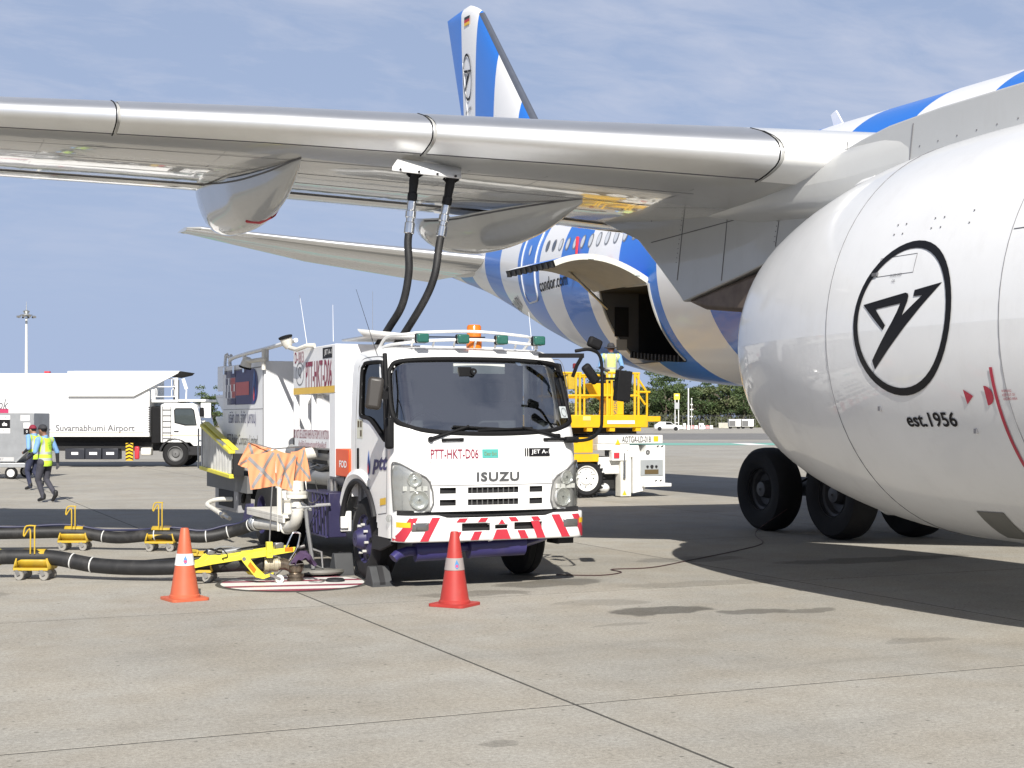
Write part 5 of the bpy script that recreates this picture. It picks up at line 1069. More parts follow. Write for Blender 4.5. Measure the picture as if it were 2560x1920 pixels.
MB().lathe((4.46, yl+.08, 0), (0, 0, 1), [(.07, .012), (.095, .012), (.095, .035), (.085, .04), (.085, .06), (.1, .062), (.1, .085), (.075, .09), (.07, .1), (.09, .13), (.1, .18), (.09, .22), (.05, .26), (.01, .27)], 28).build('valve_body', ALB, cp)
MB().tube(smooth_path([(4.28, yl+.1, .2), (4.34, yl+.1, .2), (4.42, yl+.09, .17)], 4), [.065]*9, 16).build('valve_elbow', ALB, cp)
MB().tube(smooth_path([(4.33, yl+.0, .39), (4.4, yl, .54), (4.43, yl, .565), (4.485, yl, .555), (4.495, yl, .53), (4.47, yl+.02, .4), (4.4, yl+.05, .27), (4.36, yl+.1, .2)], 4), .011, 8).build('lever_loop', CHROME, cp)
MB().tube([(4.36, yl-.02, .2), (4.44, yl-.02, .33), (4.53, yl-.02, .21), (4.36, yl-.02, .2)], .008, 6).build('lever_bracket', CHROME, cp)
def cloth(u, v):
    return (4.40+.25*u+.02*sin(v*7), yl+.0+.14*v+.02*sin(u*9), .215+.13*sin(pi*min(1, u*1.02))*(1-.55*v*v)-.09*max(0, u-.75)*4*.3+.012*sin(u*21+v*9))
MB().grid(cloth, [k/22 for k in range(23)], [-1+k/8 for k in range(17)]).build('purple_rag', mat('purple rag', (.055, .03, .075), .85, var=.2), cp, solid=.006)
MB().cyl((3.62, yl+.1, .36), (3.84, yl+.12, .385), .028, n=14).cyl((3.84, yl+.12, .385), (3.98, yl+.13, .39), .018, n=10).build('gas_strut', ALU, cp)
MB().tube(smooth_path([(3.52, yl, .36), (3.58, yl-.02, .42), (3.66, yl-.03, .33), (3.6, yl-.02, .3), (3.66, yl, .26)], 5), .006, 6).tube(smooth_path([(3.42, yl+.1, .36), (3.5, yl+.1, .4), (3.62, yl+.1, .36), (3.9, yl+.1, .4), (4.2, yl+.12, .43)], 5), .012, 6).build('sense_tubing', BLACK, cp)
MB().cbox((3.5, yl+.08, .36), (.1, .1, .06), Matrix.Rotation(.3, 3, 'Y')).cbox((4.27, yl+.1, .41), (.1, .1, .07)).cyl((4.5, yl+.1, .38), (4.58, yl+.1, .4), .02, n=10).build('pilot_valve', STEEL, cp, bev=.008)
MB().tube(smooth_path([(3.6, 16.9, .32), (3.75, 16.85, .37), (3.9, 16.8, .36), (4.2, 16.6, .3)], 4), .008, 6).tube([(3.65, 16.75, .28), (4.1, 16.5, .31)], .006, 6).build('tow_bar', ALU, cp)
# orange flags on a staff
fg = thing('warning_flag', 'orange warning flags with grey reflective crosses on a staff above the coupler', 'flag', (4.135, yl, .42))
MB().tube([(4.135, yl-.02, .42), (4.15, yl-.02, .8), (4.195, yl-.02, 1.52)], .009, 8).build('staff', STEEL, fg)
FLAG = mat('orange flag cloth', (.72, .29, .14), .8, var=.06, vs_=9); FTAPE = mat('grey reflective tape', (.24, .24, .24), .45, var=.1)
def clothpatch(A, B, C_, D, ph, name='flag_cloth'):
    A, B, C_, D = map(Vector, (A, B, C_, D)); nrm = (B-A).cross(D-A).normalized()
    def f(u, v, o=0):
        p = A.lerp(B, u).lerp(D.lerp(C_, u), v)
        return p+nrm*(.018*sin(u*8+ph+v*2)*v*1.3+.012*sin(u*17+v*5+ph)*(.3+v)+o)-Vector((0, 0, .018*sin(u*pi)*(1-v)))
    o = MB().grid(f, [k/24 for k in range(25)], [k/16 for k in range(17)]).build(name, FLAG, fg, 80)
    for (u0, v0, u1, v1) in ((.06, .1, .94, .92), (.92, .06, .08, .95)):
        L_ = hypot((u1-u0), (v1-v0)); 
        def g(s, w_): 
            du, dv = (u1-u0)/L_, (v1-v0)/L_; return f(u0+(u1-u0)*s-dv*w_*.055, v0+(v1-v0)*s+du*w_*.055, -.004 if name == 'flag_cloth' else -.004)
        MB().grid(g, [k/20 for k in range(21)], [-1, 1]).build('reflective_tape', FTAPE, o, 80)
    return o
clothpatch((3.865, yl-.05, 1.46), (4.2, yl-.05, 1.51), (4.2, yl-.05, 1.10), (3.91, yl-.06, 1.06), 0)
clothpatch((4.2, yl-.05, 1.51), (4.46, yl-.01, 1.46), (4.38, yl-.03, 1.03), (4.2, yl-.05, 1.10), 2)
clothpatch((4.40, yl+.05, 1.48), (4.555, yl+.02, 1.535), (4.635, yl+.02, 1.14), (4.41, yl+.06, 1.15), 4)
clothpatch((3.93, yl+.1, 1.60), (4.2, yl+.1, 1.52), (4.0, yl+.08, 1.25), (3.80, yl+.08, 1.34), 5)
MB().tube([(4.19, yl, 1.515), (4.56, yl+.02, 1.54)], .007, 6).tube([(4.19, yl, 1.515), (3.9, yl+.1, 1.6)], .007, 6).build('cross_arm', STEEL, fg)
# pit lid leaning pole and lid
pl = thing('pit_lid', 'round grey pit lid with a tall aluminium lifting frame behind the coupler', 'lid', (4.88, 16.75, 0))
MB().lathe((4.9, 16.75, .05), (0, .06, 1), [(.01, .025), (.26, .025), (.29, .018), (.295, -.01), (.28, -.03), (.01, -.03)], 40).build('lid', mat('grey cast iron', (.16, .155, .14), .6, var=.2, dirt=.3), pl)
MB().tube([(4.685, 16.6, .83), (4.705, 16.6, .6), (4.765, 16.6, .2), (4.775, 16.6, .1)], .024, 10).tube([(4.775, 16.6, .15), (4.89, 16.6, .1), (4.875, 16.6, .29), (4.765, 16.6, .33)], .014, 8).build('lifting_pole', ALU, pl)
MB().bar((4.52, 16.6, .815), (4.98, 16.6, .84), .07, .018).bar((4.7, 16.45, .8), (4.72, 16.9, .85), .03, .03).cyl((4.8, 16.6, .84), (4.98, 16.6, .845), .02, n=10).build('handle_plate', ALU, pl, bev=.004)
tag(MB().lathe((4.86, 16.0, 0), (0, 0, 1), [(.01, .04), (.09, .042), (.105, .03), (.11, .012), (.1, .009)], 28).build('dust_cap', PLASTIC), 'small round black dust cap lying on the striped pit lid', 'cap')
tag(MB().tube(smooth_path([(4.55, 16.0, .02), (4.65, 15.9, .018), (4.75, 16.05, .018), (4.72, 16.15, .02), (4.8, 16.02, .025)], 6), .006, 6).build('cap_chain', STEEL), 'thin chain lying between the coupler and the black dust cap', 'chain')
# wheel chocks
def chock(label, c, rz, h=.2):
    t = thing('wheel_chock', label, 'chock', c, rz, group='rubber wheel chocks'); CH = bpy.data.materials.get('charcoal chock rubber') or mat('charcoal chock rubber', (.045, .047, .05), .7, var=.15)
    MB().prism([(-.14, 0), (.14, 0), (.14, .03), (.06, h), (-.02, h), (-.14, .05)], -.115, .115, 0).build('body', CH, t, local=True, bev=.01)
    MB().prism([(-.145, .01), (-.13, .05), (-.015, h+.008), (-.03, h+.01), (-.15, .05)], -.03, .03, 0).build('centre_rib', PLASTIC, t, local=True)
    MB().box((-.12, -.15, 0), (.13, .15, .02)).build('foot', CH, t, local=True)
    return t
chock('black rubber chock in front of the truck front wheel', (5.2, 15.47, 0), 0, .215)
chock('black ribbed rubber chock behind the truck front wheel', (5.16, 16.72, 0), pi, .26)
# traffic cones
def cone(label, c, rz, colr, band, dirty):
    t = thing('traffic_cone', label, 'cone', (c[0], c[1], 0), rz, group='traffic cones in front of the truck')
    m = mat(label[:18]+' rubber', colr, .5, var=.08, vs_=5, dirt=dirty, dcol=(.3, .13, .09))
    prof = [(.15, .03), (.148, .05), (.142, .058), (.098, .36)]
    rr = lambda z: lerp(.142, .042, (z-.058)/.672)
    MB().lathe((0, 0, 0), (0, 0, 1), [(.158, .028), (.156, .05), (.145, .06), (rr(.3), .3), (rr(.5), .5), (rr(.72), .72), (rr(.72)-.006, .735), (rr(.72)-.018, .73), (rr(.6)-.012, .6)], 36).build('cone_body', m, t, local=True)
    pts = rrect(-.2, -.2, .2, .2, .05, 5)
    MB().prism(pts, 0, .028, 2).build('base', m, t, local=True, bev=.006)
    sl_ = MB().lathe((0, 0, 0), (0, 0, 1), [(rr(.355)+.0015, .355), (rr(.355)+.004, .357), (rr(.47)+.004, .473), (rr(.47)+.0015, .475)], 36).build('sleeve', mat(label[:10]+' sleeve', band, .5, var=.05, dirt=dirty*.6), t, local=True)
    for k in range(4):
        a0 = rad(-90+82*k)-rz-YAW*.3
        def f(u, v, o): 
            r_ = rr(.415+v)+.006+o; a = a0+u/r_; return (r_*cos(a), r_*sin(a), .415+v)
        d = decal('droplet_print', poly2d([(x*.075, y*.048) for x, y in DROP]), lambda u, v: f(u, v, 0), mat('print blue', (.06, .2, .42), .5) if 'print blue' not in bpy.data.materials else bpy.data.materials['print blue'], sl_, local=True, ml=.02)
        decal('droplet_core', poly2d(arc(0, -.016, .015, 0, 345, 16)), lambda u, v: f(u, v, .002), mat('print pink', (.55, .06, .16), .5) if 'print pink' not in bpy.data.materials else bpy.data.materials['print pink'], d, local=True)
cone('clean orange traffic cone with a white sleeve near the yellow coupler', (2.97, 15.05), rad(10), (.5, .11, .05), (.75, .74, .72), .06)
cone('faded red traffic cone with a grey sleeve in front of the truck bumper', (5.33, 13.5), rad(38), (.37, .033, .027), (.3, .26, .25), .4)
# ground cable from truck towards the landing gear
tag(MB().tube(smooth_path([(7.45, 15.6, .01), (7.9, 15.35, .008), (8.3, 15.55, .008), (8.35, 15.9, .008), (8.9, 15.9, .008), (9.8, 16.5, .008), (11.2, 17.5, .008), (12.2, 18.4, .008), (13.0, 19.8, .05), (13.6, 19.8, .4)], 6), .006, 6).build('bonding_cable', mat('dark red cable', (.05, .02, .02), .5)), 'thin dark bonding cable snaking from the truck to the landing gear', 'cable')
# ------------------------------------------------------------------ people
def remeshed(mb, vox, smooth=5):
    me = mb.mesh('tmp'); o = bpy.data.objects.new('tmp', me); col.objects.link(o)
    r = o.modifiers.new('r', 'REMESH'); r.mode = 'VOXEL'; r.voxel_size = vox; r.use_smooth_shade = True
    s = o.modifiers.new('s', 'SMOOTH'); s.iterations = smooth; s.factor = .5
    dg = bpy.context.evaluated_depsgraph_get(); m2 = bpy.data.meshes.new_from_object(o.evaluated_get(dg))
    bpy.data.objects.remove(o); return m2
def segd(p, a, b):
    ab = b-a; t = max(0, min(1, (p-a).dot(ab)/max(1e-9, ab.length_squared))); return (p-(a+ab*t)).length, t
SKIN = mat('brown skin', (.22, .11, .07), .55, var=.05); SKIN2 = mat('tan skin', (.32, .17, .11), .55, var=.05)
SHIRT = mat('light blue shirt', (.17, .33, .58), .8, var=.1, vs_=14); SLEEVE = mat('black arm sleeve', (.02, .02, .025), .75); GLOVE = mat('grey work glove', (.07, .07, .08), .8)
TROU = mat('dark grey trousers', (.05, .05, .065), .85, var=.2, vs_=10, bump=.4, bs=18); TROU2 = mat('navy trousers', (.03, .035, .07), .85, var=.2, vs_=10, bump=.4, bs=18); BOOT = mat('black work boot', (.012, .012, .013), .55)
VEST = mat('lime high visibility vest', (.48, .72, .05), .7, var=.08, vs_=9, bump=.5, bs=14); VEST2 = mat('pale lime vest', (.55, .68, .22), .7, var=.1, vs_=9, bump=.5, bs=14); TAPE = mat('silver tape', (.42, .44, .42), .4)
VPRINT = mat('vest print', (.2, .36, .05), .7)
def person(label, loc, rz, J, mats, cap, vest=None, kind='cap', group=None):
    t = thing('person', label, 'person', loc, rz, group); V = {k: Vector(v) for k, v in J.items()}
    B = []   # bones: a, b, ra, rb, material
    def b(a, c, ra, rc, m): B.append((V[a] if isinstance(a, str) else Vector(a), V[c] if isinstance(c, str) else Vector(c), ra, rc, m))
    b('pelvis', 'waist', .135, .125, 3); b('waist', 'chest', .128, .145, 1); b('chest', 'neck0', .14, .07, 1); b('neck0', 'head', .052, .055, 0)
    for s in 'lr':
        sx = -1 if s == 'l' else 1
        b('chest', s+'sh', .12, .075, 1); b(s+'sh', s+'el', .066, .052, 1); b(s+'el', s+'wr', .047, .034, 2); b(s+'wr', s+'ha', .034, .036, 4)
        d = (V[s+'ha']-V[s+'wr']).normalized(); sd_ = d.cross(Vector((1, 0, 0))).normalized() if abs(d.x) < .9 else Vector((0, 1, 0))
        for k in range(4):
            o_ = sd_*(-.03+.02*k); ln = (.055, .07, .065, .05)[k]; p0 = V[s+'ha']+o_; p1 = p0+d*ln*.6+Vector((-sx*.008, 0, 0)); p2 = p1+d*ln*.5+Vector((-sx*.018, .004, 0)); B.append((p0, p1, .012, .011, 4)); B.append((p1, p2, .011, .01, 4))
        B.append((V[s+'wr']+d*.02, V[s+'ha']+sd_*.05+d*.01, .014, .011, 4))
        b('pelvis', s+'hip', .13, .105, 3); b(s+'hip', s+'kn', .098, .07, 3); b(s+'kn', s+'an', .066, .05, 3)
        b(s+'an', s+'toe', .048, .038, 5); B.append((V[s+'an']+Vector((0, 0, .06)), V[s+'an'], .052, .05, 5))
    m = MB()
    for a, c, ra, rc, k in B:
        n = 8; m.tube([a.lerp(c, i/n) for i in range(n+1)] if (c-a).length > 1e-4 else [a, a+Vector((0, 0, .01))], [lerp(ra, rc, i/n) for i in range(n+1)] if (c-a).length > 1e-4 else [ra, ra], 14); m.ell(a, ra, 12, 8); m.ell(c, rc, 12, 8)
    h = V['head']; m.ell(h, (.076, .096, .118), 18, 12); m.ell(h+Vector((0, .085, -.012)), (.016, .022, .022), 8, 6)   # skull and nose
    for s in (-1, 1): m.ell(h+Vector((s*.077, -.005, -.01)), (.014, .026, .034), 8, 6)
    m.ell(h+Vector((0, .04, -.085)), (.05, .05, .04), 10, 6)
    me = remeshed(m, .0125, 4)
    for q in mats: me.materials.append(q)
    for p in me.polygons:
        c = p.center; best = 9; bi = 0
        if (c-h).length < .15 and c.z > V['neck0'].z+.02: p.material_index = 0; continue
        for a, e, ra, rc, k in B:
            d_, tt = segd(c, a, e); sc_ = d_-lerp(ra, rc, tt)
            if sc_ < best: best = sc_; bi = k
        p.material_index = bi
    body = place('body', me, t, local=True)
    for s in (-1, 1): MB().ell(h+Vector((s*.03, .086, .012)), (.012, .008, .007), 8, 6).build('eye', INK, body, local=True)
    MB().ell(h+Vector((0, .088, -.06)), (.024, .008, .006), 8, 5).build('mouth', RED, body, local=True)
    MB().ell(h+Vector((0, -.022, .03)), (.081, .085, .1), 16, 10).build('hair', INK, body, local=True)
    if kind == 'cap':
        cp_ = MB().grid(lambda a, e: tuple(h+Vector((.091*cos(a)*cos(e), -.004+.112*sin(a)*cos(e), .035+.105*sin(e)))), [2*pi*k/24 for k in range(25)], [pi/2*k/8 for k in range(9)]).build('cap', cap, t, local=True, solid=.004)
        MB().grid(lambda a, r_: tuple(h+Vector((.085*cos(a)*r_, .1*sin(a)*r_+(.0), .042-.02*(r_-1)))), [pi*.12+pi*.76*k/10 for k in range(11)], [.95, 1.2, 1.45, 1.7]).build('peak', cap, cp_, local=True, solid=.006)
    else:
        cp_ = MB().grid(lambda a, e: tuple(h+Vector((.092*cos(a)*cos(e)**.6, .112*sin(a)*cos(e)**.6, .04+.1*sin(e)))), [2*pi*k/24 for k in range(25)], [pi/2*k/8 for k in range(9)]).build('bucket_hat', cap, t, local=True, solid=.004)
        MB().lathe(h+Vector((0, 0, .045)), (0, 0, 1), [(.09, 0), (.13, -.012), (.165, -.03)], 28).build('brim', cap, cp_, local=True, solid=.006)
    if vest:
        vm = MB()
        for a, c, ra, rc in ((V['pelvis']+Vector((0, 0, -.06)), V['waist'], .158, .15), (V['waist'], V['chest'], .15, .163), (V['chest'], V['chest']+Vector((0, 0, .08)), .16, .1)):
            vm.tube([a.lerp(c, i/8) for i in range(9)], [lerp(ra, rc, i/8) for i in range(9)], 20); vm.ell(c, rc, 16, 10); vm.ell(a, ra, 16, 10)
        for s in 'lr': e = V[s+'sh']; vm.tube([V['chest'], V['chest'].lerp(e, .85)], [.14, .088], 14); vm.ell(V['chest'].lerp(e, .85), .088, 12, 8)
        me = remeshed(vm, .014, 6)
        bm = bmesh.new(); bm.from_mesh(me)
        z0 = V['pelvis'].z-.12; z1 = V['neck0'].z-.0
        bmesh.ops.delete(bm, geom=[f for f in bm.faces if f.calc_center_median().z < z0 or f.calc_center_median().z > z1 or (f.calc_center_median()-V['neck0']).length < .095], context='FACES'); bm.to_mesh(me); bm.free()
        me.materials.append(vest); me.materials.append(TAPE); zc = V['waist'].z; ctr = V['chest']
        for p in me.polygons:
            c = p.center; rel = c-ctr
            if abs(c.z-(zc-.12)) < .026 or abs(c.z-(zc+.02)) < .026 or (c.z > zc+.02 and .1 < abs(rel.x) < .148): p.material_index = 1
        vo = place('vest', me, t, local=True)
        by = -.168 if kind == 'cap' else None
        if by:
            for txt, wv, hv, dz in (('AOTGA', .17, .04, .17), ('0220', .12, .05, .09), ('Loading', .16, .04, -.05)):
                V_, F_ = text2d(txt, wv, hv, .02); 
                MB().add([tuple(V['waist'].lerp(V['chest'], .3)+Vector((u, by-.012+1.3*u*u, dz+v))) for u, v in V_], F_).build('vest_print', VPRINT, vo, local=True)
    return t
def pose(**k):
    J = dict(pelvis=(0, 0, .93), waist=(0, .0, 1.08), chest=(0, .0, 1.32), neck0=(0, 0, 1.46), head=(0, .02, 1.60), lsh=(-.2, 0, 1.39), rsh=(.2, 0, 1.39), lel=(-.27, -.03, 1.12), rel=(.27, -.03, 1.12), lwr=(-.29, .05, .88), rwr=(.29, .05, .88), lha=(-.29, .07, .81), rha=(.29, .07, .81),
             lhip=(-.1, 0, .88), rhip=(.1, 0, .88), lkn=(-.11, .02, .49), rkn=(.11, .02, .49), lan=(-.11, -.02, .09), ran=(.11, -.02, .09), ltoe=(-.12, .13, .045), rtoe=(.12, .13, .045)); J.update(k); return J
m1 = pose(chest=(0, .03, 1.32), head=(-.01, .06, 1.6), lkn=(-.09, .12, .5), lan=(-.02, .02, .1), ltoe=(-.02, .16, .05), rkn=(.1, .06, .5), ran=(.06, -.26, .17), rtoe=(.06, -.17, .05), lel=(-.3, .0, 1.13), lwr=(-.3, .18, 1.0), lha=(-.28, .25, .99), rel=(.29, -.08, 1.12), rwr=(.33, -.06, .87), rha=(.34, -.05, .8))
person('person in black cap and lime vest walking away, nearer of the two', (3.6, 33.9, 0), rad(40), m1, [SKIN, SHIRT, SLEEVE, TROU, GLOVE, BOOT], mat('black cap cloth', (.03, .03, .035), .8), VEST, group='ground crew in lime vests')
m2 = pose(chest=(0, .03, 1.3), head=(0, .06, 1.57), lkn=(-.1, .15, .5), lan=(-.08, .05, .09), ltoe=(-.1, .19, .045), rkn=(.1, .1, .48), ran=(.08, -.2, .14), rtoe=(.08, -.1, .05), lel=(-.29, -.1, 1.1), lwr=(-.26, .1, .98), lha=(-.22, .17, .98))
person('person in red cap and lime vest walking beside the grey container', (3.97, 39.9, 0), rad(38), m2, [SKIN2, SHIRT, SLEEVE, TROU2, SKIN2, BOOT], mat('dark red cap cloth', (.2, .015, .035), .8), VEST, group='ground crew in lime vests')
m3 = pose(head=(0, .03, 1.58), lel=(-.27, .06, 1.14), rel=(.27, .06, 1.14), lwr=(-.16, .24, 1.05), rwr=(.16, .24, 1.05), lha=(-.13, .3, 1.04), rha=(.13, .3, 1.04))
person('person in dark bucket hat and pale vest at the loader controls', (16.36, 31.2, 1.97), rad(160), m3, [SKIN, SHIRT, SLEEVE, TROU, GLOVE, BOOT], mat('charcoal hat cloth', (.035, .035, .04), .85), VEST2, kind='hat')
# ------------------------------------------------------------------ cargo loader
ld = thing('cargo_loader', 'yellow and white cargo loader with railed platform below the open cargo door', 'loader', (13.5, 31.5, 0))
LY = 30.6
fm = MB().box((9.4, LY+.1, .55), (16.4, LY+3.4, .95)).build('chassis', WHITE2, ld, bev=.02)
def loader_wheel(x, y, s=1):
    w_ = MB().lathe((x, y, .46), (0, -1, 0), [(.26, -.2), (.38, -.22), (.45, -.15), (.46, -.05), (.46, .05), (.45, .15), (.38, .22), (.3, .2)], 40).build('wheel', TYRE, ld)
    MB().lathe((x, y, .46), (0, -1, 0), [(.31, .16), (.305, .2), (.28, .195), (.25, .12), (.16, .13), (.14, .17), (.02, .175)], 32).build('rim', WHITE2, w_)
    for q in range(8): a = q*pi/4; MB().cyl((x+.2*cos(a), y-.12, .46+.2*sin(a)), (x+.2*cos(a), y-.15, .46+.2*sin(a)), .018, n=6).build('wheel_nut', STEEL, w_)
    m = MB()
    for q in range(26): a = 2*pi*q/26; m.cbox((x+.455*cos(a), y, .46+.455*sin(a)), (.05, .4, .035), Matrix.Rotation(-a, 3, 'Y'))
    m.build('tread_lugs', TYRE, w_)
for x in (15.44, 10.4): loader_wheel(x, LY+.25); loader_wheel(x, LY+3.2)
MB().box((14.6, LY-.02, .85), (15.72, LY+.35, 1.03)).box((14.7, LY+.05, 1.06), (15.6, LY+.4, 1.42)).build('fender_step', YELLOW, ld, bev=.01)
w1 = MB().box((15.7, LY-.02, 1.27), (17.44, LY+3.4, 1.47)).box((15.7, LY+.0, 1.12), (16.55, LY+3.3, 1.268)).build('cross_beam', WHITE2, ld, bev=.012)
decal('lettering', text2d('AOTGA-LD-018', .78, .15, .01), frontY(16.72, LY-.025, 1.37), INK, w1)
decal('yellow_square', rect2d(.13, .13), frontY(17.25, LY-.025, 1.38), REFLY, w1)
decal('warning_triangle', poly2d([(-.07, -.05), (.07, -.05), (0, .09)]), frontY(16.22, LY-.025, 1.3), REFLY, w1); 
bx = MB().prism([(16.62, .09), (16.9, .14), (17.0, .26), (17.5, .27), (17.5, 1.23), (17.0, 1.23), (16.95, 1.05), (16.82, 1.05), (16.78, 1.23), (16.5, 1.23), (16.5, .95), (16.62, .95)], LY-.03, LY+1.2, 1).build('control_cabinet', WHITE2, ld, bev=.012)
pn = MB().box((16.82, LY-.05, .5), (17.43, LY-.03, .88)).build('control_panel', mat('grey control panel', (.3, .32, .33), .5), bx, bev=.004)
for k in range(3): MB().cyl((17.0+.12*k, LY-.05, .72), (17.0+.12*k, LY-.075, .72), .03+.01*(k == 1), n=14).build('gauge', PLASTIC, pn)
MB().box((16.93, LY-.06, .54), (17.3, LY-.05, .65)).build('data_plate', mat('brown data plate', (.1, .07, .03), .5), pn)
MB().lathe((17.02, LY-.03, 1.06), (0, -1, 0), [(.06, .0), (.06, .012), (.045, .012), (.045, .004), (.01, .004)], 20).build('fuel_cap', GREYP, bx)
for a, b in ((17.3, 1.2), (17.42, 1.2), (17.25, .38), (17.38, .38)): decal('hazard_mark', poly2d([(-.05, -.022), (.0, -.022), (.04, .022), (-.01, .022)]), frontY(a, LY-.034, b), INK, bx)
MB().box((16.86, LY-.16, .24), (17.6, LY+.6, .32)).build('step', WHITE2, bx, bev=.008)
cl = MB().box((16.3, LY-.02, .02), (16.58, LY+.25, 1.1)).build('stabiliser', PIPEW, ld, bev=.01)
MB().cyl((16.38, LY-.05, .45), (16.38, LY-.05, .85), .035, n=12).cyl((16.38, LY-.05, .85), (16.38, LY-.05, 1.05), .02, n=10).build('ram', CHROME, cl)
decal('warning_triangle', poly2d([(-.06, -.05), (.06, -.05), (0, .07)]), frontY(16.4, LY-.024, .1), REFLY, cl)
MB().box((16.05, LY-.05, .87), (16.45, LY+.1, 1.2)).build('junction_box', WHITE2, ld, bev=.008); MB().box((16.1, LY-.07, .93), (16.24, LY-.05, 1.06)).build('red_button_plate', RED, ld)
MB().box((15.85, LY+.3, .2), (16.3, LY+3, .9)).build('underframe', DARK, ld); MB().ell((15.95, LY+.3, .22), (.16, .3, .13)).build('ram_housing', WHITE2, ld)
pf_ = MB().box((14.4, LY-.0, 1.65), (17.05, LY+3.3, 1.95)).build('bridge_platform', YELLOW, ld, bev=.015)
MB().box((17.05, LY+.05, 1.79), (17.42, LY+3.2, 1.92)).build('bridge_lip', YELLOW, ld, bev=.01)
MB().box((15.95, LY-.012, 1.74), (16.68, LY-.004, 1.82)).build('white_rail', WHTXT, pf_); decal('maker_plate', rect2d(.2, .1), frontY(15.41, LY-.006, 1.87), mat('pale plate', (.6, .55, .2), .5), pf_)
for x in (15.5, 16.1, 16.8): MB().box((x-.07, LY+.02, 1.56), (x+.07, LY+.2, 1.65)).build('roller_bracket', YELLOW, pf_, bev=.006)
MB().box((9.8, LY+.3, 1.5), (16.9, LY+3, 1.64)).build('platform_underside', DARK, ld)
rl = []
def rail(path, r=.028, nm='guard_rail', mt=YELLOW): return MB().tube(path, r, 8).build(nm, mt, ld)
for x in (15.16, 15.26, 15.98, 16.1, 16.72, 16.82): rail([(x, LY+.06, 1.95), (x, LY+.06, 2.93)], .03)
rail([(14.6, LY+.06, 2.93), (15.3, LY+.06, 2.93)]); rail([(14.6, LY+.06, 2.4), (16.8, LY+.06, 2.41)]); rail([(16.0, LY+.06, 2.95), (16.85, LY+.06, 2.94)])
rail([(16.72, LY+.06, 2.93), (17.05, LY+.06, 2.5), (17.05, LY+.06, 1.95)]); rail([(16.72, LY+.06, 2.55), (17.0, LY+.06, 2.2)]); rail([(16.8, LY+.06, 2.5), (17.12, LY+.06, 2.5), (17.12, LY+.3, 2.5)])
for y in (LY+1.4, LY+2.7): rail([(14.8, y, 2.93), (16.8, y, 2.93)]); rail([(14.8, y, 2.4), (16.8, y, 2.4)]); rail([(14.9, y, 1.95), (14.9, y, 2.93)]); rail([(16.7, y, 1.95), (16.7, y, 2.93)])
MB().box((14.95, LY+.03, 2.55), (15.12, LY+.3, 2.9)).box((14.9, LY+.06, 2.6), (14.95, LY+.3, 2.85)).build('lamp_box', YELLO3, ld, bev=.01)
co = MB().prism([(15.98, 1.95), (16.45, 1.95), (16.45, 2.32), (16.2, 2.4), (16.15, 2.7), (15.6, 2.7), (15.72, 2.45), (16.0, 2.3)], LY+.1, LY+.5, 1).build('operator_console', YELLOW, ld, bev=.015)
V_, F_ = text2d('AOTGA', .34, .1, .02); MB().add([(16.22+v, LY+.095, 2.13-u) for u, v in V_], F_).build('lettering', INKG, co)
MB().box((15.7, LY+.1, 2.7), (16.1, LY+.5, 2.76)).build('console_top', PLASTIC, co, bev=.01)
MB().cyl((15.2, LY+.2, 2.93), (15.2, LY+.2, 3.05), .03, n=10).lathe((15.2, LY+.2, 3.04), (0, 0, 1), [(.055, 0), (.055, .1), (.04, .12), (.005, .125)], 16).build('red_beacon', mat('red beacon lens', (.18, .02, .02), .25, coat=.5), ld)
rail([(14.75, LY+1.9, 2.0), (15.2, LY+1.9, 3.25), (15.65, LY+1.9, 2.4)], .025, 'folding_frame', ALU); rail([(14.7, LY+1.9, 3.0), (15.25, LY+1.9, 3.3)], .025, 'folding_frame', ALU); rail([(14.5, LY+1.9, 2.3), (15.6, LY+1.9, 2.55)], .03, 'folding_frame', ALU)
MB().box((9.6, LY+.1, .95), (15.0, LY+3.3, 1.5)).build('main_deck', ALU, ld, bev=.02)
# ------------------------------------------------------------------ catering truck (parallel to the picture, seen from its side)
D_C = 56.3
ct = thing('catering_truck', 'long white catering high lift truck parked behind the two walking people', 'truck', tuple(FW*D_C+RT*(-15.5)), -YAW)
o_ = 15.5
def cb(x0, x1, y0, y1, z0, z1, nm, mt, bev=.01, par=ct): return MB().box((x0+o_, y0, z0), (x1+o_, y1, z1)).build(nm, mt, par, local=True, bev=bev)
bxo = cb(-23.5, -13.98, 0, 2.4, 1.17, 3.62, 'cargo_box', WHITE, .02)
hood = MB().prism([(-17.1+o_, 2.73), (-14.55+o_, 2.73), (-12.85+o_, 3.62), (-12.8+o_, 3.7), (-17.1+o_, 3.7)], -.13, -.02, 1).build('side_wing', WHITE, ct, local=True, bev=.008)
MB().prism([(-13.3+o_, 3.5), (-12.85+o_, 3.6), (-12.75+o_, 3.7), (-12.95+o_, 3.7)], -.03, 2.4, 1).build('canopy_seal', BLACK, ct, local=True)
cb(-16.9, -12.8, 0, 2.4, 3.66, 3.71, 'canopy_roof', WHITE)
decal('lettering', text2d('Suvarnabhumi Airport', 3.05, .34, .022), lambda u, v: (-16.07+u+o_, -.006, 1.47+v), INKG, bxo, local=True)
decal('lettering', text2d('er -', .62, .2, .022), lambda u, v: (-18.1+u+o_, -.006, 1.45+v), INKG, bxo, local=True)
decal('lettering', text2d('ok', .42, .42, .01, .35), lambda u, v: (-19.62+u+o_, -.006, 2.42+v), INKG, bxo, local=True)
decal('red_banner', rect2d(1.5, .17), lambda u, v: (-20.16+u+o_, -.006, 2.17+v), mat('crimson banner', (.4, .03, .1), .5), bxo, local=True)
decal('gold_stripe', rect2d(9.2, .022), lambda u, v: (-18.8+u+o_, -.006, 1.33+v), mat('gold stripe', (.5, .33, .12), .5), bxo, local=True)
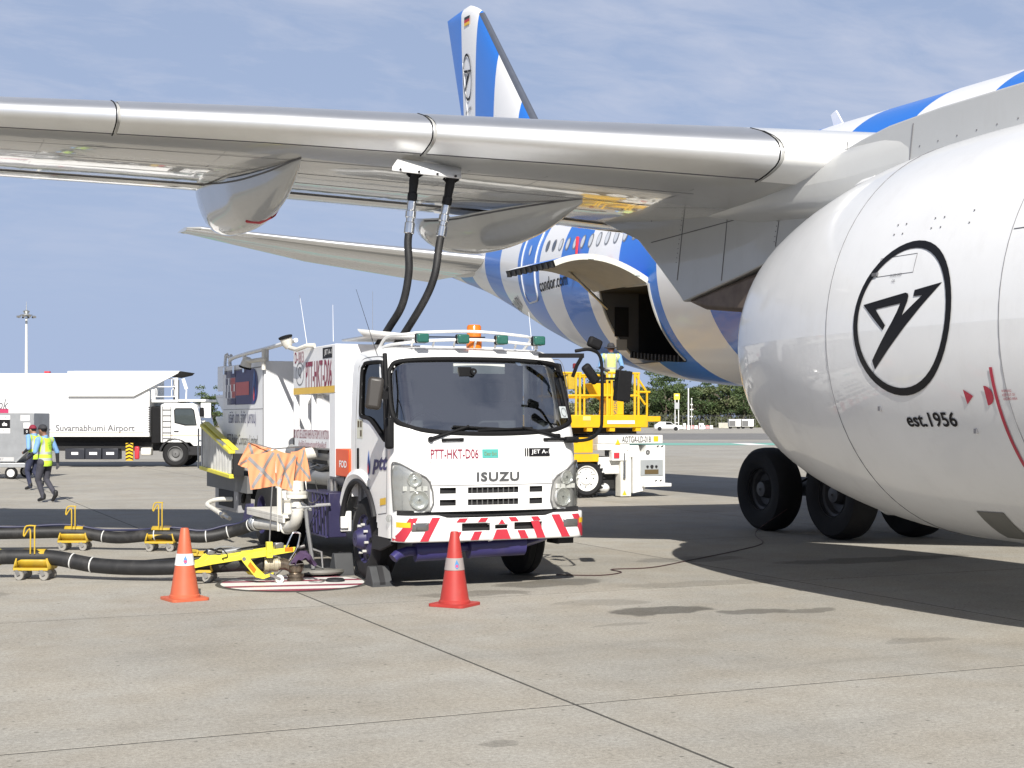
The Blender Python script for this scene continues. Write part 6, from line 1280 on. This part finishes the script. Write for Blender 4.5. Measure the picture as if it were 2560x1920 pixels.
for k in range(12): MB().box((-14.02+o_, -.02, 1.35+.085*k), (-13.96+o_, -.0, 1.39+.085*k)).build('hazard_dash', INK, ct, local=True)
cb(-18.2, -18.0, .5, .7, 3.62, 3.72, 'marker_lamp', RED)
cb(-23.4, -12.0, .5, 1.9, .62, .95, 'chassis', DARK, 0); cb(-23, -14, .6, 1.8, .95, 1.16, 'scissor_lift', DARK, 0)
for a, b in ((-17.25, -16.5), (-16.48, -15.85), (-15.82, -15.2)): 
    q = cb(a, b, .05, .6, .3, .72, 'battery_box', mat('black locker', (.02, .022, .03), .45) if 'black locker' not in bpy.data.materials else bpy.data.materials['black locker'], .02)
    decal('locker_label', rect2d(.26 if a < -16.9 else .3, .1), (lambda c: lambda u, v: (c+u+o_, .045, .53+v))((a+b)/2), WHTXT, q, local=True)
hzp = cb(-14.9, -14.62, .0, .1, .25, .93, 'hazard_post', REFLY); 
for k in range(5): decal('hazard_bar', poly2d([(-.14, -.04), (0, .02), (.14, -.04), (.14, .02), (0, .08), (-.14, .02)]), (lambda k: lambda u, v: (-14.76+u+o_, -.004, .32+.135*k+v))(k), INK, hzp, local=True)
cb(-14.58, -14.4, .05, .2, .3, .8, 'fire_extinguisher', RED, .05); cb(-14.35, -13.95, .1, .5, .45, .75, 'air_tank', PIPEW, .05)
cab2 = [(-13.55, .95), (-13.55, 2.4), (-13.4, 2.46), (-12.3, 2.46), (-12.17, 2.4), (-11.95, 1.6), (-11.9, 1.25), (-11.92, .82), (-12.3, .82), (-12.42, .95)]
c2 = MB().prism([(a+o_, b) for a, b in cab2], .0, 2.3, 1).build('cab', WHITE, ct, local=True, bev=.03)
decal('side_window', poly2d([(a+o_, b) for a, b in ((-13.0, 1.72), (-13.02, 1.8), (-13.02, 2.2), (-12.97, 2.26), (-12.35, 2.26), (-12.27, 2.2), (-12.17, 1.62), (-12.2, 1.6), (-12.6, 1.62), (-12.9, 1.7))]), lambda u, v: (u, -.006, v), mat('cab side glass', (.05, .06, .06), .06, coat=1), c2, local=True)
MB().tube([(a+o_, -.008, b) for a, b in ((-13.0, 1.72), (-13.02, 2.2), (-12.97, 2.26), (-12.35, 2.26), (-12.27, 2.2), (-12.17, 1.62), (-12.6, 1.62))], .02, 6, closed=True).build('window_seal', BLACK, c2, local=True)
MB().add([(-12.16+o_, .15, 2.36), (-12.16+o_, 2.15, 2.36), (-11.96+o_, 2.15, 1.66), (-11.96+o_, .15, 1.66)], [(0, 1, 2, 3)]).build('windscreen', mat('windscreen glass', (.04, .05, .06), .05, coat=1), c2, local=True)
MB().box((-11.98+o_, -.01, 1.02), (-11.88+o_, .25, 1.33)).build('indicator_lamp', AMBER, c2, local=True, bev=.02); MB().box((-13.03+o_, -.03, 1.36), (-12.85+o_, -.0, 1.4)).build('door_handle', BLACK, c2, local=True)
decal('gold_stripe', rect2d(1.5, .022), lambda u, v: (-12.75+u+o_, -.006, 1.22+v), bpy.data.materials['gold stripe'], c2, local=True)
for x in (-13.1, -12.02): MB().tube([(x+o_, -.004, .97), (x+o_, -.004, 2.4 if x < -13 else 1.5)], .006, 4).build('door_seam', LINE, c2, local=True)
ldr = MB().tube([(-13.47+o_, -.03, 1.0), (-13.47+o_, -.03, 2.35)], .015, 6).tube([(-13.15+o_, -.03, 1.0), (-13.15+o_, -.03, 2.35)], .015, 6).build('ladder', GREYP, c2, local=True)
for k in range(6): MB().box((-13.47+o_, -.04, 1.1+.22*k), (-13.15+o_, -.02, 1.13+.22*k)).build('rung', GREYP, ldr, local=True)
cb(-13.95, -13.56, .1, 2.2, .9, 2.35, 'cab_gap', BLACK, .05); cb(-12.5, -11.84, .0, 2.3, .45, .8, 'bumper', PLASTIC, .03)
MB().prism([(x+o_, z) for x, z in arc(-13.0, .5, .62, 10, 170, 12)+arc(-13.0, .5, .55, 170, 10, 12)], 0, .4, 1).build('wheel_arch', PLASTIC, ct, local=True)
for x in (-13.0, -21.5):
    for y in (.2, 2.1):
        w_ = MB().lathe((x+o_, y, .51), (0, -1, 0), [(.28, -.15), (.42, -.16), (.5, -.1), (.51, 0), (.5, .1), (.42, .16), (.3, .14)], 36).build('wheel', TYRE, ct, local=True)
        MB().lathe((x+o_, y, .51), (0, -1, 0), [(.3, .13), (.28, .14), (.26, .06), (.16, .03), (.12, .09), (.02, .1)], 28).build('rim', GREYP, w_, local=True)
cb(-13.9, -12.9, .0, 2.3, 2.5, 2.6, 'front_platform', WHITE); cb(-12.9, -11.84, .1, 2.2, 2.53, 2.62, 'platform_extension', WHITE)
cb(-12.98, -12.88, -.02, .06, 2.6, 3.45, 'platform_post', WHITE); cb(-13.9, -13.75, -.02, .05, 2.6, 3.0, 'platform_post', WHITE)
for z in (2.72, 3.1, 3.42): MB().tube([(-13.9+o_, .02, z), (-12.92+o_, .02, z)], .02, 6).build('guard_rail', WHITE, ct, local=True)
for x, z in ((-13.75, 2.72), (-13.08, 2.72), (-13.08, 3.12)): MB().tube(smooth_path([(x-.04+o_, 0, z), (x-.04+o_, 0, z+.25), (x+.04+o_, 0, z+.3), (x+.06+o_, 0, z+.1), (x+.04+o_, 0, z)], 3), .015, 6).build('hand_hold', WHITE, ct, local=True)
cb(-13.3, -13.1, 1.0, 1.2, 2.6, 3.4, 'mast_box', GREYP); MB().bar((-12.75+o_, .3, 3.42), (-12.62+o_, .3, 3.02), .02, .12).tube([(-12.62+o_, .3, 3.0), (-12.64+o_, .3, 2.62)], .03, 6).build('front_mirror_post', WHITE, ct, local=True)
cb(-12.0, -11.62, .0, .1, 1.9, 2.48, 'front_shield', WHITE); cb(-12.0, -11.85, -.25, -.1, 1.95, 2.3, 'door_mirror', BLACK, .03); MB().ell((-11.85+o_, -.2, 1.72), (.12, .1, .1)).build('round_mirror', ALU, ct, local=True)
# ------------------------------------------------------------------ air cargo container on a dolly
D_U = 45.0; o_ = 16.2
uc = thing('cargo_container', 'dented grey aluminium air cargo container on a wheeled dolly at the left edge', 'container', tuple(FW*D_U+RT*(-16.2)), -YAW)
ALUD = mat('dull aluminium sheet', (.34, .35, .36), .45, .6, var=.1, vs_=3, dirt=.12, bump=.25, bs=4)
ub = MB().prism([(-18.0+o_, .52), (-15.3+o_, .52), (-15.05+o_, .72), (-14.72+o_, 1.05), (-14.72+o_, 2.04), (-18+o_, 2.04)], 0, 1.5, 1).build('container_shell', ALUD, uc, local=True, bev=.015)
MB().bar((-15.3+o_, -.01, .53), (-14.74+o_, -.01, 1.07), .03, .05).tube([(-14.74+o_, -.01, 1.05), (-14.74+o_, -.01, 2.02)], .02, 6).build('edge_rail', ALU, ub, local=True)
def ulab(x0, x1, z0, z1, mt, txt=None, tm=INK, nm='label_plate', ink=.0, dx=0):
    d = decal(nm, rect2d(x1-x0, z1-z0), lambda u, v: ((x0+x1)/2+u+o_, -.006, (z0+z1)/2+v), mt, ub, local=True)
    if txt: decal('lettering', text2d(txt, None, (z1-z0)*.45, ink), lambda u, v: ((x0+x1)/2+u+o_+dx, -.012, (z0+z1)/2+v), tm, d, local=True)
ulab(-16.3, -15.47, 1.84, 1.97, WHTXT, '1 R7', dx=.27); ulab(-16.3, -15.47, 1.57, 1.835, INK, 'de', WHTXT, ink=.03, dx=.25); ulab(-16.3, -15.47, 1.42, 1.565, WHTXT, 'KG', dx=.25)
ulab(-15.15, -14.86, 1.8, 1.98, mat('pale placard', (.55, .55, .55), .5)); ulab(-15.05, -14.85, 1.57, 1.74, WHTXT, 'Y'); ulab(-15.05, -14.85, 1.38, 1.56, INK, '0', WHTXT)
ulab(-16.2, -15.35, .56, .68, mat('pale placard two', (.45, .45, .45), .5), 'AKE 7', INKG)
MB().box((-18+o_, -.05, .36), (-15.0+o_, 1.55, .5)).build('dolly_frame', ALU, uc, local=True, bev=.01); MB().tube([(-15.0+o_, .7, .4), (-14.6+o_, .7, .34), (-14.45+o_, .7, .3)], .03, 6).build('tow_bar', STEEL, uc, local=True)
for x in (-15.45, -17.4):
    for y in (.05, 1.45):
        w_ = MB().lathe((x+o_, y, .19), (0, -1, 0), [(.1, -.06), (.17, -.07), (.19, -.04), (.19, .04), (.17, .07), (.12, .06)], 24).build('wheel', TYRE, uc, local=True)
        MB().lathe((x+o_, y, .19), (0, -1, 0), [(.125, .055), (.11, .06), (.08, .03), (.03, .05), (.005, .05)], 20).build('rim', WHITE2, w_, local=True)
# ------------------------------------------------------------------ far background
def at(px, d, z=0): return FW*d+RT*((px-1280)/3650*d)+Vector((0, 0, z))
ms = thing('floodlight_mast', 'tall slim white floodlight mast rising far behind the catering truck', 'light mast', tuple(at(66, 390)))
p0 = at(66, 390); MB().tube([p0, p0+Vector((0, 0, 29))], [.55, .28], 12).build('pole', WHITE2, ms)
MB().lathe(p0+Vector((0, 0, 29.3)), (0, 0, 1), [(.4, 0), (1.6, .3), (1.6, .45), (.5, .7), (.9, 1.4), (.15, 1.8), (.05, 4)], 16).build('lamp_ring', ALU, ms)
for k in range(10): a = 2*pi*k/10; MB().cbox(p0+Vector((2.2*cos(a), 2.2*sin(a), 29.2)), (.55, .55, .5)).build('floodlight', GREYP, ms)
BARK = mat('grey bark', (.16, .13, .1), .9); LEAF = [mat('leaf %d' % k, c, .65, var=.25, vs_=.6) for k, c in enumerate(((.045, .075, .022), (.065, .095, .03), (.085, .105, .04), (.16, .17, .10)))]
def tree_meshes(seed, h, w_, leaf, flat=False):
    r = random.Random(seed); tm = MB(); cm = MB(); tops = []
    tm.tube([(0, 0, -.1), (r.uniform(-.2, .2), r.uniform(-.2, .2), h*.3), (r.uniform(-.3, .3), r.uniform(-.3, .3), h*.62)], [.28, .2, .1], 8)
    for k in range(9):
        a = r.uniform(0, 6.28); zz = h*r.uniform(.08, .5); L_ = w_*r.uniform(.5, .95); e = Vector((cos(a)*L_, sin(a)*L_, zz+h*r.uniform(.08, .36))); tm.tube([(0, 0, zz), (e.x*.5, e.y*.5, zz+(e.z-zz)*.7), e], [.1, .06, .03], 5); tops.append(e)
    tops += [Vector((r.gauss(0, w_*.3), r.gauss(0, w_*.3), h*r.uniform(.3, .92))) for _ in range(14)]
    for c in tops:
        s = r.uniform(.8, 1.5)*w_*.3
        for _ in range(95):
            d = Vector((r.gauss(0, 1), r.gauss(0, 1), r.gauss(0, .55))); d = d.normalized()*(r.random()**.45)*s; d.z *= .6; p = c+d
            n = Vector((r.gauss(0, 1), r.gauss(0, 1), r.gauss(.4, 1))).normalized(); u = n.orthogonal().normalized(); b = n.cross(u); q = r.uniform(.14, .34)
            cm.add([p+u*q, p+b*q*.5, p-u*q, p-b*q*.5], [(0, 1, 2, 3)])
    a = tm.mesh('trunk'); a.materials.append(BARK); c = cm.mesh('crown', flat=True); c.materials.append(LEAF[leaf]); return a, c
TV = [tree_meshes(11, 11, 4.2, 0), tree_meshes(12, 12, 4.6, 1), tree_meshes(13, 10, 4.4, 2), tree_meshes(14, 11, 4.8, 0), tree_meshes(15, 7, 3.2, 3)]
def tree(px, d, v, s, label, grp, name='tree'):
    t = thing(name, label, 'tree', tuple(at(px, d)), R.uniform(0, 6), grp); t.scale = (s, s, s*R.uniform(.9, 1.1))
    for nm, me in zip(('trunk', 'crown'), TV[v]): place(nm, me, t, local=True)
k = 0
for row, d in ((0, 336), (1, 346), (2, 358)):
    px = 1470+row*17
    while px < 1900:
        tree(px+R.uniform(-8, 8), d+R.uniform(-3, 3), R.choice((0, 1, 2, 3)), R.uniform(.72, 1.2)*(1+.07*row), 'green broadleaf tree in the dense belt beyond the far apron', 'trees in the belt beyond the far apron'); px += R.uniform(28, 44)
tree(1420, 300, 4, .8, 'low pale bushy tree seen between truck mirror and loader rails', None, 'pale_tree'); tree(1462, 322, 2, .62, 'small green tree just behind the loader railing', None, 'small_tree')
for px, s, v, lb in ((392, .72, 3, 'green tree behind the front railing of the catering truck'), (440, .68, 2, 'low green tree just above the catering truck cab roof'), (503, .8, 0, 'green tree between catering truck and refuelling truck'), (530, .86, 1, 'green tree partly behind the refuelling truck ladder')): tree(px, 300, v, s*.95, lb, None)
r_ = random.Random(5); sh = MB()
for k in range(7000):
    c = at(r_.uniform(1380, 1910), r_.uniform(328, 338)); q = r_.uniform(.2, .5); p = c+Vector((0, 0, r_.random()**1.5*(2.6+.8*sin(c.x*.35)+.6*sin(c.x*.9)))); n_ = Vector((r_.gauss(0, 1), r_.gauss(-.5, 1), r_.gauss(.4, 1))).normalized(); u = n_.orthogonal().normalized(); b_ = n_.cross(u)
    sh.add([p+u*q, p+b_*q*.6, p-u*q, p-b_*q*.6], [(0, 1, 2, 3)])
tag(sh.build('undergrowth', mat('undergrowth leaf', (.06, .07, .03), .8, var=.4, vs_=.4), flat=True), 'tangled green undergrowth below the far trees', 'undergrowth', kind='stuff')
fnc = thing('perimeter_fence', 'thin grey wire perimeter fence in front of the far trees', 'fence', tuple(at(1700, 326)))
for j in range(34):
    p = at(1440+j*14, 326); MB().tube([p, p+Vector((0, 0, 2.4)), p+Vector((0, -.3, 2.8))], .05, 5).build('post', GREYP, fnc)
for z in (.5, 1.2, 1.9, 2.4, 2.7): MB().tube([at(1440, 326, z), at(1902, 326, z)], .018, 4).build('wire', GREYP, fnc)
def far_thing(name, label, cat_, px, d, rz=-YAW, group=None): return thing(name, label, cat_, tuple(at(px, d)), rz, group)
g = far_thing('sign_gantry', 'yellow stand sign on two thin white legs far beyond the loader', 'sign', 1692, 250)
MB().box((-.5, -.1, 5.2), (.5, .1, 6.25)).build('sign_box', mat('yellow sign', (.75, .6, .05), .5), g, local=True, bev=.03); decal('lettering', text2d('406', .55, .3, .03), lambda u, v: (u, -.105, 5.95+v), WHTXT, g, local=True)
for x in (-.3, .3): MB().box((x-.06, -.06, 0), (x+.06, .06, 5.2)).build('leg', WHITE2, g, local=True)
MB().box((-.4, -.2, 3.6), (.4, .0, 4.7)).build('equipment_box', ALU, g, local=True); MB().box((-.3, -.04, 1.2), (.3, .04, 1.3)).build('cross_bar', WHITE2, g, local=True)
g = far_thing('lamp_pole', 'thin white pole standing right of the yellow stand sign', 'pole', 1721, 262); MB().tube([(0, 0, 0), (0, 0, 7.4)], [.16, .1], 8).build('pole', WHITE2, g, local=True); MB().box((-.25, -.2, 0), (.25, .2, .8)).build('base_cabinet', WHITE2, g, local=True)
g = far_thing('instrument_mast', 'short mast with small white weather instruments beside the thin pole', 'mast', 1729, 268); MB().tube([(0, 0, 0), (0, 0, 5.6)], .05, 6).build('pole', WHITE2, g, local=True)
for z, w_ in ((5.6, .2), (4.5, .45), (3.6, .6), (2.3, .45)): MB().box((-w_/2, -.1, z-.1), (w_/2, .1, z+.12)).build('instrument', WHITE2, g, local=True, bev=.03)
for px, w_, lab in ((1711, .5, 'small white cabinet at the foot of the thin pole'), (1753, .9, 'pair of small white cabinets on the far apron edge')):
    g = far_thing('equipment_cabinet', lab, 'cabinet', px, 270, group=None); MB().box((-w_/2, -.3, 0), (w_/2, .3, 1.1)).build('body', WHITE2, g, local=True, bev=.03); MB().box((-w_*.3, -.32, .3), (-w_*.1, -.3, .8)).build('door_panel', INKG, g, local=True)
for j in range(9):
    g = far_thing('barrier_block', 'low red and white barrier block on the far apron edge', 'barrier', 1702+j*9.5, 285, group='red and white barrier blocks on the far apron edge')
    MB().prism([(-.3, 0), (.3, 0), (.18, .5), (.12, .62), (-.12, .62), (-.18, .5)], -.3, .3, 0).build('block', RED if j % 2 else WHITE2, g, local=True); MB().box((-.26, -.32, .42), (.26, .32, .46)).build('stripe', WHITE2 if j % 2 else RED, g, local=True)
g = far_thing('block_wall', 'low pale stone wall on the far apron edge left of trailers', 'wall', 1812, 300); MB().box((-1.3, -.3, 0), (1.3, .3, 1.0)).build('wall', mat('pale stone', (.45, .43, .36), .8, var=.15, vs_=2), g, local=True, bev=.05); MB().box((-1.34, -.34, 1.0), (1.34, .34, 1.1)).build('coping', PIPEW, g, local=True)
for px, lab in ((1836, 'white boxy equipment trailer on the far apron, left one'), (1868, 'white boxy equipment trailer on the far apron, right one')):
    g = far_thing('equipment_trailer', lab, 'trailer', px, 285, group='far white trailers')
    MB().box((-1.15, -.8, .4), (1.15, .8, 1.75)).build('body', WHITE2, g, local=True, bev=.05); MB().box((-1.1, -.83, .5), (.1, -.8, 1.55)).build('louvre', GREYP, g, local=True); MB().box((-1.2, -.85, 1.75), (1.2, .85, 1.85)).build('roof', WHTXT, g, local=True)
    for x in (-.8, .8): MB().cyl((x, -.7, .25), (x, .7, .25), .25, n=14).build('wheel', TYRE, g, local=True)
g = far_thing('service_car', 'white service car parked far away just right of the loader', 'car', 1668, 235)
MB().prism([(-2.1, .35), (2.0, .35), (2.1, .6), (2.0, .85), (1.1, .95), (.5, 1.4), (-1.2, 1.45), (-1.9, 1.0), (-2.1, .8)], -.8, .8, 1).build('body', WHITE, g, local=True, bev=.06)
MB().prism([(.95, .98), (.45, 1.34), (-.3, 1.36), (-.3, .98)], -.82, .82, 1).build('window', GLASSD, g, local=True)
for x in (-1.3, 1.3): MB().lathe((x, -.72, .33), (0, -1, 0), [(.02, .1), (.2, .1), (.33, .08), (.33, -.1)], 18).build('wheel', TYRE, g, local=True)
# teal glass tug behind the landing gear
g = thing('baggage_tug', 'pale green baggage tug half hidden behind the landing gear wheel', 'tug', tuple(at(2110, 42)), -YAW+.2)
TEAL = mat('pale green tug paint', (.4, .52, .47), .4, dirt=.1)
MB().prism([(-.95, .3), (1.4, .3), (1.4, .85), (.2, .9), (.1, .8), (-.9, .8)], -.6, .6, 1).build('body', TEAL, g, local=True, bev=.04)
MB().prism([(-.98, .8), (-.93, .8), (-.72, 1.45), (-.77, 1.45)], -.55, .55, 1).build('windscreen_frame', BLACK, g, local=True); MB().add([(-.9, -.57, .83), (-.7, -.57, 1.42), (.1, -.57, 1.42), (.1, -.57, .85)], [(0, 1, 2, 3)]).build('side_window', glass('teal glass', (.4, .62, .58)), g, local=True)
MB().box((-.8, -.6, 1.44), (.5, .6, 1.5)).build('roof', TEAL, g, local=True, bev=.02); MB().box((-.1, -.3, .8), (.2, .3, 1.2)).build('seat', BLACK, g, local=True, bev=.04)
for x in (-.55, 1.0):
    for y in (-.5, .5): MB().cyl((x, y-.1, .28), (x, y+.1, .28), .28, n=18).build('wheel', TYRE, g, local=True)
r_ = random.Random(9); fw_ = MB()
for k in range(15000):
    px = r_.uniform(-700, 1480); c = at(px, r_.uniform(366, 378)); hmax = 4.3+1.3*sin(px*.021)+.9*sin(px*.067+1)+.6*sin(px*.19); p = c+Vector((0, 0, r_.random()**.8*hmax)); q = r_.uniform(.3, .75); n_ = Vector((r_.gauss(0, 1), r_.gauss(-.4, 1), r_.gauss(.5, 1))).normalized(); u = n_.orthogonal().normalized(); b_ = n_.cross(u)
    fw_.add([p+u*q, p+b_*q*.6, p-u*q, p-b_*q*.6], [(0, 1, 2, 3)])
tag(fw_.build('far_wood', mat('far wood leaf', (.05, .07, .03), .8, var=.35, vs_=.3), flat=True), 'low dark green wood along the horizon behind the catering truck', 'wood', kind='stuff')
